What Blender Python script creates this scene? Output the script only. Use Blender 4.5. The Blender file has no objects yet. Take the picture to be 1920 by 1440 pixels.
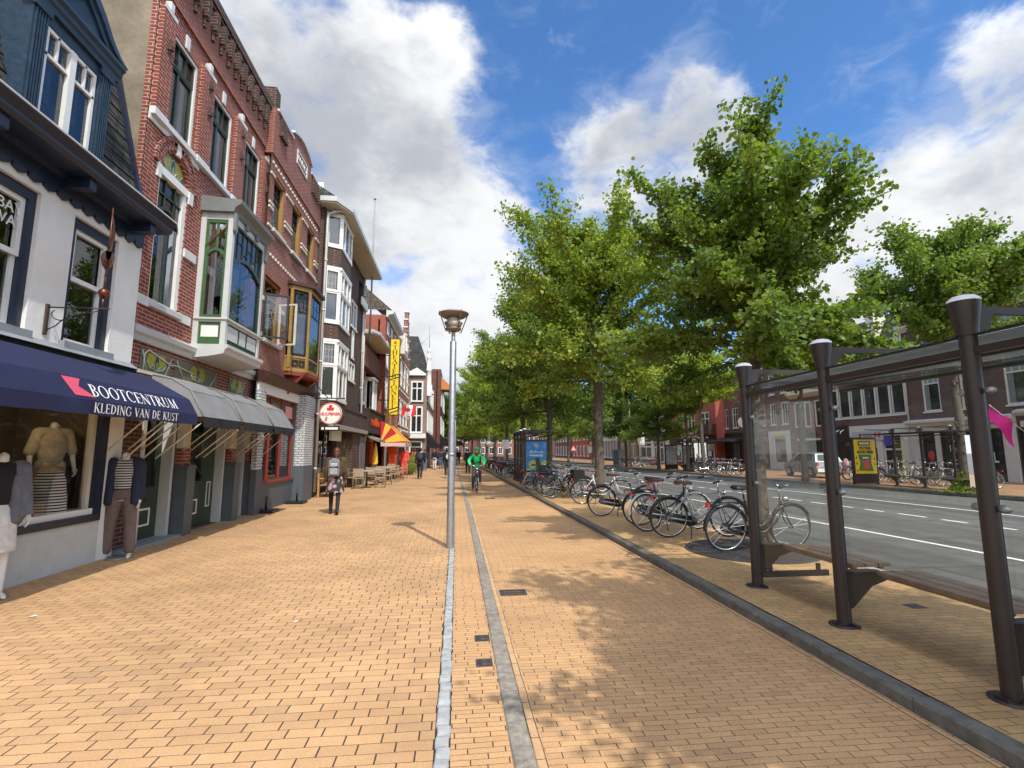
import bpy, math, random
import numpy as np
from mathutils import Vector, Matrix, Euler
R = math.radians
scene = bpy.context.scene
C = scene.collection
# ---------------------------------------------------------------- camera
F, HZ, VX, EYE = 945.0, 846.0, 856.0, 1.6
PH = math.atan((HZ-720)/F); TH = math.atan((960-VX)*math.cos(PH)/F)
cam_d = bpy.data.cameras.new('camera'); cam = bpy.data.objects.new('camera', cam_d); C.objects.link(cam)
cam.location = (0, 0, EYE); cam.rotation_euler = (math.pi/2+PH, 0, -TH)
cam_d.sensor_width = 36; cam_d.lens = F/1920*36; cam_d.clip_start = .05; cam_d.clip_end = 3000
scene.camera = cam
# ---------------------------------------------------------------- exposure
scene.view_settings.view_transform = 'Standard'; scene.view_settings.look = 'None'
scene.view_settings.exposure = 0.66; scene.view_settings.gamma = 1
scene.cycles.max_bounces = 8; scene.cycles.transparent_max_bounces = 24
scene.cycles.caustics_reflective = False; scene.cycles.caustics_refractive = False
scene.cycles.sample_clamp_indirect = 4
# a picture position turned into a place on a known plane of the street
fw = Vector((math.sin(TH)*math.cos(PH), math.cos(TH)*math.cos(PH), math.sin(PH)))
rt = Vector((math.cos(TH), -math.sin(TH), 0)); upv = rt.cross(fw)
def ray(u, v): return fw + rt*((u-960)/F) + upv*((720-v)/F)
def onX(u, v, X):
    d = ray(u, v); t = X/d.x; return (d.y*t, EYE+d.z*t)
def onZ(u, v, Z=0.):
    d = ray(u, v); t = (Z-EYE)/d.z; return (d.x*t, d.y*t)
# ---------------------------------------------------------------- sun and sky
SUN = Vector((1.08, -3.0, 0)).normalized()*math.cos(R(52)); SUN.z = math.sin(R(52))
sd = bpy.data.lights.new('sun', 'SUN'); sd.energy = 2.55; sd.angle = R(.53); sd.color = (1, .955, .88)
so = bpy.data.objects.new('sun', sd); C.objects.link(so); so.rotation_euler = SUN.to_track_quat('Z', 'Y').to_euler()
so.location = (8, -20, 30)
world = bpy.data.worlds.new('World'); scene.world = world; world.use_nodes = True
def build_sky():
    nt = world.node_tree; N = nt.nodes; L = nt.links; N.clear()
    out = N.new('ShaderNodeOutputWorld'); bg = N.new('ShaderNodeBackground'); L.new(bg.outputs[0], out.inputs[0])
    sky = N.new('ShaderNodeTexSky'); sky.sky_type = 'NISHITA'; sky.sun_disc = False
    sky.sun_elevation = R(52); sky.sun_rotation = math.atan2(SUN.x, SUN.y); sky.ozone_density = 2.2; sky.dust_density = .3; sky.air_density = 1.0
    tc = N.new('ShaderNodeTexCoord'); D = tc.outputs['Generated']
    def math_(op, a, b=None, c=None, clamp=False):
        m = N.new('ShaderNodeMath'); m.operation = op; m.use_clamp = clamp
        for i, x in enumerate((a, b, c)):
            if x is None: continue
            if isinstance(x, (int, float)): m.inputs[i].default_value = x
            else: L.new(x, m.inputs[i])
        return m.outputs[0]
    def noise(scale, det, rough, off=0, dist=0):
        mp = N.new('ShaderNodeMapping'); mp.inputs[1].default_value = (off, off*.7, off*.3); mp.inputs[3].default_value = (1, 1, 1.7); L.new(D, mp.inputs[0])
        n = N.new('ShaderNodeTexNoise'); n.inputs['Scale'].default_value = scale; n.inputs['Detail'].default_value = det
        n.inputs['Roughness'].default_value = rough; n.inputs['Distortion'].default_value = dist; L.new(mp.outputs[0], n.inputs['Vector']); return n.outputs[0]
    def blob(u, v, r):
        c = ray(u, v).normalized(); e = ray(u+r*.7, v+r*.7).normalized(); rad = (c-e).length
        dn = N.new('ShaderNodeVectorMath'); dn.operation = 'DISTANCE'; L.new(D, dn.inputs[0]); dn.inputs[1].default_value = c
        return math_('SUBTRACT', 1, math_('DIVIDE', dn.outputs['Value'], rad))
    blobs = [(650,150,200),(760,310,200),(560,330,300),(860,450,150),(830,640,200),(470,140,230),(700,560,280),(810,100,90),(950,540,90),
             (1180,290,125),(1270,270,140),(1150,350,110),(1290,180,80),(1230,350,140),
             (1770,320,160),(1900,260,210),(1870,140,110),(1720,440,180),(1600,450,150),(1930,400,200),(1560,560,150)]
    d = None
    for b in blobs:
        x = blob(*b); d = x if d is None else math_('SMOOTH_MAX', d, x, .25)
    # elsewhere (behind the viewer) unseen broken cloud, cover raised for whiter fill light
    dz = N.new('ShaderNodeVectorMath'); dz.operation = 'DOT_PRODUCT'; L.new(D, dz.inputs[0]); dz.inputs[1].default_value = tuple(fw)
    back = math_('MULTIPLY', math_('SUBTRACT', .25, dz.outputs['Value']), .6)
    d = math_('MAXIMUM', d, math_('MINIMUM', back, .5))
    n1 = noise(4.2, 9, .58, 3.1, .25); n2 = noise(13, 7, .62, 8.0, .4); n3 = noise(2.6, 6, .55, 5.5)
    dens = math_('ADD', math_('ADD', math_('MINIMUM', d, .55), math_('MULTIPLY', math_('SUBTRACT', n1, .5), 1.9)), math_('MULTIPLY', math_('SUBTRACT', n2, .5), .8))
    mr = N.new('ShaderNodeMapRange'); mr.interpolation_type = 'SMOOTHSTEP'; L.new(dens, mr.inputs[0]); mr.inputs[1].default_value = -.06; mr.inputs[2].default_value = .48
    # thin wisps
    w = N.new('ShaderNodeMapRange'); w.interpolation_type = 'SMOOTHSTEP'; L.new(math_('ADD', d, math_('MULTIPLY', math_('SUBTRACT', n2, .45), 1.6)), w.inputs[0]); w.inputs[1].default_value = -.25; w.inputs[2].default_value = .7
    mask = math_('MAXIMUM', mr.outputs[0], math_('MULTIPLY', w.outputs[0], .35))
    thick = N.new('ShaderNodeMapRange'); thick.interpolation_type = 'SMOOTHSTEP'
    L.new(math_('ADD', math_('MULTIPLY', math_('MINIMUM', d, .5), .8), math_('ADD', math_('MULTIPLY', math_('SUBTRACT', n3, .5), 2.2), math_('MULTIPLY', math_('SUBTRACT', n2, .5), .5))), thick.inputs[0])
    thick.inputs[1].default_value = .08; thick.inputs[2].default_value = .72
    cc = N.new('ShaderNodeMix'); cc.data_type = 'RGBA'; cc.inputs[6].default_value = (4.7, 4.74, 4.8, 1); cc.inputs[7].default_value = (2.5, 2.65, 2.95, 1); L.new(thick.outputs[0], cc.inputs[0])
    # unseen clouds towards the sun, brightness boosted to add fill light
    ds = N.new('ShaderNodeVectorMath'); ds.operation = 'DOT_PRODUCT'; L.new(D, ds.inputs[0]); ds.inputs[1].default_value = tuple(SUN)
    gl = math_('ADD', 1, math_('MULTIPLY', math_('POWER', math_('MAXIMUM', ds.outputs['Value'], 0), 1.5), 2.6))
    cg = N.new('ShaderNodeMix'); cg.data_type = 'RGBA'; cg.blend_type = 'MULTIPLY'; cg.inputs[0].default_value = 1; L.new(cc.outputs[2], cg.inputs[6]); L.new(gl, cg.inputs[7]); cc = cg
    tint = N.new('ShaderNodeMix'); tint.data_type = 'RGBA'; tint.blend_type = 'MULTIPLY'; tint.inputs[0].default_value = 1; L.new(sky.outputs[0], tint.inputs[6]); tint.inputs[7].default_value = (.54, .83, 1.10, 1)
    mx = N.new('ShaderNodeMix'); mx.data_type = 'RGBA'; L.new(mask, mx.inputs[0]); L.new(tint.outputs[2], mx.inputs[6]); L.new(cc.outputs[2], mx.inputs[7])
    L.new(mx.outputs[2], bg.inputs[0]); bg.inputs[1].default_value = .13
build_sky()
# ---------------------------------------------------------------- mesh builder
class MB:
    def __init__(s): s.v = []; s.f = []; s.m = []; s.s = []
    def add(s, vs, fs, m=0, sm=False):
        b = len(s.v); s.v += [tuple(x) for x in vs]
        for f in fs: s.f.append(tuple(b+i for i in f)); s.m.append(m); s.s.append(sm)
        return s
    def box(s, x0, y0, z0, x1, y1, z1, m=0):
        if x0 > x1: x0, x1 = x1, x0
        if y0 > y1: y0, y1 = y1, y0
        if z0 > z1: z0, z1 = z1, z0
        return s.add([(x0,y0,z0),(x1,y0,z0),(x1,y1,z0),(x0,y1,z0),(x0,y0,z1),(x1,y0,z1),(x1,y1,z1),(x0,y1,z1)],
              [(0,3,2,1),(4,5,6,7),(0,1,5,4),(1,2,6,5),(2,3,7,6),(3,0,4,7)], m)
    def poly(s, pts, m=0): return s.add(pts, [tuple(range(len(pts)))], m)
    def prism(s, pts, a, b, m=0, ax='y'):
        n = len(pts)
        def P(p, t): return (p[0], t, p[1]) if ax == 'y' else ((t, p[0], p[1]) if ax == 'x' else (p[0], p[1], t))
        vs = [P(p, a) for p in pts]+[P(p, b) for p in pts]
        fs = [tuple(range(n)), tuple(range(2*n-1, n-1, -1))]+[(i, i+n, (i+1) % n+n, (i+1) % n) for i in range(n)]
        return s.add(vs, fs, m)
    def tube(s, pts, r, n=8, m=0, cap=True, sm=True):
        pts = [Vector(p) for p in pts]; k = len(pts); rs = r if isinstance(r, (list, tuple)) else [r]*k
        vs = []; up = None
        for i, p in enumerate(pts):
            t = (pts[min(i+1, k-1)]-pts[max(i-1, 0)])
            if t.length < 1e-9: t = Vector((0, 0, 1))
            t.normalize()
            if up is None:
                up = Vector((0, 0, 1)) if abs(t.z) < .9 else Vector((1, 0, 0))
            up = (up-t*up.dot(t)); up.normalize(); sd_ = t.cross(up)
            for j in range(n):
                a = 2*math.pi*j/n; vs.append(p+(up*math.cos(a)+sd_*math.sin(a))*rs[i])
        fs = [(i*n+j, i*n+(j+1) % n, (i+1)*n+(j+1) % n, (i+1)*n+j) for i in range(k-1) for j in range(n)]
        s.add(vs, fs, m, sm)
        if cap:
            b = len(s.v)-n*k
            for f in (tuple(b+j for j in range(n-1, -1, -1)), tuple(b+(k-1)*n+j for j in range(n))): s.f.append(f); s.m.append(m); s.s.append(False)
        return s
    def lathe(s, prof, c=(0,0,0), n=16, m=0, sm=True):
        vs = [(c[0]+r*math.cos(2*math.pi*j/n), c[1]+r*math.sin(2*math.pi*j/n), c[2]+z) for r, z in prof for j in range(n)]
        fs = [(i*n+j, i*n+(j+1) % n, (i+1)*n+(j+1) % n, (i+1)*n+j) for i in range(len(prof)-1) for j in range(n)]
        return s.add(vs, fs, m, sm)
    def ell(s, c, r, nu=12, nv=8, m=0):
        if not isinstance(r, (tuple, list)): r = (r, r, r)
        vs = []; 
        for i in range(nv+1):
            t = math.pi*i/nv
            for j in range(nu):
                a = 2*math.pi*j/nu; vs.append((c[0]+r[0]*math.sin(t)*math.cos(a), c[1]+r[1]*math.sin(t)*math.sin(a), c[2]-r[2]*math.cos(t)))
        fs = [(i*nu+j, i*nu+(j+1) % nu, (i+1)*nu+(j+1) % nu, (i+1)*nu+j) for i in range(nv) for j in range(nu)]
        return s.add(vs, fs, m, True)
    def ring(s, c, R_, r, n=28, k=6, m=0, ax='y'):
        vs = []
        for i in range(n):
            a = 2*math.pi*i/n
            for j in range(k):
                b = 2*math.pi*j/k; q = R_+r*math.cos(b); h = r*math.sin(b)
                p = (q*math.cos(a), h, q*math.sin(a)) if ax == 'y' else ((q*math.cos(a), q*math.sin(a), h) if ax == 'z' else (h, q*math.cos(a), q*math.sin(a)))
                vs.append((c[0]+p[0], c[1]+p[1], c[2]+p[2]))
        fs = [(i*k+j, i*k+(j+1) % k, ((i+1) % n)*k+(j+1) % k, ((i+1) % n)*k+j) for i in range(n) for j in range(k)]
        return s.add(vs, fs, m, True)
    def xf(s, M, start=0):
        for i in range(start, len(s.v)): s.v[i] = tuple(M @ Vector(s.v[i]))
        return s
    def build(s, name, mats, par=None, loc=None, rz=0, weld=False):
        me = bpy.data.meshes.new(name); me.from_pydata(s.v, [], s.f)
        if not isinstance(mats, (list, tuple)): mats = [mats]
        for x in mats: me.materials.append(x)
        me.polygons.foreach_set('material_index', s.m); me.polygons.foreach_set('use_smooth', s.s); me.update()
        o = bpy.data.objects.new(name, me); C.objects.link(o)
        if par is not None: o.parent = par
        if loc is not None: o.location = loc
        o.rotation_euler.z = rz
        return o
def split(mb, name, mats, par=None, tol=.008):
    """every separate piece of the builder becomes an object of its own"""
    n = len(mb.v); pa = list(range(n))
    def find(i):
        while pa[i] != i: pa[i] = pa[pa[i]]; i = pa[i]
        return i
    for f in mb.f:
        for q in f[1:]: pa[find(q)] = find(f[0])
    comp = {}
    for i in range(n): comp.setdefault(find(i), []).append(i)
    keys = list(comp); bb = {k: ([min(mb.v[i][a] for i in comp[k])-tol for a in range(3)], [max(mb.v[i][a] for i in comp[k])+tol for a in range(3)]) for k in keys}
    pk = {k: k for k in keys}
    def fk_(k):
        while pk[k] != k: k = pk[k]
        return k
    for i, a in enumerate(keys):
        for b in keys[i+1:]:
            if all(bb[a][0][q] < bb[b][1][q] and bb[b][0][q] < bb[a][1][q] for q in range(3)): pk[fk_(a)] = fk_(b)
    grp = {}
    for i in range(n): grp.setdefault(fk_(find(i)), {})[i] = len(grp.setdefault(fk_(find(i)), {}))
    out = []
    for k, idx in grp.items():
        m2 = MB(); m2.v = [mb.v[i] for i in idx]
        for f, m, s in zip(mb.f, mb.m, mb.s):
            if f[0] in idx: m2.f.append(tuple(idx[i] for i in f)); m2.m.append(m); m2.s.append(s)
        out.append(m2.build(name, mats, par))
    return out
def tag(o, label, cat, group=None, kind=None):
    if label: o['label'] = label
    if cat: o['category'] = cat
    if group: o['group'] = group
    if kind: o['kind'] = kind
    return o
def thing(name, label, cat, loc=(0,0,0), rz=0, group=None):
    o = bpy.data.objects.new(name, None); C.objects.link(o); o.location = loc; o.rotation_euler.z = rz; o.empty_display_size = .3
    return tag(o, label, cat, group)
def kids(o): return [c for c in bpy.data.objects if c.parent is o]
def dup(o, loc=None, rz=None, label=None, group=None, par=None, children=None):
    c = o.copy(); C.objects.link(c)
    if par is not None: c.parent = par
    if loc is not None: c.location = loc
    if rz is not None: c.rotation_euler.z = rz
    if label: c['label'] = label
    if group: c['group'] = group
    for k in (children if children is not None else list(o.children)): dup(k, par=c)
    return c
# ---------------------------------------------------------------- materials
def nodes(name):
    m = bpy.data.materials.new(name); m.use_nodes = True; nt = m.node_tree
    return m, nt, nt.nodes, nt.links, nt.nodes['Principled BSDF']
def mat(name, col, rough=.6, var=.12, scale=6., bump=0., metal=0., spec=.5, bscale=60., stain=0., emit=0.):
    m, nt, N, L, P = nodes(name)
    P.inputs['Roughness'].default_value = rough; P.inputs['Metallic'].default_value = metal; P.inputs['Specular IOR Level'].default_value = spec
    tc = N.new('ShaderNodeTexCoord')
    n = N.new('ShaderNodeTexNoise'); n.inputs['Scale'].default_value = scale; n.inputs['Detail'].default_value = 5; n.inputs['Roughness'].default_value = .65; L.new(tc.outputs['Object'], n.inputs[0])
    mr = N.new('ShaderNodeMapRange'); L.new(n.outputs[0], mr.inputs[0]); mr.inputs[1].default_value = .3; mr.inputs[2].default_value = .7; mr.inputs[3].default_value = 1-var; mr.inputs[4].default_value = 1+var
    mx = N.new('ShaderNodeMix'); mx.data_type = 'RGBA'; mx.blend_type = 'MULTIPLY'; mx.inputs[0].default_value = 1; mx.inputs[6].default_value = (*col, 1); L.new(mr.outputs[0], mx.inputs[7])
    last = mx.outputs[2]
    if stain:
        n3 = N.new('ShaderNodeTexNoise'); n3.inputs['Scale'].default_value = 1.1; n3.inputs['Detail'].default_value = 8; n3.inputs['Roughness'].default_value = .7; L.new(tc.outputs['Object'], n3.inputs[0])
        m3 = N.new('ShaderNodeMapRange'); L.new(n3.outputs[0], m3.inputs[0]); m3.inputs[1].default_value = .5; m3.inputs[2].default_value = .75; m3.inputs[3].default_value = 0; m3.inputs[4].default_value = stain
        x3 = N.new('ShaderNodeMix'); x3.data_type = 'RGBA'; L.new(m3.outputs[0], x3.inputs[0]); L.new(last, x3.inputs[6]); x3.inputs[7].default_value = (col[0]*.35, col[1]*.33, col[2]*.3, 1); last = x3.outputs[2]
    L.new(last, P.inputs['Base Color'])
    r2 = N.new('ShaderNodeMapRange'); L.new(n.outputs[0], r2.inputs[0]); r2.inputs[3].default_value = max(0, rough-.1); r2.inputs[4].default_value = min(1, rough+.1); L.new(r2.outputs[0], P.inputs['Roughness'])
    if bump:
        n2 = N.new('ShaderNodeTexNoise'); n2.inputs['Scale'].default_value = bscale; n2.inputs['Detail'].default_value = 4; L.new(tc.outputs['Object'], n2.inputs[0])
        b = N.new('ShaderNodeBump'); b.inputs['Strength'].default_value = bump; b.inputs['Distance'].default_value = .01; L.new(n2.outputs[0], b.inputs['Height']); L.new(b.outputs[0], P.inputs['Normal'])
    if emit: P.inputs['Emission Color'].default_value = (*col, 1); P.inputs['Emission Strength'].default_value = emit
    return m
def brick(name, c1, c2, mortar, w=.22, h=.066, ms=.009, var=.35, bump=.5):
    m, nt, N, L, P = nodes(name); P.inputs['Roughness'].default_value = .85; P.inputs['Specular IOR Level'].default_value = .3
    tc = N.new('ShaderNodeTexCoord'); sx = N.new('ShaderNodeSeparateXYZ'); L.new(tc.outputs['Object'], sx.inputs[0])
    ad = N.new('ShaderNodeMath'); L.new(sx.outputs[0], ad.inputs[0]); L.new(sx.outputs[1], ad.inputs[1])
    cb = N.new('ShaderNodeCombineXYZ'); L.new(ad.outputs[0], cb.inputs[0]); L.new(sx.outputs[2], cb.inputs[1])
    b = N.new('ShaderNodeTexBrick'); L.new(cb.outputs[0], b.inputs['Vector']); b.inputs['Scale'].default_value = 1; b.inputs['Mortar Size'].default_value = ms
    b.inputs['Brick Width'].default_value = w; b.inputs['Row Height'].default_value = h; b.inputs['Color1'].default_value = (*c1, 1); b.inputs['Color2'].default_value = (*c2, 1); b.inputs['Mortar'].default_value = (*mortar, 1)
    b.inputs['Mortar Smooth'].default_value = .2
    n = N.new('ShaderNodeTexNoise'); n.inputs['Scale'].default_value = 2.; n.inputs['Detail'].default_value = 8; n.inputs['Roughness'].default_value = .7; L.new(tc.outputs['Object'], n.inputs[0])
    mr = N.new('ShaderNodeMapRange'); L.new(n.outputs[0], mr.inputs[0]); mr.inputs[1].default_value = .3; mr.inputs[2].default_value = .7; mr.inputs[3].default_value = 1-var*.6; mr.inputs[4].default_value = 1+var*.6
    mx = N.new('ShaderNodeMix'); mx.data_type = 'RGBA'; mx.blend_type = 'MULTIPLY'; mx.inputs[0].default_value = 1; L.new(b.outputs[0], mx.inputs[6]); L.new(mr.outputs[0], mx.inputs[7]); L.new(mx.outputs[2], P.inputs['Base Color'])
    bp = N.new('ShaderNodeBump'); bp.invert = True; bp.inputs['Strength'].default_value = bump; bp.inputs['Distance'].default_value = .006; L.new(b.outputs['Fac'], bp.inputs['Height']); L.new(bp.outputs[0], P.inputs['Normal'])
    return m
def paver(name, bw, bh, ju, jv, c1, c2, joint, swap=False, jit=.22, tilt=.0, dirt=.3):
    m, nt, N, L, P = nodes(name); P.inputs['Roughness'].default_value = .8; P.inputs['Specular IOR Level'].default_value = .25
    tc = N.new('ShaderNodeTexCoord'); sx = N.new('ShaderNodeSeparateXYZ'); L.new(tc.outputs['Object'], sx.inputs[0])
    def mt(op, a, b=None, c=None):
        k = N.new('ShaderNodeMath'); k.operation = op
        for i, x in enumerate((a, b, c)):
            if x is None: continue
            if isinstance(x, (int, float)): k.inputs[i].default_value = x
            else: L.new(x, k.inputs[i])
        return k.outputs[0]
    def wn(a, b):
        cb = N.new('ShaderNodeCombineXYZ'); L.new(a, cb.inputs[0])
        if isinstance(b, (int, float)): cb.inputs[1].default_value = b
        else: L.new(b, cb.inputs[1])
        w = N.new('ShaderNodeTexWhiteNoise'); w.noise_dimensions = '2D'; L.new(cb.outputs[0], w.inputs['Vector']); return w
    def nz(scale, det=4, rough=.6):
        n = N.new('ShaderNodeTexNoise'); n.inputs['Scale'].default_value = scale; n.inputs['Detail'].default_value = det; n.inputs['Roughness'].default_value = rough; L.new(tc.outputs['Object'], n.inputs[0]); return n.outputs[0]
    X, Y = (sx.outputs[1], sx.outputs[0]) if swap else (sx.outputs[0], sx.outputs[1])
    wob = mt('MULTIPLY', mt('SUBTRACT', nz(1.3, 2), .5), .03)
    v = mt('DIVIDE', mt('ADD', mt('ADD', Y, mt('MULTIPLY', X, tilt)), wob), bh); row = mt('FLOOR', v); fv = mt('SUBTRACT', v, row)
    rj = mt('MULTIPLY', mt('SUBTRACT', wn(row, 3.7).outputs[0], .5), jit)
    u = mt('ADD', mt('ADD', mt('DIVIDE', X, bw), mt('MULTIPLY', mt('MODULO', mt('ADD', row, 1000), 2), .5)), rj); colm = mt('FLOOR', u); fu = mt('SUBTRACT', u, colm)
    rnd = wn(colm, row)
    du = mt('MULTIPLY', mt('MINIMUM', fu, mt('SUBTRACT', 1, fu)), bw); dv = mt('MULTIPLY', mt('MINIMUM', fv, mt('SUBTRACT', 1, fv)), bh)
    edge = mt('MULTIPLY', mt('SUBTRACT', nz(70, 3), .5), .004)
    def sm(x, j):
        r = N.new('ShaderNodeMapRange'); r.interpolation_type = 'SMOOTHSTEP'; L.new(mt('ADD', x, edge), r.inputs[0]); r.inputs[1].default_value = j*.55; r.inputs[2].default_value = j*1.35; r.inputs[3].default_value = 1; r.inputs[4].default_value = 0; return r.outputs[0]
    jvn = mt('MULTIPLY', nz(5, 3), 1.0)
    j = mt('MAXIMUM', sm(du, ju), mt('MULTIPLY', sm(dv, jv), mt('MINIMUM', 1., mt('ADD', .35, jvn))))
    mx = N.new('ShaderNodeMix'); mx.data_type = 'RGBA'; L.new(rnd.outputs[0], mx.inputs[0]); mx.inputs[6].default_value = (*c1, 1); mx.inputs[7].default_value = (*c2, 1)
    odd = N.new('ShaderNodeMapRange'); L.new(wn(row, colm).outputs[0], odd.inputs[0]); odd.inputs[1].default_value = .90; odd.inputs[2].default_value = .97; odd.inputs[3].default_value = 0; odd.inputs[4].default_value = .38
    mo = N.new('ShaderNodeMix'); mo.data_type = 'RGBA'; L.new(odd.outputs[0], mo.inputs[0]); L.new(mx.outputs[2], mo.inputs[6]); mo.inputs[7].default_value = (c2[0]*.72, c2[1]*.78, c2[2]*.95, 1); mx = mo
    vo = N.new('ShaderNodeTexVoronoi'); vo.inputs['Scale'].default_value = 1.6; L.new(tc.outputs['Object'], vo.inputs[0]); gm = N.new('ShaderNodeMapRange'); L.new(vo.outputs['Distance'], gm.inputs[0]); gm.inputs[1].default_value = .022; gm.inputs[2].default_value = .034; gm.inputs[3].default_value = .5; gm.inputs[4].default_value = 1
    # grain of the fired clay, traffic film and old stains
    g = N.new('ShaderNodeMapRange'); L.new(nz(90, 3, .7), g.inputs[0]); g.inputs[1].default_value = .3; g.inputs[2].default_value = .7; g.inputs[3].default_value = .82; g.inputs[4].default_value = 1.14
    dd = N.new('ShaderNodeMapRange'); L.new(nz(.55, 9, .68), dd.inputs[0]); dd.inputs[1].default_value = .38; dd.inputs[2].default_value = .7; dd.inputs[3].default_value = 1.06; dd.inputs[4].default_value = 1.06-dirt
    sp = N.new('ShaderNodeMapRange'); L.new(nz(7.5, 5, .75), sp.inputs[0]); sp.inputs[1].default_value = .66; sp.inputs[2].default_value = .8; sp.inputs[3].default_value = 1; sp.inputs[4].default_value = .6
    q = mt('MULTIPLY', mt('MULTIPLY', mt('MULTIPLY', g.outputs[0], dd.outputs[0]), sp.outputs[0]), gm.outputs[0])
    m2 = N.new('ShaderNodeMix'); m2.data_type = 'RGBA'; m2.blend_type = 'MULTIPLY'; m2.inputs[0].default_value = 1; L.new(mx.outputs[2], m2.inputs[6]); L.new(q, m2.inputs[7])
    m3 = N.new('ShaderNodeMix'); m3.data_type = 'RGBA'; L.new(j, m3.inputs[0]); L.new(m2.outputs[2], m3.inputs[6]); m3.inputs[7].default_value = (*joint, 1); L.new(m3.outputs[2], P.inputs['Base Color'])
    h = mt('ADD', mt('MULTIPLY', j, -1), mt('ADD', mt('MULTIPLY', nz(140, 3), .16), mt('MULTIPLY', rnd.outputs[0], .25)))
    b = N.new('ShaderNodeBump'); b.inputs['Strength'].default_value = .5; b.inputs['Distance'].default_value = .006; L.new(h, b.inputs['Height']); L.new(b.outputs[0], P.inputs['Normal'])
    return m
def glass(name, tint=(.92,.95,.94), ior=1.5, rough=.0, film=0.):
    m, nt, N, L, P = nodes(name); N.remove(P); out = N['Material Output']
    fr = N.new('ShaderNodeFresnel'); fr.inputs[0].default_value = ior
    t = N.new('ShaderNodeBsdfTransparent'); t.inputs[0].default_value = (*tint, 1)
    g = N.new('ShaderNodeBsdfGlossy'); g.inputs['Roughness'].default_value = rough; g.inputs[0].default_value = (.95,.97,1,1)
    mx = N.new('ShaderNodeMixShader'); L.new(fr.outputs[0], mx.inputs[0]); L.new(t.outputs[0], mx.inputs[1]); L.new(g.outputs[0], mx.inputs[2]); last = mx.outputs[0]
    if film:
        tc = N.new('ShaderNodeTexCoord'); n = N.new('ShaderNodeTexNoise'); n.inputs['Scale'].default_value = 2.5; n.inputs['Detail'].default_value = 7; n.inputs['Roughness'].default_value = .7; L.new(tc.outputs['Object'], n.inputs[0])
        r = N.new('ShaderNodeMapRange'); L.new(n.outputs[0], r.inputs[0]); r.inputs[1].default_value = .3; r.inputs[2].default_value = .75; r.inputs[3].default_value = film*.3; r.inputs[4].default_value = film*1.6
        df = N.new('ShaderNodeBsdfDiffuse'); df.inputs[0].default_value = (.6,.62,.58,1); m2 = N.new('ShaderNodeMixShader'); L.new(r.outputs[0], m2.inputs[0]); L.new(last, m2.inputs[1]); L.new(df.outputs[0], m2.inputs[2]); last = m2.outputs[0]
    L.new(last, out.inputs[0]); return m
M = {}
M['white'] = mat('white_paint', (.74,.74,.71), .45, .05, 5)
M['cream'] = mat('cream_paint', (.66,.62,.5), .5, .06, 5)
M['navy'] = mat('navy_paint', (.012,.019,.042), .38, .25, 7, .15, bscale=25)
M['slateblue'] = mat('slate_blue_paint', (.018,.042,.075), .5, .3, 9, .3, bscale=18)
M['render'] = mat('painted_render', (.76,.755,.72), .85, .05, 3, .7, bscale=9, stain=.16)
M['plinth'] = mat('painted_plinth', (.50,.52,.51), .85, .08, 3, .5, bscale=20, stain=.35)
M['greensh'] = mat('dark_green_paint', (.022,.04,.024), .35, .15, 4)
M['green'] = mat('green_paint', (.05,.12,.04), .4, .12, 5)
M['greybl'] = mat('blue_grey_paint', (.085,.10,.112), .55, .1, 5)
M['stone'] = mat('pale_stone', (.62,.63,.62), .75, .08, 8)
M['grey'] = mat('grey_stone', (.25,.265,.28), .75, .1, 8, .2)
M['lightgrey'] = mat('light_grey_paint', (.52,.53,.52), .5, .05, 5)
M['ochre'] = mat('ochre_paint', (.30,.185,.05), .5, .15, 5)
M['darkwood'] = mat('dark_brown_paint', (.05,.018,.012), .5, .2, 6)
M['redwood'] = mat('red_painted_wood', (.22,.035,.02), .5, .15, 6)
M['black'] = mat('black_paint', (.012,.012,.013), .4, .2, 6)
M['iron'] = mat('rusty_iron', (.06,.035,.025), .7, .4, 20)
M['steel'] = mat('galvanised_steel', (.33,.345,.36), .42, .12, 14, .05, .75)
M['chrome'] = mat('bright_metal', (.6,.6,.6), .22, .05, 5, 0, 1.)
M['rubber'] = mat('tyre_rubber', (.018,.018,.018), .75, .2, 10)
M['slate'] = None
M['dark'] = mat('dark_room', (.035,.033,.03), .9, .2, 2)
M['curtain'] = mat('curtain', (.62,.6,.55), .9, .12, 12)
M['curtainred'] = mat('red_curtain', (.3,.05,.04), .9, .12, 12)
M['glass'] = glass('window_glass', (.78,.82,.82), 1.85)
M['shopglass'] = glass('shop_glass', (.9,.93,.93))
M['shelterglass'] = glass('shelter_glass', (.96,.97,.965), 1.33, 0, .012); M['shelterside'] = glass('shelter_side_glass', (.93,.95,.94), 1.5, 0, .05)
M['paneop'] = mat('dark_window_pane', (.02,.024,.028), .04, .3, 2, 0, 0, .8)
M['alum'] = mat('white_metal', (.78,.80,.83), .3, .04, 5)
M['wood'] = mat('oiled_wood', (.24,.11,.05), .6, .3, 9)
M['brown'] = mat('dark_brown_steel', (.028,.02,.018), .42, .15, 8, .05)
def roofmat(name, c, sx_=.25, sz=.16):
    m = brick(name, c, tuple(x*.7 for x in c), tuple(x*.2 for x in c), sx_, sz, .018, .7, .9); return m
M['slate'] = roofmat('slate_roof', (.055,.055,.05), .24, .17)
M['pantile'] = roofmat('pantile_roof', (.13,.10,.075), .26, .30)
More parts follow.
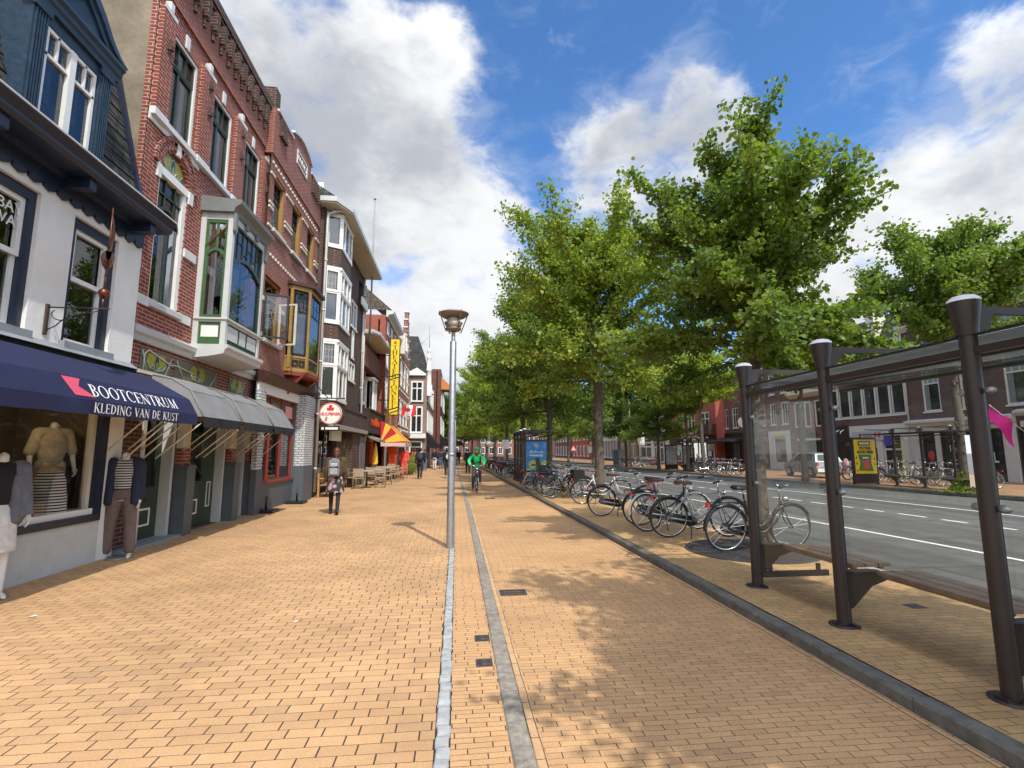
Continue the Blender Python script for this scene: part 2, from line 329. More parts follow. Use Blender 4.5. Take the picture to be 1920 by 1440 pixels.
# ================================================================ ground
def sheet(name, pts, m, z, kind='structure'):
    return tag(MB().poly([(x, y, z) for x, y in pts]).build(name, m), None, None, kind=kind)
BR1, BR2, JT = (.595,.360,.180), (.515,.305,.152), (.05,.04,.034)
M['pave'] = paver('walk_clinker', .205, .0965, .0046, .0024, BR1, BR2, JT, dirt=.36)
M['pave2'] = paver('narrow_clinker', .205, .0515, .0034, .0020, (.60,.355,.17), (.53,.31,.15), JT, dirt=.2)
M['pave3'] = paver('cycle_clinker', .205, .0535, .0028, .0016, (.59,.35,.168), (.51,.30,.148), JT, dirt=.3)
M['pave4'] = paver('platform_clinker', .205, .075, .003, .0022, (.56,.345,.15), (.46,.285,.135), JT, jit=.35, dirt=.4)
M['header'] = paver('header_clinker', .205, .055, .003, .003, (.62,.385,.2), (.56,.35,.185), JT, swap=True)
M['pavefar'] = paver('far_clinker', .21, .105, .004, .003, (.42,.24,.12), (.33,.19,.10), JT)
M['kerbstone'] = mat('granite_kerb', (.27,.235,.19), .8, .4, 16, .6, bscale=90, stain=.55)
M['kerbdark'] = mat('worn_dark_kerb', (.125,.117,.098), .8, .35, 10, .6, bscale=70, stain=.5)
M['sett'] = mat('granite_sett', (.37,.375,.37), .75, .28, 9, .55, bscale=50)
M['soil'] = mat('joint_sand', (.035,.027,.022), .95, .3, 30)
M['asphalt'] = mat('asphalt', (.108,.106,.092), .9, .3, 2.2, .6, bscale=220, stain=.25)
def asphalt_wear():
    m = M['asphalt']; nt = m.node_tree; N, L = nt.nodes, nt.links; P = N['Principled BSDF']; src = P.inputs['Base Color'].links[0].from_socket
    tc = N.new('ShaderNodeTexCoord'); mp = N.new('ShaderNodeMapping'); mp.inputs[3].default_value = (1.1, .03, 1); L.new(tc.outputs['Object'], mp.inputs[0])
    n = N.new('ShaderNodeTexNoise'); n.inputs['Scale'].default_value = 1.3; n.inputs['Detail'].default_value = 6; L.new(mp.outputs[0], n.inputs[0]); r = N.new('ShaderNodeMapRange'); L.new(n.outputs[0], r.inputs[0]); r.inputs[1].default_value = .35; r.inputs[2].default_value = .65; r.inputs[3].default_value = .72; r.inputs[4].default_value = 1.22
    b = N.new('ShaderNodeTexBrick'); b.inputs['Scale'].default_value = .11; b.inputs['Color1'].default_value = (.86,.86,.86,1); b.inputs['Color2'].default_value = (1.1,1.1,1.1,1); b.inputs['Mortar'].default_value = (.6,.6,.6,1); b.inputs['Mortar Size'].default_value = .004; L.new(tc.outputs['Object'], b.inputs[0])
    x = N.new('ShaderNodeMix'); x.data_type = 'RGBA'; x.blend_type = 'MULTIPLY'; x.inputs[0].default_value = 1; L.new(src, x.inputs[6]); L.new(r.outputs[0], x.inputs[7]); y = N.new('ShaderNodeMix'); y.data_type = 'RGBA'; y.blend_type = 'MULTIPLY'; y.inputs[0].default_value = .8; L.new(x.outputs[2], y.inputs[6]); L.new(b.outputs[0], y.inputs[7]); L.new(y.outputs[2], P.inputs['Base Color'])
asphalt_wear()
M['line'] = mat('road_paint', (.72,.72,.69), .7, .15, 12, .2)
sheet('ground', [(-400,-300),(400,-300),(400,600),(-400,600)], M['asphalt'], -.12)
xk = [(2.88,-8),(2.87,8),(2.72,20),(2.5,34),(2.3,60),(2.0,140)]     # left edge of the platform kerb
def kx(y):
    for (a, b), (c, d) in zip(xk, xk[1:]):
        if y <= d: return a+(c-a)*(y-b)/(d-b)
    return xk[-1][0]
ck = [(.315,-8),(.315,10),(.25,22),(.1,40),(-.3,140)]                 # left edge of the centre kerb
def cx_(y):
    for (a, b), (c, d) in zip(ck, ck[1:]):
        if y <= d: return a+(c-a)*(y-b)/(d-b)
    return ck[-1][0]
ys = [-8,0,3,6,10,16,22,28,34,40,60,140]
sheet('walkway_paving', [(-7.5,-8)]+[(-.10+cx_(y)-.315, y) for y in ys]+[(-7.5,140)], M['pave'], 0)
sheet('narrow_strip_paving', [(-.01+cx_(y)-.315, y) for y in ys]+[(cx_(y), y) for y in reversed(ys)], M['pave2'], -.002)
sheet('gutter_bed', [(-.10+cx_(y)-.315, y) for y in ys]+[(-.01+cx_(y)-.315, y) for y in reversed(ys)], M['soil'], -.012)
sheet('header_course', [(cx_(y)+.132, y) for y in ys]+[(cx_(y)+.19, y) for y in reversed(ys)], M['header'], -.026)
sheet('cycle_path', [(cx_(y)+.19, y) for y in ys]+[(kx(y)-.055, y) for y in reversed(ys)], M['pave3'], -.03)
sheet('edge_course', [(kx(y)-.055, y) for y in ys]+[(kx(y), y) for y in reversed(ys)], M['header'], -.026)
sheet('platform_paving', [(kx(y)+.16, y) for y in ys]+[(5.45 if y < 30 else 5.3, y) for y in reversed(ys)], M['pave4'], .05)
rng = random.Random(4)
def stone_row(name, fx, w, z0, z1, lmin, lmax, y0, y1, m, bev=.012, wob=.004, gap=.006):
    mb = MB(); y = y0; zb = -.1
    while y < y1:
        l = rng.uniform(lmin, lmax)*(1 if y < 40 else 4); a, b = y+gap*.5, y+l-gap*.5
        xa, xb = fx(a), fx(b); n = max(2, int((b-a)/.12)) if y < 12 else 2
        zt = z1+rng.uniform(-.003, .003); j = rng.uniform(-wob, wob)
        P = []
        for i in range(n+1):
            t = i/n; yy = a+(b-a)*t; x = xa+(xb-xa)*t+j; w1 = rng.uniform(-wob, wob)*.7; w2 = rng.uniform(-wob, wob)*.7
            e = bev if 0 < i < n else 0; zz = zt+rng.uniform(-wob, wob)*.4-(0 if 0 < i < n else bev*.5)
            P.append([(x+w1, yy, zb), (x+w1, yy, zz-bev), (x+bev+w1, yy, zz), (x+w-bev+w2, yy, zz), (x+w+w2, yy, zz-bev), (x+w+w2, yy, zb)])
        vs = [p for r in P for p in r]
        fs = [(i*6+k, i*6+k+1, (i+1)*6+k+1, (i+1)*6+k) for i in range(n) for k in range(5)]+[tuple(range(5, -1, -1)), tuple(n*6+k for k in range(6))]
        mb.add(vs, fs, 0, False); y += l
    return tag(mb.build(name, m), None, None, kind='structure')
stone_row('gutter_setts', lambda y: -.093+cx_(y)-.315, .078, 0, .004, .10, .135, -2, 90, M['sett'], .007, .004, .012)
stone_row('centre_kerb', cx_, .125, 0, .006, .55, 1.0, -6, 130, M['kerbstone'], .012, .004, .006)
stone_row('platform_kerb', kx, .135, 0, .062, .7, 1.15, -6, 130, M['kerbdark'], .014, .008, .008)
sheet('kerb_joint', [(kx(y)+.12, y) for y in ys]+[(kx(y)+.20, y) for y in reversed(ys)], M['soil'], .044)
# road
sheet('road', [(5.3,-60),(18.2,-60),(18.2,150),(5.3,150)], M['asphalt'], -.055)
stone_row('road_kerb', lambda y: 5.45 if y < 30 else 5.3, .16, 0, .055, .8, 1.1, -20, 120, mat('pale_kerb', (.36,.34,.31), .8, .2, 12, .4, stain=.3), .015, .003, .006)
ln = MB()
def stripe(pts, w, dash=None):
    for (x0, y0), (x1, y1) in zip(pts, pts[1:]):
        L_ = math.hypot(x1-x0, y1-y0)
        segs = [(0, 1)] if not dash else [(t/L_, min(1, (t+dash[0])/L_)) for t in np.arange(0, L_, dash[0]+dash[1])]
        for a, b in segs:
            ax, ay, bx, by = x0+(x1-x0)*a, y0+(y1-y0)*a, x0+(x1-x0)*b, y0+(y1-y0)*b
            ln.poly([(ax-w/2, ay, -.051), (ax+w/2, ay, -.051), (bx+w/2, by, -.051), (bx-w/2, by, -.051)])
stripe([(8.7,-10),(8.6,8),(8.35,13),(7.9,21),(7.5,34),(7.0,60),(7,110)], .11)
stripe([(12.0,-10),(11.8,12),(11.5,17),(11.0,26),(10.6,36),(10.2,60),(10,110)], .11, (.62,.42))
stripe([(14.6,-10),(14.4,13),(14.0,19),(13.5,25),(12.9,36),(12.6,60),(12.5,110)], .11)
tag(ln.build('road_markings', M['line']), None, None, kind='structure')
fk = [(20.4,-20),(20.0,14),(18.9,20),(18.0,23.5),(17.3,30),(17.0,40),(16.9,60),(16.5,140)]
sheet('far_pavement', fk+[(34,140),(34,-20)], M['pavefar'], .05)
def fkx(y):
    for (a, b), (c, d) in zip(fk, fk[1:]):
        if y <= d: return a+(c-a)*(y-b)/(d-b)
    return fk[-1][0]
stone_row('far_kerb', lambda y: fkx(y)-.17, .18, 0, .056, .9, 1.1, -15, 120, M['kerbdark'], .02, .004)
# drain grating set in the cycle path, metal covers in the narrow strip, round grating round the tree
def drain(x, y, z, w, l, lbl):
    t = thing('drain_grate', lbl, 'drain grate', (x, y, z))
    fr = MB()
    for a in ((-w/2,-l/2,w/2,-l/2+.03),(-w/2,l/2-.03,w/2,l/2),(-w/2,-l/2+.03,-w/2+.03,l/2-.03),(w/2-.03,-l/2+.03,w/2,l/2-.03)): fr.box(a[0],a[1],-.05,a[2],a[3],.006)
    fr.build('frame', M['ironw'], t); bars = MB()
    n = 6
    for i in range(n): 
        xx = -w/2+.03+(w-.06)*(i+.15)/n; bars.box(xx, -l/2+.03, -.05, xx+(w-.06)/n*.45, l/2-.03, .002)
    bars.box(-w/2+.03, -.018, -.05, w/2-.03, .018, .004); bars.build('bars', M['ironw'], t)
    MB().box(-w/2+.03,-l/2+.03,-.052,w/2-.03,l/2-.03,-.049).build('pit', M['black'], t)
M['ironw'] = mat('cast_iron', (.055,.048,.046), .6, .3, 30, .2)
x, y = onZ(962, 1112, -.03); drain(x, y, -.022, .30, .21, 'dark square drain grate beside the centre kerb in the sunlit cycle path')
x, y = onZ(905, 935, -.03); drain(x+.25, y, -.022, .34, .24, 'distant drain grate beside the centre kerb near the cyclist')
def cover(u, v, lbl, w=.125, l=.125, z=.002):
    x, y = onZ(u, v); t = MB().box(-w/2,-l/2,-.03,w/2,l/2,.004); t.ring((0,0,.005), .03, .008, 16, 5, ax='z'); t.ring((0,0,.005), .048, .005, 16, 5, ax='z')
    t.box(-w/2+.01,-.006,.004,-.03,.006,.008)
    tag(t.build('valve_cover', M['ironw'], loc=(x, y, z)), lbl, 'valve cover')
cover(904, 1197, 'small iron valve cover in the narrow strip, the one farther from the camera')
cover(908, 1243, 'small iron valve cover in the narrow strip, the one nearer the camera')
x, y = onZ(1716, 1137, .05)
tag(MB().box(-.08,-.07,-.02,.08,.07,.004).lathe([(.0,.006),(.018,.006),(.02,.004)], n=10).build('cover_plate', M['ironw'], loc=(x, y, .05)), 'small flat metal cover plate in the paving under the near bus shelter', 'cover plate')
def tree_grate(x, y, r, lbl):
    mb = MB()
    for k in range(14): 
        ra = .34+(r-.34)*k/14; rb = ra+(r-.34)/14*.62
        mb.lathe([(ra,0),(ra,.006),(rb,.006),(rb,0)], n=40, sm=False)
    for k in range(8):
        a = math.pi*k/4; s = len(mb.v); mb.box(.34,-.02,0,r,.02,.008); mb.xf(Matrix.Rotation(a,4,'Z'), s)
    mb.lathe([(r,-.01),(r,.012),(r+.03,.012),(r+.03,-.01)], n=48, sm=False)
    t = thing('tree_grate', lbl, 'tree grate', (x, y, .052))
    mb.build('grating', M['ironw'], t); MB().lathe([(.0,-.001),(r,-.001)], n=40).build('soil_bed', M['soil'], t)
# ================================================================ trees
def leafmat(name, c, tr, hue=.5):
    m, nt, N, L, P = nodes(name); out = N['Material Output']
    tc = N.new('ShaderNodeTexCoord'); n = N.new('ShaderNodeTexNoise'); n.inputs['Scale'].default_value = 1.1; n.inputs['Detail'].default_value = 4; L.new(tc.outputs['Object'], n.inputs[0])
    geo = N.new('ShaderNodeNewGeometry'); n2 = N.new('ShaderNodeMath'); n2.operation = 'ADD'; L.new(n.outputs[0], n2.inputs[0])
    m1 = N.new('ShaderNodeMath'); m1.operation = 'MULTIPLY_ADD'; L.new(geo.outputs['Random Per Island'], m1.inputs[0]); m1.inputs[1].default_value = .5; m1.inputs[2].default_value = -.25; L.new(m1.outputs[0], n2.inputs[1])
    r = N.new('ShaderNodeValToRGB'); L.new(n2.outputs[0], r.inputs[0])
    e = r.color_ramp.elements; e[0].position = .25; e[0].color = (c[0]*.62, c[1]*.72, c[2]*.8, 1); e[1].position = .75; e[1].color = (c[0]*1.45, c[1]*1.22, c[2]*.95, 1)
    P.inputs['Roughness'].default_value = .42; P.inputs['Specular IOR Level'].default_value = .45; L.new(r.outputs[0], P.inputs['Base Color'])
    t = N.new('ShaderNodeBsdfTranslucent'); mu = N.new('ShaderNodeMix'); mu.data_type = 'RGBA'; mu.blend_type = 'MULTIPLY'; mu.inputs[0].default_value = 1; L.new(r.outputs[0], mu.inputs[6]); mu.inputs[7].default_value = (*tr, 1); L.new(mu.outputs[2], t.inputs[0])
    mx = N.new('ShaderNodeMixShader'); mx.inputs[0].default_value = .46; L.new(P.outputs[0], mx.inputs[1]); L.new(t.outputs[0], mx.inputs[2]); L.new(mx.outputs[0], out.inputs[0])
    return m
M['leaf'] = leafmat('lime_leaf', (.155,.235,.048), (1.5,1.6,.7))
M['leafy'] = leafmat('lime_leaf_yellowish', (.235,.325,.062), (1.4,1.45,.6))
M['leafl'] = leafmat('lime_leaf_bright', (.27,.36,.06), (1.5,1.6,.6))
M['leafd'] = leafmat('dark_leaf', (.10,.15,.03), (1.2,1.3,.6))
M['bark'] = mat('lime_bark', (.10,.082,.06), .9, .4, 9, 1.0, bscale=26)
def tree_mesh(seed, H, cb, prof, r0, nl, nleaf, ls, spread=.11, up0=12, up1=68, leader=1., sub=7, knob=0., flat=.75, droop=0.):
    rg = random.Random(seed); tb = MB(); segs = []
    def wob(k): return rg.uniform(-k, k)
    tp = [Vector((wob(.03)*i, wob(.03)*i, H*.95*leader*i/7)) for i in range(8)]; tp[0] = Vector((0,0,-.08))
    tr = [r0*1.35, r0, r0*.93, r0*.82, r0*.62, r0*.42, r0*.24, r0*.08]
    # knobbly bole
    pts = []; rs = []
    for i in range(7):
        for k in range(4 if knob else 2):
            t = k/(4 if knob else 2); pts.append(tp[i].lerp(tp[i+1], t)); q = tr[i]*(1-t)+tr[i+1]*t; rs.append(q*(1+(rg.uniform(-.12, .3)*knob if 0 < i < 4 else 0)))
    pts.append(tp[7]); rs.append(tr[7]); tb.tube(pts, rs, 10)
    if knob:
        for k in range(26):
            z = rg.uniform(.3, cb*1.05); a = rg.uniform(0, 6.28); rr = r0*rg.uniform(.25, .55); tb.ell((math.cos(a)*r0*.85, math.sin(a)*r0*.85, z), (rr, rr, rr*1.2), 7, 5)
    def trunk(h):
        t = h/(H*.95*leader)*7; i = min(6, int(t)); return tp[i].lerp(tp[i+1], t-i)
    for i in range(nl):
        t = (i+.5)/nl; t = t**.85; h = cb+(H*.88-cb)*t; a = i*2.39996+wob(.35); reach = prof(t)*(rg.uniform(.80, 1.08) if t < .35 else rg.uniform(.62, 1.22))
        el = R(up0+(up1-up0)*t**.9+wob(9)); L_ = reach/max(.25, math.cos(el)); L_ = min(L_, (H*1.0-h)/max(.2, math.sin(el))) if el > .2 else L_
        d = Vector((math.cos(a)*math.cos(el), math.sin(a)*math.cos(el), math.sin(el))); p = trunk(h); P_ = [p.copy()]
        n = 6
        for k in range(n):
            d = (d+Vector((wob(.14), wob(.14), wob(.1)+.05-(droop*2 if t < .3 else 0)))).normalized(); p = p+d*L_/n; P_.append(p.copy())
        rb = r0*.36*(1-t*.65); tb.tube(P_, [rb*(1-.85*k/n) for k in range(n+1)], 5, cap=False)
        for k in range(n):
            if k >= 1: segs.append((P_[k], P_[k+1], .6+.9*k/n))
        for q in range(sub):
            k = rg.randint(1, n-1); f = rg.random(); s = P_[k].lerp(P_[k+1], f); dd = (P_[k+1]-P_[k]).normalized()
            e = (dd*.75+Vector((wob(.9), wob(.9), wob(.6)+.15))).normalized(); l2 = L_*rg.uniform(.22, .42)*(1.15-.5*k/n); prev = s
            B = [s.copy()]
            for j in range(3):
                e = (e+Vector((wob(.25), wob(.25), wob(.2)+.03-(droop*2.4 if t < .4 else 0)))).normalized(); nx = prev+e*l2/3; segs.append((prev, nx, 1.)); prev = nx; B.append(nx.copy())
            tb.tube(B, [rb*.35, rb*.28, rb*.18, rb*.08], 4, cap=False)
    # top leader shoots
    for i in range(4):
        s = trunk(H*(.74+.05*i)); e = Vector((wob(.35), wob(.35), 1)).normalized(); segs.append((s, s+e*H*.11, .8))
    nr = np.random.default_rng(seed); w = np.array([(b-a).length*c for a, b, c in segs]); w /= w.sum()
    idx = nr.choice(len(segs), nleaf, p=w); A = np.array([tuple(s[0]) for s in segs]); B = np.array([tuple(s[1]) for s in segs])
    t = nr.random(nleaf)[:, None]; pos = A[idx]*(1-t)+B[idx]*t+nr.normal(0, spread, (nleaf, 3))*np.array([1, 1, .7])
    nrm = nr.normal(0, .5, (nleaf, 3)); nrm[:, 2] += .42; nrm /= np.linalg.norm(nrm, axis=1)[:, None]
    ax = nr.normal(0, 1, (nleaf, 3)); ax[:, 2] -= .5; ax -= nrm*(ax*nrm).sum(1)[:, None]; ax /= np.linalg.norm(ax, axis=1)[:, None]; sd_ = np.cross(nrm, ax)
    sz = (ls*nr.uniform(.6, 1.2, nleaf))[:, None]
    shp = [(0, 0, 0), (.46, .22, .10), (.40, .68, .12), (0, 1.05, -.06), (-.40, .68, .12), (-.46, .22, .10)]
    V = np.stack([pos+sd_*sz*a+ax*sz*b+nrm*sz*c for a, b, c in shp], 1).reshape(-1, 3)
    me = bpy.data.meshes.new('crown'); me.vertices.add(len(V)); me.vertices.foreach_set('co', V.astype(np.float32).ravel())
    b0 = np.arange(nleaf)[:, None]*6; lp = np.concatenate([b0+np.array([[0, 1, 2, 3]]), b0+np.array([[0, 3, 4, 5]])], 1).ravel()
    me.loops.add(len(lp)); me.loops.foreach_set('vertex_index', lp.astype(np.int32)); me.polygons.add(nleaf*2)
    me.polygons.foreach_set('loop_start', np.arange(nleaf*2, dtype=np.int32)*4); me.update(calc_edges=True)
    return tb, me
def tree_proto(label, loc, args, lm, group, rz=0):
    tb, me = tree_mesh(**args); t = thing('lime_tree', label, 'tree', loc, rz, group)
    tb.build('trunk', M['bark'], t); o = bpy.data.objects.new('crown', me); C.objects.link(o); o.parent = t; me.materials.append(lm); return t
G1 = 'lime trees in the row along the bicycle platform'; G2 = 'lime trees along the far pavement'
pA = lambda t: 2.3-.9*t-.9*max(0, t-.5)
tA = tree_proto('large dark green lime tree with spiky top behind the near bus shelter', (4.98, 7.95, .05), dict(seed=11, H=6.5, cb=3.1, prof=pA, r0=.115, nl=60, nleaf=70000, ls=.074, spread=.075, up0=-10, up1=68, sub=11, knob=.25, droop=.045), M['leaf'], G1, 2.2)
pB = lambda t: 3.0+.95*math.sin(t*math.pi)-1.0*t
tB = tree_proto('tall yellowish lime tree with knobbly reddish trunk behind the row of black bicycles', (4.72, 16.6, .05), dict(seed=23, H=9.0, cb=3.7, prof=pB, r0=.15, nl=50, nleaf=62000, ls=.105, spread=.15, up0=-4, up1=66, sub=10, knob=.8, droop=.03), M['leafy'], G1, .6)
tC = tree_proto('broad lime tree just in front of the blue poster shelter', (4.7, 25.6, .05), dict(seed=37, H=9.9, cb=3.3, prof=lambda t: 3.5+.8*math.sin(t*math.pi)-1.8*t, r0=.145, nl=50, nleaf=52000, ls=.125, spread=.17, up0=-8, up1=62, sub=10, knob=.4, droop=.035), M['leaf'], G1)
tD = tree_proto('bright green tree behind the shelter posts below the round attic window', (17.9, 24.6, .05), dict(seed=53, H=8.6, cb=5.0, prof=lambda t: 2.7+.5*math.sin(t*math.pi)-1.2*t, r0=.14, nl=44, nleaf=42000, ls=.115, spread=.15, up0=2, up1=62, sub=9, knob=.5), M['leafl'], G2, 1.)
def tcopy(src, loc, rz, sc, label, group, lm=None):
    c = dup(src, loc, rz, label, group); c.scale = (sc, sc, sc*random.Random(int(loc[1]*7)).uniform(.94, 1.06))
    if lm:
        for k in c.children:
            if k.name.startswith('crown'): k.material_slots[0].link = 'OBJECT'; k.material_slots[0].material = lm
    return c
tcopy(tC, (5.3, -1.6, .05), 4.0, .86, 'lime tree beside the near end of the bus shelter, its shade dappling the cycle path', G1)
for i, (x, y, sc, src, lm, lb) in enumerate([
    (4.5,34.5,1.0,tB,'leaf','lime tree right behind the blue poster shelter, fourth of the near row'),
    (4.3,43.5,1.05,tC,'leafl','lime tree with slim bare trunk left of the white parking sign'),
    (4.0,53,1.1,tB,'leaf','lime tree in the near row above the round white lamp globe'),
    (3.7,63,1.12,tC,'leafl','pale green lime tree in the near row farther than the globe lamp'),
    (3.3,74,1.15,tB,'leaf','distant lime tree in the near row straight above the cyclist in green'),
    (2.6,86,1.15,tC,'leaf','distant lime tree just right of the grey lamp post'),
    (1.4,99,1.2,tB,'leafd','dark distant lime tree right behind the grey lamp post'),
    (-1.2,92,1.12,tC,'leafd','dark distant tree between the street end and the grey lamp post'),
    (-3.2,112,1.2,tB,'leaf','farthest tree at the left end of the leafy row')]):
    tcopy(src, (x, y, .05), i*1.3+.4, sc, lb, G1, M[lm])
for i, (x, y, sc, src, lm, lb) in enumerate([
    (19.75,17.9,1.12,tD,'leaf','tall tree at the right edge with yellow weeds round its mossy foot'),
    (17.5,34.6,1.0,tD,'leafl','bright tree with thick dark trunk in front of the red brick cafe'),
    (17.7,37.5,.9,tD,'leaf','slim tree beside the far bus shelter with parked bicycles'),
    (17.2,42,.86,tC,'leaf','tree in front of the white framed shop windows across the road'),
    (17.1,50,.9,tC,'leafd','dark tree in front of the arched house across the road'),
    (17.0,62,1.0,tB,'leaf','tree across the road behind the crossing sign'),
    (16.7,75,1.05,tC,'leafl','pale tree far along the other side of the road'),
    (16.3,90,1.1,tB,'leaf','farthest tree along the other side of the road'),
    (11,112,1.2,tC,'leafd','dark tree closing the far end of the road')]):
    tcopy(src, (x, y, .05), i*1.9+.7, sc, lb, G2, M[lm])
tree_grate(4.62, 7.75, .95, 'round dark iron tree grate beneath the nearest bicycle')
# ================================================================ facade tools (local x = along, -y = outward, z = up)
def wall(mb, u0, u1, z0, z1, holes=(), y=0., depth=.14, m=0, rm=None):
    us = sorted({u0, u1, *[min(max(h[i], u0), u1) for h in holes for i in (0, 1)]}); zs = sorted({z0, z1, *[min(max(h[i], z0), z1) for h in holes for i in (2, 3)]})
    for a, b in zip(us, us[1:]):
        for c, d in zip(zs, zs[1:]):
            cu, cz = (a+b)/2, (c+d)/2
            if any(h[0] < cu < h[1] and h[2] < cz < h[3] for h in holes): continue
            mb.poly([(a, y, c), (b, y, c), (b, y, d), (a, y, d)], m)
    rm = m if rm is None else rm
    for a, b, c, d in holes:
        mb.poly([(a, y, c), (a, y, d), (a, y+depth, d), (a, y+depth, c)], rm); mb.poly([(b, y, d), (b, y, c), (b, y+depth, c), (b, y+depth, d)], rm)
        mb.poly([(a, y, d), (b, y, d), (b, y+depth, d), (a, y+depth, d)], rm); mb.poly([(b, y, c), (a, y, c), (a, y+depth, c), (b, y+depth, c)], rm)
def shell(par, u0, u1, H, D, m, name='side_wall', front=False, top=True, yo=.02):
    mb = MB()
    mb.poly([(u0, yo, 0), (u0, yo, H), (u0, D, H), (u0, D, 0)]); mb.poly([(u1, yo, 0), (u1, D, 0), (u1, D, H), (u1, yo, H)]); mb.poly([(u0, D, 0), (u0, D, H), (u1, D, H), (u1, D, 0)])
    if top: mb.poly([(u0, yo, H-.02), (u1, yo, H-.02), (u1, D, H-.02), (u0, D, H-.02)])
    return mb.build(name, m, par)
def framebars(mb, a, b, c, d, y, w=.06, t=.06, cols=(), rows=(), bar=.035, m=0):
    mb.box(a, y, c, a+w, y+t, d, m); mb.box(b-w, y, c, b, y+t, d, m); mb.box(a+w, y, c, b-w, y+t, c+w, m); mb.box(a+w, y, d-w, b-w, y+t, d, m)
    for x in cols: mb.box(a+(b-a)*x-bar/2, y+.008, c+w, a+(b-a)*x+bar/2, y+t-.008, d-w, m)
    for z in rows: mb.box(a+w, y+.012, c+(d-c)*z-bar/2, b-w, y+t-.012, c+(d-c)*z+bar/2, m)
def window(par, a, b, c, d, fm, y=.08, w=.06, t=.07, cols=(), rows=(), bar=.04, pm=None, sill=None, curt=None, extra=None, name='window', cdep=.25, label=None):
    mb = MB(); framebars(mb, a, b, c, d, y, w, t, cols, rows, bar)
    if extra: extra(mb, y)
    o = mb.build(name, fm, par)
    if label: o['label'] = label
    pm = pm or M['glass']
    MB().poly([(a+w*.5, y+t*.55, c+w*.5), (b-w*.5, y+t*.55, c+w*.5), (b-w*.5, y+t*.55, d-w*.5), (a+w*.5, y+t*.55, d-w*.5)]).build('pane', pm, o)
    if sill: MB().box(a-.05, -.06, c-.09, b+.05, y, c-.003).build('sill', sill, o)
    if curt:
        k = MB(); n = 14
        for (x0, x1) in ([(a+w, a+(b-a)*.3), (b-(b-a)*.3, b-w)] if curt == 2 else [(a+w, b-w)]):
            pts = [(x0+(x1-x0)*i/n, y+cdep+.03*math.sin(i*2.3+a*9)) for i in range(n+1)]
            for p, q in zip(pts, pts[1:]): k.poly([(p[0], p[1], c+.03), (q[0], q[1], c+.03), (q[0], q[1], d-.03), (p[0], p[1], d-.03)])
        k.build('curtain', M['curtain'], o)
    return o
def archfill(mb, a, b, zs, zt, rise, y, t, m=0, n=12):
    """spandrel above a segmental/round arch: opening a..b springs at zs, crown at zs+rise, filled up to zt"""
    pts = [(a+(b-a)*i/n, zs+rise*math.sin(math.pi*i/n)**(.6 if rise > (b-a)*.4 else 1)) for i in range(n+1)]
    for p, q in zip(pts, pts[1:]):
        mb.poly([(p[0], y, p[1]), (q[0], y, q[1]), (q[0], y, zt), (p[0], y, zt)], m)
        mb.poly([(p[0], y, p[1]), (p[0], y+t, p[1]), (q[0], y+t, q[1]), (q[0], y, q[1])], m)
def arc(a, b, zs, rise, n=12): return [(a+(b-a)*i/n, zs+rise*math.sin(math.pi*i/n)) for i in range(n+1)]
def profile(mb, u0, u1, prof, m=0):
    """moulding: prof = list of (outward, z), swept along u"""
    n = len(prof); vs = [(u0, -o, z) for o, z in prof]+[(u1, -o, z) for o, z in prof]
    mb.add(vs, [(i, i+1, n+i+1, n+i) for i in range(n-1)]+[tuple(range(n-1, -1, -1)), tuple(range(n, 2*n))], m)
def building(label, X, Y0, cat='building', side='L', rot=0., name='shop_house'):
    return thing(name, label, cat, (X, Y0, 0), (math.pi/2 if side == 'L' else -math.pi/2)+rot)
# ---------------------------------------------------------------- lettering
def sans(txt, size, m, par, loc, rot, name='lettering', ext=.004, align='CENTER', sx=1., shear=0., bold=0.):
    cu = bpy.data.curves.new(name, 'FONT'); cu.body = txt; cu.size = size; cu.align_x = align; cu.align_y = 'CENTER'; cu.extrude = ext; cu.resolution_u = 3; cu.shear = shear; cu.offset = bold
    t = bpy.data.objects.new('tmp', cu); C.objects.link(t); bpy.context.view_layer.update()
    me = bpy.data.meshes.new_from_object(t.evaluated_get(bpy.context.evaluated_depsgraph_get())); bpy.data.objects.remove(t)
    me.materials.clear(); me.materials.append(m); me.name = name
    o = bpy.data.objects.new(name, me); C.objects.link(o); o.parent = par; o.location = loc; o.rotation_euler = rot; o.scale = (sx, 1, 1); return o
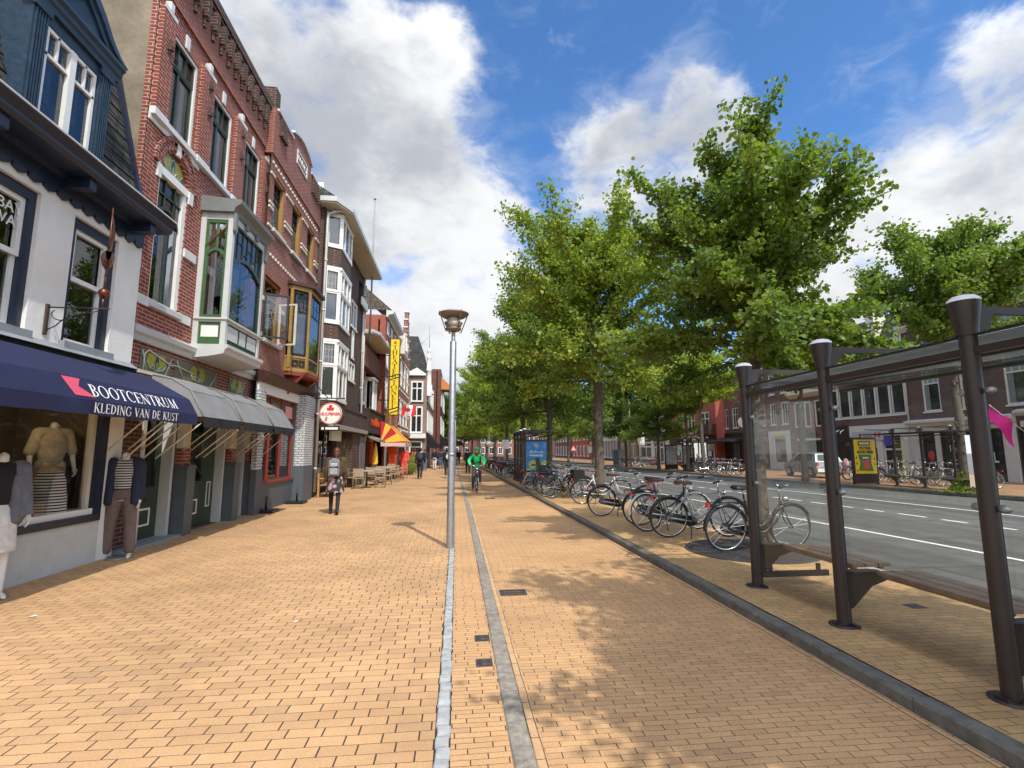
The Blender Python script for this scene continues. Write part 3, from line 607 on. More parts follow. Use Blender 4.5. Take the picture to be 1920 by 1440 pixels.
# a small roman face with serifs: every glyph is a set of flat polygons in a box of height 1
def roman(ch):
    P = []; T, t = .15, .055
    def ln(x0, y0, x1, y1, w):
        d = Vector((x1-x0, y1-y0)).normalized(); n = Vector((-d.y, d.x))*w/2
        P.append([(x0+n.x, y0+n.y), (x0-n.x, y0-n.y), (x1-n.x, y1-n.y), (x1+n.x, y1+n.y)])
    def sf(x, y, w=.2): P.append([(x-w/2, y-.022), (x+w/2, y-.022), (x+w/2, y+.022), (x-w/2, y+.022)])
    def st(x, w=T): ln(x, 0, x, 1, w); sf(x, .022, w+.13); sf(x, .978, w+.13)
    def arcp(cx, cy, rx, ry, ix, iy, a0, a1, n=14):
        for i in range(n):
            a = R(a0+(a1-a0)*i/n); b = R(a0+(a1-a0)*(i+1)/n)
            P.append([(cx+rx*math.cos(a), cy+ry*math.sin(a)), (cx+rx*math.cos(b), cy+ry*math.sin(b)), (cx+ix*math.cos(b), cy+iy*math.sin(b)), (cx+ix*math.cos(a), cy+iy*math.sin(a))])
    W = .7
    if ch == 'B': st(.15); arcp(.2,.745,.36,.255,.24,.205,-90,90); arcp(.2,.265,.42,.265,.28,.215,-90,90); W = .68
    elif ch == 'O': arcp(.44,.5,.44,.52,.3,.47,0,360,24); W = .9
    elif ch == 'T': st(.36); ln(0,.975,.72,.975,t); ln(.03,.98,.0,.8,.04); ln(.69,.98,.72,.8,.04); W = .74
    elif ch == 'C': arcp(.44,.5,.44,.52,.3,.47,48,312,20); ln(.75,.72,.75,.95,.05); W = .8
    elif ch == 'G': arcp(.44,.5,.44,.52,.3,.47,48,330,20); ln(.75,.72,.75,.95,.05); ln(.76,.1,.76,.45,.14); sf(.74,.45,.26); W = .9
    elif ch == 'E': st(.15); ln(.15,.975,.58,.975,t); ln(.15,.52,.5,.52,t); ln(.15,.025,.6,.025,t); ln(.56,.99,.58,.82,.04); ln(.58,.0,.62,.2,.04); ln(.5,.42,.5,.62,.04); W = .66
    elif ch == 'L': st(.15); ln(.15,.025,.58,.025,t); ln(.56,.0,.62,.22,.045); W = .62
    elif ch == 'N': ln(.14,0,.14,1,t); sf(.14,.022); sf(.1,.978,.2); ln(.1,1,.74,0,T); ln(.74,0,.74,1,t); sf(.74,.978); W = .88
    elif ch == 'R': st(.15); arcp(.2,.735,.38,.265,.24,.215,-90,90); ln(.3,.5,.7,.0,T); sf(.72,.022,.16); W = .76
    elif ch == 'U': ln(.16,.3,.16,1,T); sf(.16,.978,.28); ln(.66,.3,.66,1,t); sf(.66,.978,.2); arcp(.39,.34,.305,.36,.245,.29,180,360); W = .82
    elif ch == 'M': ln(.12,0,.16,1,t); sf(.12,.022); ln(.16,1,.48,.0,T); ln(.48,.0,.82,1,t); ln(.82,1,.88,0,T); sf(.88,.022,.26); sf(.12,.978,.16); sf(.86,.978,.18); W = 1.02
    elif ch == 'K': st(.15); ln(.2,.45,.62,.98,t); sf(.62,.978); ln(.3,.58,.7,0,T); sf(.72,.022,.2); W = .78
    elif ch == 'D': st(.15); arcp(.2,.5,.55,.5,.4,.445,-90,90,18); W = .82
    elif ch == 'I': st(.17); W = .36
    elif ch == 'V': ln(.08,1,.4,0,T); ln(.4,0,.7,1,t); sf(.1,.978,.28); sf(.7,.978,.2); W = .76
    elif ch == 'A': ln(.06,0,.38,1,t); ln(.38,1,.72,0,T); ln(.18,.34,.58,.34,t); sf(.06,.022,.2); sf(.72,.022,.28); W = .78
    elif ch == 'S': arcp(.3,.74,.24,.26,.13,.205,20,270); arcp(.3,.26,.27,.28,.14,.22,-160,90); W = .6
    elif ch == 'H': st(.15); st(.65); ln(.15,.52,.65,.52,t); W = .84
    elif ch == ' ': W = .38
    return P, W
def roman_text(s, h, sx, m, par, name, to3, sp=.07, depth=0):
    mb = MB(); x = 0; tot = sum(roman(c)[1]+sp for c in s)-sp
    for c in s:
        P, W = roman(c)
        for p in P: mb.poly([to3((x+q[0]-tot/2)*h*sx, q[1]*h) for q in p])
        x += W+sp
    return mb.build(name, m, par)
# ================================================================ left side: white shop
XL = -5.25
M['rbrick'] = brick('red_brick_white_joints', (.25,.052,.033), (.19,.042,.027), (.40,.33,.28), .23, .068, .007)
M['rbrick2'] = brick('red_brick', (.265,.06,.039), (.21,.048,.032), (.30,.24,.20), .23, .066, .010)
M['dbrick'] = brick('dark_brown_brick', (.075,.030,.020), (.048,.020,.015), (.15,.125,.105), .23, .07, .011)
M['dbrick2'] = brick('deep_brown_brick', (.05,.022,.017), (.035,.016,.013), (.09,.075,.065), .22, .066, .008)
M['brbrick'] = brick('brown_red_brick', (.17,.048,.032), (.12,.035,.025), (.15,.12,.10), .22, .064, .009)
M['wtile'] = brick('white_glazed_brick', (.60,.61,.61), (.50,.51,.52), (.10,.10,.10), .20, .075, .010, .15)
M['concrete'] = mat('old_concrete', (.21,.17,.12), .95, .32, 1.6, 1.0, bscale=11, stain=.6)
def Y_(u, v, X=XL): return onX(u, v, X)[0]
B1a, B1b = 3.6, 8.64          # extent along the street
b1 = building('white rendered shop house with dark blue dormer, eaves and window casings', XL, B1a, name='shop_house')
U = lambda y: y-B1a
L1 = B1b-B1a
wL = (U(5.35), U(6.60), 3.06, 4.82); wR = (U(7.17), U(8.08), 3.06, 4.82); shopw = (U(3.9), U(8.22), .78, 2.62)
w = MB(); wall(w, 0, L1, 0, 5.25, [wL, wR, shopw], depth=.22)
w.build('wall', M['render'], b1)
pl = MB(); pl.box(0, -.012, 0, U(8.27), -.002, .62); pl.build('plinth', M['plinth'], b1)
shell(b1, 0, L1, 5.3, 9, M['dark'], 'inner_wall', yo=.23)
# window casings and sashes
def sash(mb, y): pass
for q, h in (('l', wL), ('r', wR)):
    cs = MB(); a, b, c, d = h
    cs.box(a, .05, c, a+.11, .16, d); cs.box(b-.11, .05, c, b, .16, d); cs.box(a+.11, .05, d-.13, b-.11, .16, d)
    o = cs.build('window', M['navy'], b1)
    mid = c+(d-c)*.52
    f = MB(); framebars(f, a+.11, b-.11, c+.02, mid+.03, .12, .06, .05); framebars(f, a+.11, b-.11, mid-.03, d-.13, .085, .065, .05)
    f.build('sash', M['white'], o)
    MB().poly([(a+.13, .15, c+.03), (b-.13, .15, c+.03), (b-.13, .15, d-.15), (a+.13, .15, d-.15)]).build('pane', M['glass'], o)
    MB().box(a-.03, -.075, c-.13, b+.03, .05, c-.003).build('sill', M['grey'], o)
    k = MB(); k.poly([(a+.12, .42, c), (a+(b-a)*.45, .5, c), (a+(b-a)*.45, .5, d), (a+.12, .42, d)]); k.build('curtain', mat('room_grey', (.25,.26,.24), .9, .4, 3), o)
# poster letters in the left upper sash
sans('BAY', .19, M['white'], b1, (wL[1]-.30, .095, 4.50), (math.pi/2, 0, 0), 'window_lettering'); sans('WAY', .19, M['white'], b1, (wL[1]-.30, .095, 4.33), (math.pi/2, 0, 0), 'window_lettering')
# frieze, brackets and gutter
e = MB(); profile(e, 0, L1-.02, [(0,4.98),(.03,4.98),(.03,5.16),(.10,5.18),(.12,5.24),(0.0,5.24)])
n = 22
for i in range(n):
    a = i/n*(L1-.02); e.prism([(a+.01, 5.0), (a+(L1/n)-.03, 5.0), (a+(L1/n)-.03, 4.93), (a+(L1/n)*.5, 4.895), (a+.01, 4.93)], -.035, -.005)
for i in range(4): 
    a = .55+i*1.35; e.prism([(a, 5.06), (a+.13, 5.06), (a+.13, 5.22), (a, 5.22)], -.36, -.03)
e.build('frieze', M['navy'], b1)
g = MB(); profile(g, 0, L1+.02, [(0,5.205),(.40,5.205),(.44,5.25),(.44,5.29),(.50,5.37),(.50,5.40),(.06,5.42)]); gt = g.build('gutter', M['navy'], b1)
MB().box(0, -.515, 5.39, L1+.02, -.47, 5.412).build('gutter_lip', M['lightgrey'], gt)
# mansard roof
rf = MB(); 
for i in range(12):
    z0, z1 = 5.40+i*.24, 5.40+(i+1)*.24+.02; y0, y1 = .04+i*.062, .04+(i+1)*.062
    rf.poly([(0, y0-.02, z0), (L1, y0-.02, z0), (L1, y1, z1), (0, y1, z1)])
rf.poly([(0, .78, 8.28), (L1, .78, 8.28), (L1, 8.9, 9.6), (0, 8.9, 9.6)])
rf.build('roof', M['slate'], b1)
v = MB(); v.prism([(-.02,5.40),(.10,5.40),(.86,8.32),(.70,8.34)], L1-.04, L1+.06, ax='x'); v.build('verge_board', M['navy'], b1)
# dormer
dm = thing('dormer', None, None); dm.parent = b1; dm.location = (U(6.16), .02, 5.42); del_ = None
W_ = 1.42; DH = 1.78
dmm = MB()
dmm.box(0, 0, 0, .24, .12, DH); dmm.box(W_-.24, 0, 0, W_, .12, DH); dmm.box(.24, 0, 0, W_-.24, .12, .10); dmm.box(.24, .02, DH-.16, W_-.24, .12, DH)
for s in (0, W_-.24):
    for k in range(5): dmm.box(s+.035+k*.04, -.018, .16, s+.052+k*.04, 0, DH-.08)
    dmm.box(s-.02, -.035, 0, s+.26, -.002, .12); dmm.box(s-.02, -.035, DH-.1, s+.26, -.002, DH)
dmm.poly([(0, .12, 0), (0, .12, DH), (0, 1.2, DH), (0, 1.2, DH*.75)]); dmm.poly([(W_, .12, 0), (W_, 1.2, DH*.75), (W_, 1.2, DH), (W_, .12, DH)])
dmm.build('dormer_body', M['slateblue'], dm)
pd = MB()
profile(pd, -.1, W_+.1, [(-.1,DH),(.03,DH),(.04,DH+.07),(.07,DH+.09),(.08,DH+.15),(.12,DH+.19),(.12,DH+.24),(-.1,DH+.24)])
tp_ = [(-.14,.0),(.04,.06),(.22,.20),(.42,.42),(W_/2,.66)]; tp_ = tp_+[(W_-x, z) for x, z in tp_[-2::-1]]
pd.prism([(x, DH+.235+z) for x, z in tp_]+[(W_+.14, DH+.22), (-.14, DH+.22)], -.04, 1.3)
for k0, k1, o1 in ((1.0, .84, .12), (.80, .66, .08)):
    A_ = [(W_/2+(x-W_/2)*k0, DH+.25+z*k0+.01) for x, z in tp_]; B_ = [(W_/2+(x-W_/2)*k1, DH+.25+z*k1*.92) for x, z in tp_]
    for i in range(len(A_)-1): pd.prism([A_[i], B_[i], B_[i+1], A_[i+1]], -o1, -.03)
pd.build('pediment', M['slateblue'], dm)
def dw(mb, y):
    mb.box(W_/2-.05, y-.02, .12, W_/2+.05, y+.07, DH-.18)
    for a, b in ((.27, W_/2-.05), (W_/2+.05, W_-.27)):
        mb.box(a, y, 1.22, b, y+.05, 1.26); mb.box((a+b)/2-.015, y, 1.26, (a+b)/2+.015, y+.05, DH-.18)
wd = window(dm, .26, W_-.26, .12, DH-.17, M['white'], y=.03, w=.05, extra=dw, name='dormer_window', pm=None)
k = MB()
for a, b in ((.3, W_/2-.07), (W_/2+.06, W_-.3)):
    for i in range(10): x0 = a+(b-a)*i/10; x1 = a+(b-a)*(i+1)/10; k.poly([(x0, .22+.03*math.sin(i*2), .14), (x1, .22+.03*math.sin(i*2+2), .14), (x1, .2, DH-.2), (x0, .2, DH-.2)])
k.build('curtain', mat('blue_curtain', (.10,.11,.17), .9, .3, 8), wd)
# shop front
sf = MB(); framebars(sf, shopw[0], shopw[1]-.10, .70, 2.62, .06, .07, .08, cols=(.42,)); so_ = sf.build('shop_window', M['cream'], b1)
MB().poly([(shopw[0], .11, .75), (shopw[1]-.12, .11, .75), (shopw[1]-.12, .11, 2.6), (shopw[0], .11, 2.6)]).build('pane', M['shopglass'], so_)
MB().box(-.02, -.05, .60, shopw[1], .12, .70).build('sill', M['navy'], so_)
MB().box(shopw[1]-.10, -.02, .60, shopw[1]+.05, .16, 2.9).build('jamb', M['navy'], so_)
si = MB(); si.box(shopw[0], .14, .60, shopw[1]+.1, 1.3, .70); si.build('display_floor', M['wood'], b1)
sb = MB(); sb.poly([(shopw[0], 1.3, .7), (shopw[1]+.1, 1.3, .7), (shopw[1]+.1, 1.3, 2.9), (shopw[0], 1.3, 2.9)]); sb.poly([(shopw[1]+.1, .23, .7), (shopw[1]+.1, .23, 2.9), (shopw[1]+.1, 1.3, 2.9), (shopw[1]+.1, 1.3, .7)]); sb.build('display_back', mat('beige_partition', (.16,.125,.08), .8, .1, 3), b1)
MB().box(-.02, -.10, 2.80, L1, 0-.002, 2.90).build('awning_box', M['black'], b1)
MB().prism([(0,2.90),(.16,2.90),(.02,3.0),(0,3.0)], 0, L1-.02, ax='x').xf(Matrix.Scale(-1,4,(0,1,0))).build('lead_flashing', M['grey'], b1)
# recessed entrance side: wall strip between the shop window and next house is part of the wall
# ---------------------------------------------------------------- copper boat on its wall bracket
br = thing('sign_bracket', 'wrought iron scroll bracket on the white wall left of the small window', 'bracket', (XL, 6.88, 3.27))
mb = MB(); mb.box(.002, -.02, -.2, .03, .02, .2); mb.build('wall_plate', M['iron'], br)
mb = MB(); mb.tube([(.03, 0, .16), (.75, .0, .16)], .009, 6)
mb.tube([(.03, 0, -.14)]+[(.08+.26*t, 0, -.15+.20*t+.05*math.sin(t*3)) for t in (.2,.4,.6,.8,1)]+[(.45,0,.08),(.62,0,.13)], .008, 6)
mb.tube([(.10+.09*math.cos(a)+.02*a, 0, .06+.07*math.sin(a)) for a in [i*.5 for i in range(4,13)]], .007, 5)
mb.build('scroll', M['black'], br)
M['copper'] = mat('weathered_copper', (.20,.075,.045), .38, .35, 12, .15, .85)
cb_ = thing('boat_sign', 'copper sailing boat with ball on a rod above the wall bracket', 'boat sign', (XL+.66, 6.88, 3.44))
mb = MB(); mb.tube([(0,0,-.02),(0,0,.16)], .012, 6); mb.ell((0,0,.20), .062, 12, 8); mb.tube([(0,0,.25),(0,0,.50)], .010, 6); mb.build('ball_rod', M['copper'], cb_)
hull = MB(); S = []
for i in range(9):
    t = i/8; y = -.27+.54*t; wd_ = .075*math.sin(math.pi*min(1, .12+t*.88))**.8; kz = .50+.10*abs(t-.45)**1.6*2
    S.append([(-wd_, y, .66+.05*abs(t-.5)), (-wd_*.7, y, (kz+.66)/2), (0, y, kz), (wd_*.7, y, (kz+.66)/2), (wd_, y, .66+.05*abs(t-.5))])
vs = [p for r in S for p in r]; hull.add(vs, [(i*5+k, i*5+k+1, (i+1)*5+k+1, (i+1)*5+k) for i in range(8) for k in range(4)]+[(i*5+4, i*5, (i+1)*5, (i+1)*5+4) for i in range(8)], 0, True)
hull.prism([(-.06,.52),(.05,.52),(.03,.44),(-.03,.44)], -.012, .012, ax='x'); hull.build('hull', M['copper'], cb_)
sl = MB(); sl.tube([(0,-.05,.66),(0,-.03,1.36)], .008, 6)
def sail(p0, p1, p2, m=0):
    n = 7
    for i in range(n):
        a, b = i/n, (i+1)/n; A0 = Vector(p0).lerp(Vector(p2), a); B0 = Vector(p0).lerp(Vector(p2), b); A1 = Vector(p1).lerp(Vector(p2), a); B1 = Vector(p1).lerp(Vector(p2), b)
        o1 = Vector((.05*math.sin(math.pi*a), 0, 0)); o2 = Vector((.05*math.sin(math.pi*b), 0, 0)); sl.poly([A0+o1*.2, A1+o1, B1+o2, B0+o2*.2])
sail((0,-.035,.70), (0,.24,.70), (0,-.03,1.30)); sail((0,-.065,.70), (0,-.25,.70), (0,-.04,1.18)); sl.build('sail', M['copper'], cb_)
cb_.rotation_euler.z = R(35)
# ---------------------------------------------------------------- awnings
def awning(label, y0, y1, prof, m, vm, group=None, ins=None, vdrop=.2, hips=False, armm=None, arms=(), cat='awning'):
    """prof: (outward, z) from wall to front; valance hangs from the last point"""
    t = thing('awning', label, cat, (XL, y0, 0), math.pi/2, group); L_ = y1-y0; mb = MB(); N_ = len(prof)
    ins = ins or [0]*N_; ns = 10; sag = lambda t, k: .018*math.sin(math.pi*((t*3) % 1))*math.sin(math.pi*k/(N_-1)) if ins[0] else .012*math.sin(t*9)*math.sin(math.pi*k/(N_-1))
    P = [[(i_+(L_-2*i_)*j/ns, -o, z-sag(j/ns, k)) for j in range(ns+1)] for k, ((o, z), i_) in enumerate(zip(prof, ins))]
    mb.add([p for r in P for p in r], [(k*(ns+1)+j, (k+1)*(ns+1)+j, (k+1)*(ns+1)+j+1, k*(ns+1)+j+1) for k in range(N_-1) for j in range(ns)], 0, False)
    mb.add([(x, y, z-.008) for r in P for x, y, z in r], [(k*(ns+1)+j, k*(ns+1)+j+1, (k+1)*(ns+1)+j+1, (k+1)*(ns+1)+j) for k in range(N_-1) for j in range(ns)], 0, False)
    for e in (0, -1):
        E_ = [r[e] for r in P]; x = 0 if e == 0 else L_
        for a, b in zip(E_, E_[1:]): mb.poly([a, b, (x, -.02, prof[-1][1])] if ins[0] else [a, b, (x, -.02, prof[-1][1])])
    if ins[0]:
        for e in (0, -1): mb.tube([r[e] for r in P], .014, 5, 0)
        mb.tube(P[2], .008, 4, 0)
    mb.build('canopy', m, t)
    vb = MB(); o1, z1 = prof[-1]; n = 24
    for i in range(n):
        a, b = L_*i/n, L_*(i+1)/n; wv = lambda s: .012*math.sin(s*7)+.008*math.sin(s*17)
        vb.poly([(a, -o1-.002, z1), (b, -o1-.002, z1), (b, -o1-.01-wv(b), z1-vdrop-.006*math.sin(b*9)), (a, -o1-.01-wv(a), z1-vdrop-.006*math.sin(a*9))])
    vb.build('valance', vm, t)
    if armm:
        for x in arms:
            ab = MB(); ab.tube([(x, -.03, 1.42), (x, -o1+.05, z1-.06)], .020, 6); ab.build('arm', armm, t)
    return t
M['navycloth'] = mat('navy_canvas', (.010,.014,.056), .85, .22, 3, .8, bscale=5, stain=.0)
M['greycloth'] = mat('grey_canvas', (.20,.20,.195), .9, .14, 3, .8, bscale=5, stain=.25)
M['blackcloth'] = mat('black_canvas', (.010,.010,.011), .9, .2, 3, .2, bscale=200)
M['letter'] = mat('white_lettering', (.85,.84,.82), .6, .02)
NP = [(.05,2.86),(.30,2.78),(.90,2.44),(1.04,2.19)]
Ya, Yb = 3.0, 8.72
aw = awning('navy blue shop awning with white lettering and pink swallowtail flag', Ya, Yb, NP, M['navycloth'], M['navycloth'], vdrop=.17)
# lettering lies on the sloping part (.30,2.76)-(.86,2.36) and on the valance
def on_slope(uc, t0, sl_=1.):
    A = Vector((0, -.90, 2.44)); B = Vector((0, -1.04, 2.19)); d = (A-B).normalized(); nrm = Vector((0, -d.z, d.y)); nrm = nrm if nrm.z > 0 else -nrm
    base = B.lerp(A, t0)
    return lambda x, h: tuple(base+Vector((uc+x, 0, 0))+d*h+nrm*.008)
yl0, yl1 = 6.10, 8.07
roman_text('BOOTCENTRUM', .165, 1.16, M['letter'], aw, 'lettering', on_slope(7.27-Ya, .18))
roman_text('KLEDING VAN DE KUST', .118, 1.06, M['letter'], aw, 'lettering', lambda x, h: (7.20-Ya+x, -1.075, 2.045+h))
fl = on_slope(6.18-Ya, .12); mb = MB(); mb.poly([fl(-.20, .235), fl(.08, .235), fl(.0, .125), fl(.22, .0), fl(-.12, .0)]); mb.build('pennant_emblem', mat('pink_paint', (.62,.08,.13), .7, .05), aw)
GP = [(.05,2.90),(.40,2.83),(.80,2.62),(1.08,2.17)]; GI = [.34,.26,.10,0]
def arms(t, xs, zt=2.15, o=1.06):
    for x in xs:
        ab = MB(); ab.tube([(x, -.34, 1.48), (x, -o+.05, zt-.08)], .013, 4); ab.tube([(x+.02, -.10, 1.62), (x+.02, -o*.72, zt+.05)], .012, 4); ab.build('arm', M['cream'], t)
for i, (a, b, lb) in enumerate(((8.84, 10.33, 'grey shop awning with black valance next to the navy one'), (10.43, 12.02, 'grey shop awning with black valance, the middle of the three'), (12.12, 13.55, 'grey shop awning with black valance, the last before the tiled pillar'))):
    t = awning(lb, a, b, GP, M['greycloth'], M['blackcloth'], 'grey awnings over the green shop front', vdrop=.17, ins=GI); arms(t, (.10, b-a-.10))
# rear struts under the navy awning
arms(aw, (5.15, 5.6), 2.17, 1.0)
# ================================================================ left side: red brick house with oriel
XB = -5.2
Y0 = 8.72; b2 = building('red brick house with white stone bands, arched stained glass window and white oriel', XB, Y0); U = lambda y: y-Y0
L2 = 13.62-Y0; H2 = 10.95
b2.scale = (1.0385,)*3; b2.location = (-5.4, 9.056, -.062); E0 = -.36
ups = [(U(8.80), U(9.72), 7.34, 9.15), (U(10.30), U(11.26), 7.34, 9.15), (U(11.88), U(12.92), 7.34, 9.15)]
aw_ = (U(8.82), U(9.74), 4.12, 7.0)
hol = ups+[aw_, (U(10.45), U(11.95), 3.9, 6.4)]
gf = [(.32, 1.30, .06, 2.78), (1.78, 3.32, .06, 2.78), (3.72, 4.42, .06, 2.78)]
w = MB(); wall(w, E0, L2, 2.78, 9.6, hol, depth=.14, rm=0)
archfill(w, aw_[0], aw_[1], 6.58, 7.0, .40, 0, .22)
w.build('wall', M['rbrick'], b2)
wl = MB(); wall(wl, E0, L2, 0, 2.78, gf, depth=.3); wl.build('lower_wall', M['dbrick'], b2)
# attic: darker brick with row of brackets and coping
at = MB(); at.box(E0, -.05, 9.6, L2, .3, 10.75); at.build('attic', M['rbrick2'], b2)
co = MB(); co.box(E0-.02, -.13, 10.75, L2+.02, .35, 10.95); co.box(E0-.02, -.09, 10.68, L2, -.05, 10.75); co.build('coping', M['dbrick'], b2)
nb = 14
for i in range(nb):
    a = E0+.15+i*(L2-.3-E0)/nb; c_ = MB(); c_.prism([(a, 10.62), (a+.13, 10.62), (a+.13, 10.2), (a+.065, 10.1), (a, 10.2)], -.17, -.052); c_.prism([(a+.03, 10.12), (a+.10, 10.12), (a+.10, 9.98), (a+.03, 9.98)], -.11, -.052)
    c_.build('corbel', M['dbrick'], b2)
# brick piers between upper windows with stone blocks
pr = MB(); st = MB()
for a, b in ((E0+.02, ups[0][0]-.05), (ups[0][1]+.06, ups[1][0]-.06), (ups[1][1]+.06, ups[2][0]-.06), (ups[2][1]+.06, L2-.05)):
    if b-a < .05: continue
    pr.box(a, -.09, 7.36, b, -.001, 9.30); c = (a+b)/2
    st.box(c-.05, -.105, 9.30, c+.05, -.001, 9.46); st.box(a-.01, -.10, 9.22, b+.01, -.092, 9.30)
    st.box(a-.01, -.10, 7.22, b+.01, -.001, 7.35)
split(pr, 'pier', M['rbrick'], b2)
for h in ups:
    c = (h[0]+h[1])/2; st.box(c-.06, -.03, 9.15, c+.06, -.001, 9.42)
st.box(E0, -.03, 7.12, aw_[1]+.25, -.002, 7.26)
st.box(aw_[0]-.11, -.035, 6.30, aw_[0]-.002, -.001, 6.55); st.box(aw_[1]+.002, -.035, 6.30, aw_[1]+.14, -.001, 6.55); st.box((aw_[0]+aw_[1])/2-.06, -.04, 6.98, (aw_[0]+aw_[1])/2+.06, -.001, 7.20)
for z in (5.25, 4.0): st.box(E0, -.035, z, aw_[0]-.002, -.001, z+.16); st.box(aw_[1]+.002, -.035, z, aw_[1]+.42, -.001, z+.16)
split(st, 'stone_trim', M['stone'], b2)
rg_ = MB()                                              # brick rings over the arched window
a, b = aw_[0], aw_[1]; cx0, cz0, rr = (a+b)/2, 6.55, (b-a)/2
for r0_, r1_, o in ((rr*1.02, rr*1.34, .03), (rr*1.36, rr*1.5, .05)):
    n = 15
    for i in range(n):
        t0, t1 = math.pi*(i+.06)/n, math.pi*(i+.94)/n
        rg_.prism([(cx0-r0_*math.cos(t0), cz0+r0_*1.05*math.sin(t0)), (cx0-r0_*math.cos(t1), cz0+r0_*1.05*math.sin(t1)), (cx0-r1_*math.cos(t1), cz0+r1_*1.05*math.sin(t1)), (cx0-r1_*math.cos(t0), cz0+r1_*1.05*math.sin(t0))], -o, -.001)
rg_.build('brick_arch', M['rbrick2'], b2)
# iron wall anchors
an = MB()
for y_, z_ in ((-.15, 8.55), (1.28, 8.9), (1.32, 8.35), (2.85, 8.9), (2.85, 8.35), (4.4, 8.9), (4.4, 8.35)): an.box(y_-.03, -.16, z_, y_+.05, -.085, z_+.10); an.box(y_-.01, -.13, z_-.05, y_+.02, -.085, z_+.2)
split(an, 'wall_anchor', M['iron'], b2)
shell(b2, E0, L2, 9.6, 8, M['dark'], 'inner_wall', yo=.32)
sw = MB(); sw.poly([(E0-.012, .0, 4.9), (E0-.012, .0, 10.9), (E0-.012, 9, 13.2), (E0-.012, 9, 4.9)]); sw.poly([(E0-.016, -.0, 5.3), (E0-.016, -.0, 10.9), (E0-.016, .1, 10.9), (E0-.016, .1, 5.3)], 1); o = sw.build('gable_wall', [M['concrete'], M['rbrick']], b2)
# upper windows: white outer frame, green sashes with leaded top lights
def upw(h, sill=True):
    a, b, c, d = h; mb = MB(); framebars(mb, a, b, c, d, .02, .06, .1); o = mb.build('window', M['white'], b2)
    f = MB(); zt = c+(d-c)*.70; framebars(f, a+.06, b-.06, c+.06, zt, .05, .045, .05, cols=(.42,), bar=.06); framebars(f, a+.06, b-.06, zt, d-.06, .04, .045, .06, cols=(.33, .66), bar=.02); f.build('sash', M['greensh'], o)
    MB().poly([(a+.06, .085, c), (b-.06, .085, c), (b-.06, .085, d), (a+.06, .085, d)]).build('pane', M['glass'], o)
    k = MB(); x0, x1 = a+(b-a)*.42, b-.07
    k.poly([(x0, .11, c), (x0+.12, .13, c), (x0+.12, .13, zt), (x0, .11, zt)], 0); k.poly([(x0+.12, .13, c), (x0+.2, .118, c), (x0+.2, .118, zt), (x0+.12, .13, zt)], 1); k.poly([(x0+.2, .118, c), (x1, .125, c), (x1, .125, zt), (x0+.2, .118, zt)], 0)
    k.build('curtain', [M['curtain'], M['curtainred']], o)
    MB().box(a-.04, -.08, c-.10, b+.04, .02, c-.003).build('sill', M['stone'], o)
for h in ups: upw(h)
# stained glass fan + tall window below
a, b, c, d = aw_
mb = MB(); mb.box(a, .02, c, a+.05, .12, 6.5); mb.box(b-.10, .02, c, b, .12, 6.5); mb.box(a+.05, .02, c, b-.10, .12, c+.06); mb.box(a, -.01, 6.42, b, .12, 6.56); o = mb.build('window', M['white'], b2)
f = MB(); zt = c+1.55
for p, q in zip(arc(a+.06, b-.14, zt, .22), arc(a+.06, b-.14, zt, .22)[1:]): f.prism([p, q, (q[0], q[1]+.07), (p[0], p[1]+.07)], .045, .08)
for x in (.33, .66): f.box(a+(b-a)*x-.015, .05, zt+.2, a+(b-a)*x+.015, .075, 6.42)
f.box(a+.06, .05, zt+.45, b-.10, .075, zt+.48); f.build('sash', M['greensh'], o)
MB().poly([(a, .08, c), (b, .08, c), (b, .08, 6.45), (a, .08, 6.45)]).build('pane', M['glass'], o)
k = MB(); k.poly([(b-.36, .16, c), (b-.14, .11, c), (b-.14, .11, zt), (b-.36, .16, zt)], 0); k.poly([(b-.44, .11, c), (b-.36, .16, c), (b-.36, .16, zt), (b-.44, .11, zt)], 1); k.build('curtain', [M['curtain'], M['curtainred']], o)
MB().box(a-.02, -.08, c-.10, b+.04, .02, c-.003).build('sill', M['lightgrey'], o)
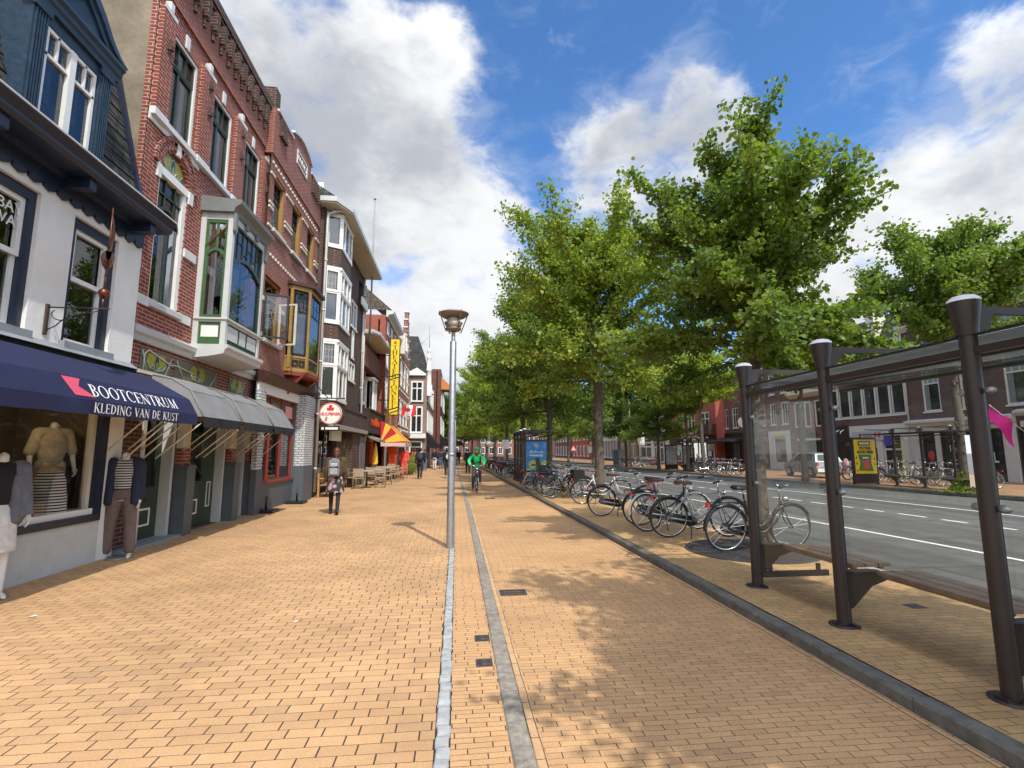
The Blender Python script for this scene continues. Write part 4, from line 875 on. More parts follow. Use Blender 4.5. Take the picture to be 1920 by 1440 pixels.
def artnouveau(name, w_, h_, par, loc, half=False, seed=1):
    """ornamental panel: yellow lobes round a green medallion with pale tendrils"""
    mg = [mat('tile_ground', (.16,.15,.11), .35, .2, 8), mat('tile_yellow', (.36,.34,.055), .3, .3, 14), mat('tile_green', (.045,.075,.04), .3, .2), mat('tile_pale', (.40,.46,.42), .3, .1)] if 'tg' not in M else M['tg']
    M['tg'] = mg; mb = MB(); g_ = M['tg']
    def el(cx, cz, rx, rz, y, m, n=16, a0=0, a1=360):
        pts = [(cx+rx*math.cos(R(a0+(a1-a0)*i/n)), y, cz+rz*math.sin(R(a0+(a1-a0)*i/n))) for i in range(n+1)]
        if a1-a0 >= 360: pts = pts[:-1]
        mb.poly(pts[::-1] if False else pts, m)
    if half: el(0, 0, w_/2, h_, 0, 0, 20, 0, 180)
    else: mb.poly([(-w_/2, 0, 0), (w_/2, 0, 0), (w_/2, 0, h_), (-w_/2, 0, h_)], 0)
    s = h_
    for sg in (-1, 1):
        el(sg*s*.42, s*.55, s*.36, s*.36, -.004, 1); el(sg*s*.48, s*.40, s*.24, s*.30, -.006, 1)
        mb.tube([(sg*s*.12, -.01, .03), (sg*s*.30, -.012, s*.16), (sg*s*.55, -.012, s*.20), (sg*s*.78, -.01, s*.45)], .012, 4, 3)
        mb.tube([(sg*s*.10, -.01, .02), (sg*s*.22, -.012, s*.28), (sg*s*.36, -.012, s*.34)], .012, 4, 3)
        if not half: mb.tube([(sg*w_*.30, -.01, 0), (sg*w_*.38, -.012, s*.4), (sg*w_*.47, -.01, s*.9)], .012, 4, 3)
    el(0, s*.45, s*.20, s*.40, -.009, 3); el(0, s*.45, s*.16, s*.35, -.012, 2); el(0, s*.30, s*.08, s*.22, -.014, 1)
    return mb.build(name, g_, par, loc)
p = artnouveau('stained_glass', (b-a)*.98, .42, b2, ((a+b)/2, .06, 6.56), True)
# belt mouldings
bm = MB(); profile(bm, E0, U(10.42), [(0,3.38),(.06,3.38),(.09,3.46),(.14,3.50),(.16,3.58),(.0,3.66)]); profile(bm, U(12.05), L2, [(0,3.38),(.06,3.38),(.09,3.46),(.14,3.50),(.16,3.58),(.0,3.66)]); split(bm, 'belt_moulding', M['lightgrey'], b2)
for x, w_ in ((U(9.22), .92), (U(10.62), 1.7), (U(12.45), .86)): artnouveau('tile_panel', w_, .36, b2, (x, -.012, 2.94))
lp = MB(); lp.box(0, -.035, 2.88, L2, -.001, 2.935); lp.tube([(.12,-.03,2.95),(.12,-.03,3.2),(.22,-.03,3.29),(.9,-.03,3.14),(1.1,-.03,3.16),(1.8,-.03,3.10)], .012, 5); split(lp, 'ledge', M['cream'], b2)
# ---------------------------------------------------------------- oriel
oa, ob, od = U(10.30), U(12.02), .62
orl = thing('oriel', None, None); orl.parent = b2
mb = MB()
profile(mb, oa-.06, ob+.06, [(0,3.40),(od*.55,3.44),(od+.02,3.50),(od+.04,3.58),(od+.09,3.62),(od+.09,3.68),(0,3.68)])
for x in (oa, ob-.10): mb.box(x, -od, 3.68, x+.10, -od+.10, 6.42); mb.box(x, -.10, 3.68, x+.10, 0, 6.42)
mb.box(oa+.10, -od+.01, 4.14, ob-.10, -od+.09, 4.22); mb.box(oa+.01, -od+.10, 4.14, oa+.09, -.10, 4.22); mb.box(ob-.09, -od+.10, 4.14, ob-.01, -.10, 4.22)
mb.box(oa+.10, -od+.02, 6.28, ob-.10, -od+.09, 6.42); mb.box(oa+.01, -od+.10, 6.28, oa+.09, -.10, 6.42)
mb.box(oa-.03, -od-.04, 4.19, ob+.03, -.02, 4.225)
mb.build('oriel_frame', M['lightgrey'], orl)
cr = MB(); profile(cr, oa-.08, ob+.08, [(0,6.42),(od+.02,6.42),(od+.05,6.52),(od+.16,6.60),(od+.17,6.68),(0,6.74)]); 
for x in (oa-.02, oa+.55, oa+1.1, ob-.08): cr.prism([(x, 6.42), (x+.1, 6.42), (x+.1, 6.05), (x+.05, 5.98), (x, 6.05)], -od-.06, -od-.002) if x in (oa-.02, ob-.08) else cr.box(x, -od-.05, 6.3, x+.1, -od-.002, 6.42)
cr.build('oriel_cornice', mat('grey_green_paint', (.16,.175,.165), .5, .1, 5), orl)
def oside(x):
    f = MB(); ya, yb = -od+.10, -.10
    # side light: arched lower sash + top light
    y0_, y1_ = ya, yb
    for q0, q1, z0, z1 in ((y0_, y0_+.05, 4.22, 6.28), (y1_-.05, y1_, 4.22, 6.28), (y0_+.05, y1_-.05, 4.22, 4.29), (y0_+.05, y1_-.05, 6.21, 6.28)): f.box(x-.03, q0, z0, x+.03, q1, z1)
    A = arc(y0_+.05, y1_-.05, 5.52, .10)
    for p_, q_ in zip(A, A[1:]): f.prism([p_, q_, (q_[0], q_[1]+.06), (p_[0], p_[1]+.06)], x-.04, x+.04, ax='x')
    f.box(x-.02, (y0_+y1_)/2-.02, 5.62, x+.02, (y0_+y1_)/2+.02, 6.21); f.box(x-.02, y0_, 3.70, x+.02, y1_, 4.14, 0)
    o = f.build('window', M['green'], orl); MB().poly([(x+.005, y0_, 4.25), (x+.005, y1_, 4.25), (x+.005, y1_, 6.25), (x+.005, y0_, 6.25)]).build('pane', M['glass'], o)
    MB().box(x-.028, y0_+.05, 3.84, x+.028, y1_-.05, 4.07).build('panel', M['white'], o)
oside(oa+.05); oside(ob-.05)
f = MB(); fa, fb, fy = oa+.10, ob-.10, -od+.05
framebars(f, fa, fb, 4.22, 6.28, fy-.03, .05, .06); A = arc(fa+.05, fb-.05, 5.40, .22)
for p_, q_ in zip(A, A[1:]): f.prism([p_, q_, (q_[0], q_[1]+.07), (p_[0], p_[1]+.07)], fy-.035, fy+.04)
for x in (.18,.34,.5,.66,.82): f.box(fa+(fb-fa)*x-.012, fy-.01, 5.6, fa+(fb-fa)*x+.012, fy+.02, 6.24)
for x, z in ((.26,5.95),(.42,5.78),(.58,5.95),(.74,5.8)): f.box(fa+(fb-fa)*(x-.08), fy-.012, z, fa+(fb-fa)*(x+.08), fy+.022, z+.022)
o = f.build('window', M['greensh'], orl); MB().poly([(fa, fy+.01, 4.24), (fb, fy+.01, 4.24), (fb, fy+.01, 6.26), (fa, fy+.01, 6.26)]).build('pane', M['glass'], o)
f = MB(); f.box(fa, fy-.02, 3.70, fb, fy+.02, 4.14); o = f.build('apron', M['greensh'], orl)
q = MB()
for a_, b_ in ((.04,.34),(.40,.60),(.66,.96)): q.box(fa+(fb-fa)*a_, fy-.03, 3.82, fa+(fb-fa)*b_, fy-.021, 4.10)
q.build('panel', M['lightgrey'], o)
k = MB(); k.poly([(fa+.1, -.15, 4.25), (fa+.45, -.1, 4.25), (fa+.45, -.1, 6.2), (fa+.1, -.15, 6.2)]); k.poly([(fb-.5, -.1, 4.25), (fb-.1, -.15, 4.25), (fb-.1, -.15, 6.2), (fb-.5, -.1, 6.2)]); k.build('curtain', M['curtain'], orl)
k = MB(); k.poly([(oa, -.02, 5.6), (ob, -.02, 5.6), (ob, -.55, 6.2), (oa, -.55, 6.2)]); k.build('ceiling', mat('ochre_ceiling', (.30,.2,.06), .8, .1), orl)
# ---------------------------------------------------------------- green shop front
def door(a, b, glassz=(1.0, 2.3), panel=True, nm='door'):
    y = .16; d = MB(); d.box(a, y, .06, a+.14, y+.06, 2.70); d.box(b-.14, y, .06, b, y+.06, 2.70); d.box(a+.14, y, .06, b-.14, y+.06, .98); d.box(a+.14, y, 2.35, b-.14, y+.06, 2.70)
    o = d.build(nm, M['greensh'], b2); MB().poly([(a+.14, y+.03, .98), (b-.14, y+.03, .98), (b-.14, y+.03, 2.35), (a+.14, y+.03, 2.35)]).build('pane', M['shopglass'], o)
    t = MB(); framebars(t, a+.22, b-.22, .32, .62, y-.012, .03, .012) if b-a > .6 else framebars(t, a+.2, b-.2, .3, .9, y-.012, .03, .012); t.build('panel_trim', M['white'], o)
    return o
d1 = door(.40, 1.22); MB().box(.62, .135, .74, .86, .158, .80).build('letter_box', M['black'], d1)
d2 = door(2.02, 2.86); MB().tube([(2.08,.12,1.55),(2.72,.10,1.02)], .016, 6).build('push_bar', M['black'], d2)
sp = MB(); sp.box(1.80, .16, .06, 2.02, .22, 2.7); sp.box(2.86, .16, .06, 3.30, .22, 2.7); framebars(sp, 3.0, 3.16, .42, .95, .148, .02, .012, m=1); framebars(sp, 1.85, 1.97, .3, .9, .148, .02, .012, m=1); split(sp, 'door_surround', [M['greensh'], M['white']], b2)
d3 = door(3.74, 4.38)
lf = MB(); lf.box(.30, -.02, .06, .40, .2, 2.78); lf.box(1.22, -.02, .06, 1.30, .2, 2.78); lf.box(3.30, -.02, .06, 3.37, .2, 2.78); lf.box(4.38, -.02, .06, 4.45, .2, 2.78); lf.box(1.72, .0, .06, 1.80, .2, 2.78); lf.box(3.68, 0, .06, 3.74, .2, 2.78); split(lf, 'door_frame', M['lightgrey'], b2)
tl = MB(); tl.box(.3, .1, 2.68, L2-.3, .2, 2.78); tl.build('lintel', M['greensh'], b2)
MB().box(-.3, -.22, -.02, 1.45, .16, .10).build('door_step', M['grey'], b2)
for x in (1.36, 3.40, 4.44):
    p_ = MB(); p_.box(x, -.24, 0, x+.30, -.002, 1.28); p_.prism([(x-.01, 1.28), (x+.31, 1.28), (x+.28, 1.34), (x+.02, 1.34)], -.25, -.002); p_.build('pier_base', M['greybl'], b2)
    p_ = MB(); p_.box(x+.02, -.14, 1.34, x+.28, -.002, 1.66); p_.build('pier', M['rbrick2'], b2)
    p_ = MB(); p_.box(x+.02, -.12, 1.66, x+.28, -.002, 2.75); 
    for k_ in range(4): p_.box(x+.05+k_*.055, -.135, 1.72, x+.075+k_*.055, -.12, 2.7)
    p_.build('pilaster', M['cream'], b2)
# chimney block on the parapet joint
MB().box(L2-.22, -.10, 10.95, L2+.12, .4, 11.62).build('chimney', M['dbrick'], b2)
# ================================================================ ochre windowed brick house
Y0 = 13.62; b3 = building('red brick house with ochre window frames, small ochre oriel and stepped parapet', XB, Y0); U = lambda y: y-Y0; L3 = 18.45-Y0
ups = [(U(13.95), U(14.85), 7.75, 9.35), (U(15.55), U(16.45), 7.75, 9.35), (U(17.15), U(18.0), 7.75, 9.35)]
mid = (U(13.75), U(15.0), 4.6, 6.35); shop = (.45, U(17.0), .78, 3.15)
w = MB(); wall(w, 0, L3, 3.55, 9.8, ups+[mid, (U(15.7), U(17.4), 4.3, 6.6)], depth=.24); w.build('wall', M['rbrick2'], b3)
shell(b3, 0, L3, 9.8, 8, M['dark'], 'inner_wall', yo=.25)
at = MB(); at.box(0, -.04, 9.8, L3, .3, 11.15); at.prism([(1.5, 11.15), (3.4, 11.15), (3.4, 11.38), (2.9, 11.56), (2.45, 11.62), (2.0, 11.56), (1.5, 11.38)], -.04, .3); at.box(L3-.35, -.04, 11.15, L3, .3, 11.35); at.build('parapet', M['rbrick2'], b3)
cp = MB(); cp.box(.14, -.09, 11.15, 1.48, .33, 11.22); cp.box(3.42, -.09, 11.15, L3-.36, .33, 11.22)
A = [(1.46,11.385),(2.0,11.565),(2.45,11.625),(2.9,11.565),(3.44,11.385)]
for p_, q_ in zip(A, A[1:]): cp.prism([p_, q_, (q_[0], q_[1]+.07), (p_[0], p_[1]+.07)], -.10, .34)
split(cp, 'coping', M['lightgrey'], b3)
for k_ in range(9):
    a = .35+k_*.14 if k_ < 4 else 3.55+(k_-4)*.2; c_ = MB(); c_.box(a, -.11, 10.65, a+.07, -.042, 11.1); c_.box(a, -.14, 10.52, a+.07, -.042, 10.65); c_.build('corbel', M['dbrick'], b3)
yr = MB(); framebars(yr, 1.9, 2.95, 10.65, 11.12, -.07, .05, .03); yr.build('date_panel', M['stone'], b3)
sans('ANNO', .30, M['stone'], b3, (2.42, -.055, 10.885), (math.pi/2, 0, 0), 'date_lettering', .008)
st = MB()
for a, b in ((0, ups[0][0]-.03), (ups[0][1]+.03, ups[1][0]-.03), (ups[1][1]+.03, ups[2][0]-.03), (ups[2][1]+.03, L3)):
    for z in (9.20, 8.35, 8.22, 7.70): st.box(a, -.045, z, b, -.001, z+.06)
for z in (9.55, 10.05, 6.95): 
    for k_ in range(22): st.box(.1+k_*.21, -.03, z, .18+k_*.21, -.001, z+.07) if z != 10.05 else None
for z in (4.62, 5.6): st.box(0, -.03, z, .1, -.001, z+.12); st.box(mid[1]+.03, -.03, z, mid[1]+.3, -.001, z+.12)
split(st, 'stone_trim', M['cream'], b3)
for i, (a, b, c, d) in enumerate(ups):
    mb = MB(); mb.box(a, .03, c, a+.06, .2, d); mb.box(b-.06, .03, c, b, .2, d); mb.box(a, .03, d-.08, b, .2, d); mb.box(a, .03, c, b, .2, c+.05); o = mb.build('window', M['ochre'], b3)
    f = MB(); zt = c+(d-c)*.62; framebars(f, a+.06, b-.06, c+.05, zt, .14, .05, .05); framebars(f, a+.06, b-.06, zt, d-.08, .12, .045, .05, cols=(.33,.66), rows=(.5,), bar=.02); f.build('sash', M['black'], o)
    MB().poly([(a, .11, c), (b, .11, c), (b, .17, d), (a, .17, d)]).build('pane', M['glass'], o); MB().box(a-.05, -.1, c-.1, b+.05, .03, c-.003).build('sill', M['lightgrey'], o)
    k = MB(); k.poly([(a, .4, c), (b, .4, c), (b, .4, zt), (a, .4, zt)]); k.build('blind', mat('ochre_blind', (.28,.19,.08), .9, .1), o)
a, b, c, d = mid
mb = MB(); framebars(mb, a, b, c, d, .08, .06, .1, rows=(.72,)); o = mb.build('window', M['ochre'], b3); MB().poly([(a, .14, c), (b, .14, c), (b, .14, d), (a, .14, d)]).build('pane', M['glass'], o)
sh = MB(); framebars(sh, 0, .62, 0, 1.22, -.025, .05, .05); s_ = sh.build('open_sash', M['black'], o); s_.location = (a+.05, 0, c+.02); s_.rotation_euler.z = R(-62); MB().poly([(.02, 0, .02), (.6, 0, .02), (.6, 0, 1.2), (.02, 0, 1.2)]).build('pane', M['glass'], s_)
sh = MB(); framebars(sh, -.55, 0, 0, 1.22, -.025, .045, .05); s_ = sh.build('open_sash', M['cream'], o); s_.location = (b-.05, 0, c+.02); s_.rotation_euler.z = R(75)
MB().box(a-.05, -.1, c-.1, b+.05, .05, c-.003).build('sill', M['lightgrey'], o)
# small ochre oriel
oa, ob, od = U(15.62), U(17.55), .55
orl = thing('oriel', None, None); orl.parent = b3; mb = MB(); ch = .38
def plan(o, k=0): return [(oa-k, 0), (oa-k, -o*.25), (oa+ch-k*.3, -o-k), (ob-ch+k*.3, -o-k), (ob+k, -o*.25), (ob+k, 0)]
def band(z0, z1, k=0, mm=0): 
    p_ = plan(od, k); mb.prism([(x, y) for x, y in p_], z0, z1, mm, ax='z')
band(4.00, 4.10, .03); band(4.42, 4.48, .02); band(6.55, 6.68, .04); band(6.68, 6.78, .14, 1)
P_ = plan(od)
for x, y in P_[1:5]: mb.box(x-.05, y-.03, 4.10, x+.05, y+.05, 6.55)
mb.prism([(x, y*.96+.0) for x, y in P_], 4.10, 4.42, 0, 'z')
mb.build('oriel_frame', [M['ochre'], M['darkwood']], orl)
for (x0, y0_), (x1, y1_) in zip(P_[1:4], P_[2:5]):
    A0 = Vector((x0, y0_, 0)); A1 = Vector((x1, y1_, 0)); d_ = (A1-A0).normalized(); f = MB(); L_ = (A1-A0).length
    framebars(f, .06, L_-.06, 4.52, 6.50, -.02, .04, .04, rows=(.68,), bar=.05); framebars(f, .06, L_-.06, 5.86, 6.50, -.02, .03, .04, cols=(.33,.66), rows=(.5,), bar=.018); framebars(f, L_*.15, L_*.48, 4.16, 4.36, -.04, .05, .02); framebars(f, L_*.52, L_*.85, 4.16, 4.36, -.04, .05, .02)
    Mx = Matrix.Translation(A0) @ Matrix.Rotation(math.atan2(d_.y, d_.x), 4, 'Z'); f.xf(Mx); o = f.build('window', M['black'], orl)
    g_ = MB(); g_.poly([(.06, .0, 4.52), (L_-.06, .0, 4.52), (L_-.06, .0, 6.5), (.06, .0, 6.5)]); g_.xf(Mx); g_.build('pane', M['glass'], o)
    g_ = MB()
    for i in range(12): x0_ = .08+(L_-.16)*i/12; x1_ = .08+(L_-.16)*(i+1)/12; g_.poly([(x0_, .09+.02*math.sin(i*2.1), 4.5), (x1_, .09+.02*math.sin(i*2.1+2.1), 4.5), (x1_, .09, 5.85), (x0_, .09, 5.85)])
    g_.xf(Mx); g_.build('curtain', M['curtain'], o)
bk = MB()
for x in (oa+.3, ob-.3): bk.prism([(0, 4.0), (-od-.08, 4.0), (-od*.7, 3.78), (-.25, 3.62), (-.05, 3.30), (0, 3.2)], x-.06, x+.06, ax='x')
bk.prism([(x, y*1.12) for x, y in P_], 3.88, 4.0, 0, 'z'); bk.build('oriel_base', M['redwood'], orl)
# shop front: glazed pillar, red mullions, cornice
cn = MB(); profile(cn, 0, L3, [(0,3.42),(.12,3.42),(.22,3.5),(.34,3.58),(.34,3.66),(0,3.74)]); cn.build('shop_cornice', M['darkwood'], b3)
fa = MB(); fa.box(.05, -.06, 3.14, L3-.4, -.001, 3.42); fa.build('fascia', M['white'], b3)
for k_ in range(18): pass
wp = MB(); wall(wp, 0, L3, 0, 3.42, [shop, ], depth=.25); wp.build('shop_wall', M['greybl'], b3)
tp = MB(); tp.box(0, -.13, 1.12, .40, -.001, 3.2); tp.box(U(17.05), -.30, 1.12, U(18.05), -.001, 3.42); split(tp, 'tiled_pillar', M['wtile'], b3)
bp = MB(); bp.box(-.01, -.15, 0, .42, -.002, 1.12); bp.box(U(17.05)-.02, -.33, 0, U(18.05)+.02, -.002, 1.12); split(bp, 'pillar_base', M['greybl'], b3)
cpp = MB(); cpp.box(U(18.08), -.26, 2.9, U(18.42), .1, 3.9); cpp.build('end_block', M['greybl'], b3)
a, b, c, d = shop
sw_ = MB(); framebars(sw_, a, b, c, d, .06, .05, .07); 
for x in (.30, .62, .97): sw_.box(a+(b-a)*x-.03, .05, c, a+(b-a)*x+.03, .12, d)
o = sw_.build('shop_window', M['redwood'], b3); MB().poly([(a, .1, c), (b, .1, c), (b, .1, d), (a, .1, d)]).build('pane', glass('mirror_like_glass', (.5,.52,.5), 2.1), o)
MB().box(a, -.04, c-.07, b, .06, c-.003).build('sill', M['redwood'], o)
tr_ = MB(); tr_.box(a+.05, .08, 2.42, b-.05, .095, 3.1); tr_.build('top_light', mat('brown_glass', (.06,.04,.02), .2, .2), o)
MB().box(U(16.2), -.02+.07, 2.62, U(16.8), .078, 2.98).build('notice', mat('pink_notice', (.6,.3,.26), .6, .1), b3)
# ================================================================ dark brick flats with white bays
XD = -5.0; Y0 = 18.5; L4 = 26.6-Y0; b4 = building('dark brown brick apartment house with white angular bay windows and wide flat eaves', XD, Y0, name='apartment_house'); U = lambda y: y-Y0
sw_ = [(U(23.55), U(24.95), 7.45, 8.7), (U(23.6), U(24.9), 4.9, 5.75), (U(24.0), U(24.5), 6.0, 7.3), (U(25.2), U(26.2), 8.9, 10.2)]
w = MB(); wall(w, 0, L4, 3.0, 11.1, sw_, depth=.18); w.build('wall', M['dbrick'], b4); shell(b4, 0, L4, 11.1, 9, M['dbrick'], 'outer_wall', yo=.02)
MB().box(0, .3, 0, L4, .4, 11).build('back_wall', M['dark'], b4)
for h in sw_[:3]:
    window(b4, *h, M['white'], y=-.02, w=.09, t=.1, cols=(.5,) if h[1]-h[0] > 1 else (), pm=M['glass'], sill=M['white'], curt=1, cdep=.2)
bl = MB(); bl.box(sw_[3][0]-.2, -.25, 8.85, sw_[3][1]+.3, -.17, 9.25); bl.build('balcony_rail', M['white'], b4)
# bay column: angled front
ba, bb, bo = U(18.75), U(21.1), .52
pl_ = [(ba, 0), (ba+.28, -bo), (bb-.28, -bo), (bb, 0)]
bay = thing('bay', None, None); bay.parent = b4
def seg(z0, z1, m, name='bay_wall', k=0., par=None): 
    q = MB(); q.prism([(pl_[0][0]-k, 0), (pl_[1][0]-k*.6, -bo-k), (pl_[2][0]+k*.6, -bo-k), (pl_[3][0]+k, 0)], z0, z1, 0, 'z'); return q.build(name, m, bay)
def glaz(z0, z1, lead=True, curt=True):
    P3 = [Vector((x, y, 0)) for x, y in pl_]
    for i, (A0, A1) in enumerate(zip(P3, P3[1:])):
        d_ = (A1-A0).normalized(); L_ = (A1-A0).length; Mx = Matrix.Translation(A0) @ Matrix.Rotation(math.atan2(d_.y, d_.x), 4, 'Z')
        f = MB(); zt = z1-(z1-z0)*.42 if lead else z1
        cs = (.3, .68) if i == 1 else ()
        framebars(f, 0.02, L_-.02, z0, zt, -.03, .085, .09, cols=cs, bar=.09)
        if lead: framebars(f, 0.02, L_-.02, zt-.02, z1, -.05, .085, .1, cols=cs, bar=.09)
        f.xf(Mx); o = f.build('window', M['white'], bay)
        g_ = MB(); g_.poly([(.05, .02, z0), (L_-.05, .02, z0), (L_-.05, .02, z1), (.05, .02, z1)]); g_.xf(Mx); g_.build('pane', M['glass'], o)
        if lead:
            ld = MB(); n = 4 if i != 1 else 10
            for k in range(1, n): ld.box(.05+(L_-.1)*k/n-.006, .005, zt+.06, .05+(L_-.1)*k/n+.006, .016, z1-.06)
            for k in (1, 2): ld.box(.08, .005, zt+(z1-zt)*k/3-.006, L_-.08, .015, zt+(z1-zt)*k/3+.006)
            ld.xf(Mx); ld.build('glazing_bars', M['lightgrey'], o)
        if curt:
            cu = MB(); n = 8
            for k in range(n):
                if i == 1 and 2 < k < 6: continue
                cu.poly([(L_*k/n, .10+.02*math.sin(k*2), z0), (L_*(k+1)/n, .10+.02*math.sin(k*2+2), z0), (L_*(k+1)/n, .1, z1), (L_*k/n, .1, z1)])
            cu.xf(Mx); cu.build('curtain', M['curtain'], o)
seg(3.45, 3.55, M['white'], 'bay_sill', .05); glaz(3.55, 5.62); seg(5.62, 5.72, M['white'], 'bay_head', .06)
seg(5.72, 6.30, M['dbrick']); seg(6.30, 6.38, M['white'], 'bay_sill', .05); glaz(6.38, 8.40); seg(8.40, 8.50, M['white'], 'bay_head', .06)
seg(8.50, 9.25, M['dbrick']); seg(9.25, 9.32, M['white'], 'bay_sill', .04); glaz(9.32, 10.55, False); seg(10.55, 10.62, M['white'], 'bay_head', .05); seg(2.95, 3.45, M['dbrick'])
# eaves and roof
ev = MB(); ev.prism([(-.35, .2), (-.35, -.45), (.5, -.85), (L4+.05, -.85), (L4+.05, .2)], 10.68, 10.74, 0, 'z'); ev.build('soffit', mat('cream_soffit', (.52,.49,.40), .7, .05), b4)
ev = MB(); ev.prism([(-.40, .2), (-.40, -.48), (.48, -.90), (L4+.1, -.90), (L4+.1, .2)], 10.74, 10.93, 0, 'z'); ev.build('eaves', M['lightgrey'], b4)
rf = MB(); rf.poly([(-.4, -.4, 10.95), (L4, -.6, 10.95), (L4, 3.5, 14.2), (1.6, 3.5, 14.2)]); rf.poly([(-.4, -.4, 10.95), (1.6, 3.5, 14.2), (-.4, 7, 10.95)]); rf.build('roof', M['slate'], b4)
gb = MB(); gb.prism([(-.1, 10.93), (.9, 10.93), (.1, 11.7)], .15, .5); gb.build('gablet', M['white'], b4)
def pipe(par, x, y, z0, z1, m=None, r=.045, top=None): 
    q = MB(); q.tube([(x, y, z0), (x, y, z1)]+(top or []), r, 8)
    for z in np.arange(z0+.8, z1, 1.9): q.tube([(x, y, z-.03), (x, y, z+.03)], r*1.3, 8)
    return q.build('drainpipe', m or M['lightgrey'], par)
pipe(b4, .0, -.10, 0.2, 10.4, M['lightgrey'], .05, [(.1, -.3, 10.55), (.25, -.5, 10.66)])
pipe(b4, L4-.05, -.10, .2, 10.3, M['lightgrey'], .05); pipe(b4, L4-.35, -.08, 4.0, 10.6, M['lightgrey'], .05)
q = MB(); q.tube([(L4-.4, -.45, 7.2), (L4-.4, -.45, 15.0)], [.05, .035], 8); q.ell((L4-.4, -.45, 15.05), .08, 8, 6); q.tube([(L4-.4, 0, 9.6), (L4-.4, -.45, 9.6)], .03, 6); q.build('flagpole', M['grey'], b4)
# ground floor: brick parapet, flat canopy, recessed entrance
pp = MB(); pp.box(0, -.36, 2.62, L4, -.02, 3.35); pp.box(0, -.40, 3.35, L4, -.02, 3.43); pp.build('parapet', M['dbrick'], b4)
cn = MB(); cn.box(.6, -.50, 2.45, L4-.15, -.02, 2.62); cn.build('canopy', mat('grey_canopy', (.30,.29,.25), .7, .1), b4)
gw = MB(); gw.box(.5, .0, 2.5, 3, .3, 2.62); gw.box(3.5, .1, 2.4, 4.9, .3, 2.6); gw.box(0, 0, 0, .5, .3, 2.62); gw.box(3.0, -.1, 0, 3.5, .3, 2.6); gw.box(4.9, -.35, 0, L4, .3, 2.45); gw.build('ground_wall', M['dbrick'], b4)
sp = MB(); sp.box(6.6, -.38, 0, 8.0, -.352, 2.3); sp.build('stone_facing', mat('grey_rubble', (.14,.135,.13), .8, .5, 14, .8, bscale=20), b4)
window(b4, .5, 3.0, .25, 2.45, M['darkwood'], y=.05, w=.07, cols=(.45,), pm=M['glass'])
window(b4, 3.5, 4.9, .02, 2.4, M['darkwood'], y=.2, w=.1, cols=(.5,), pm=M['paneop'], name='door')
fb = MB(); fb.box(1.3, -.3, 2.0, 2.9, -.2, 2.44); fb.build('light_box', mat('cream_sign_box', (.55,.52,.42), .5, .05), b4)
# ================================================================ low brown brick house with balcony parapet
XE = -4.8; Y0 = 26.62; L5 = 32.2-Y0; b5 = building('low brown brick cafe house with projecting brick balcony and white soffit', XE, Y0, name='cafe_house'); U = lambda y: y-Y0
w = MB(); op = [(.5, 2.5, .05, 2.35), (2.9, 4.3, .05, 2.35)]; wall(w, 0, L5, 0, 7.0, op+[(1.0, 2.6, 4.2, 6.1), (3.2, 4.6, 4.1, 5.6)], y=.5, depth=.2); w.build('wall', M['brbrick'], b5); shell(b5, 0, L5, 7.3, 9, M['brbrick'], 'outer_wall', yo=.52); MB().box(0, .9, 0, L5, 1, 7).build('back_wall', M['dark'], b5)
q = MB(); q.box(0, -.32, 2.55, L5, .5, 3.72); q.build('fascia', M['dbrick2'], b5); MB().box(-.02, -.36, 3.72, L5+.02, .5, 3.80).build('coping', M['dbrick2'], b5)
q = MB(); q.box(.1, .0, 6.05, L5+.3, .5, 7.15); q.build('balcony_front', M['brbrick'], b5)
q = MB(); q.prism([(-.2, .5), (-.2, -.35), (.5, -.62), (L5, -.62), (L5, .5)], 7.72, 7.78, 0, 'z'); q.build('soffit', mat('pale_soffit', (.56,.52,.44), .7, .05), b5)
q = MB(); q.prism([(-.22, .5), (-.22, -.38), (.5, -.66), (L5+.02, -.66), (L5+.02, .5)], 7.78, 7.93, 0, 'z'); q.build('eaves', M['lightgrey'], b5)
q = MB(); q.poly([(0, .0, 7.93), (L5, 0, 7.93), (L5, 4, 10.8), (0, 4, 10.8)]); q.build('roof', M['pantile'], b5)
window(b5, 1.0, 2.6, 4.2, 6.1, M['white'], y=.42, w=.08, cols=(.33,.66), rows=(.68,), curt=1)
q = MB(); q.prism([(3.1, .5), (3.25, .05), (4.6, .05), (4.75, .5)], 3.80, 3.95, 0, 'z'); q.prism([(3.05, .5), (3.2, .0), (4.65, .0), (4.8, .5)], 5.75, 5.88, 0, 'z'); q.build('bay_frame', M['white'], b5)
window(b5, 3.28, 4.57, 3.95, 5.75, M['white'], y=.06, w=.09, t=.08, cols=(.33,.66), curt=1)
q = MB(); framebars(q, 0, .47, 3.95, 5.75, 0, .08, .06); q.xf(Matrix.Translation((3.14,.5,0)) @ Matrix.Rotation(math.atan2(-.45,.14),4,'Z')); q.build('window', M['white'], b5)
M['orange'] = mat('orange_letters', (.85,.10,.015), .5, .05)
sans('mi8n', .62, M['orange'], b5, (2.0, -.335, 3.16), (math.pi/2, 0, 0), 'lettering', .008, bold=.02, sx=2.3)
window(b5, .5, 2.5, .05, 2.35, M['darkwood'], y=.55, w=.08, cols=(.5,), pm=M['paneop']); window(b5, 2.9, 4.3, .05, 2.35, M['darkwood'], y=.55, w=.1, cols=(.5,), pm=M['paneop'], name='door')
q = MB(); q.prism([(0, 2.5), (-.75, 2.2), (-.75, 2.08), (0, 2.4)], .4, 3.0, ax='x'); q.build('blind_awning', M['greycloth'], b5)
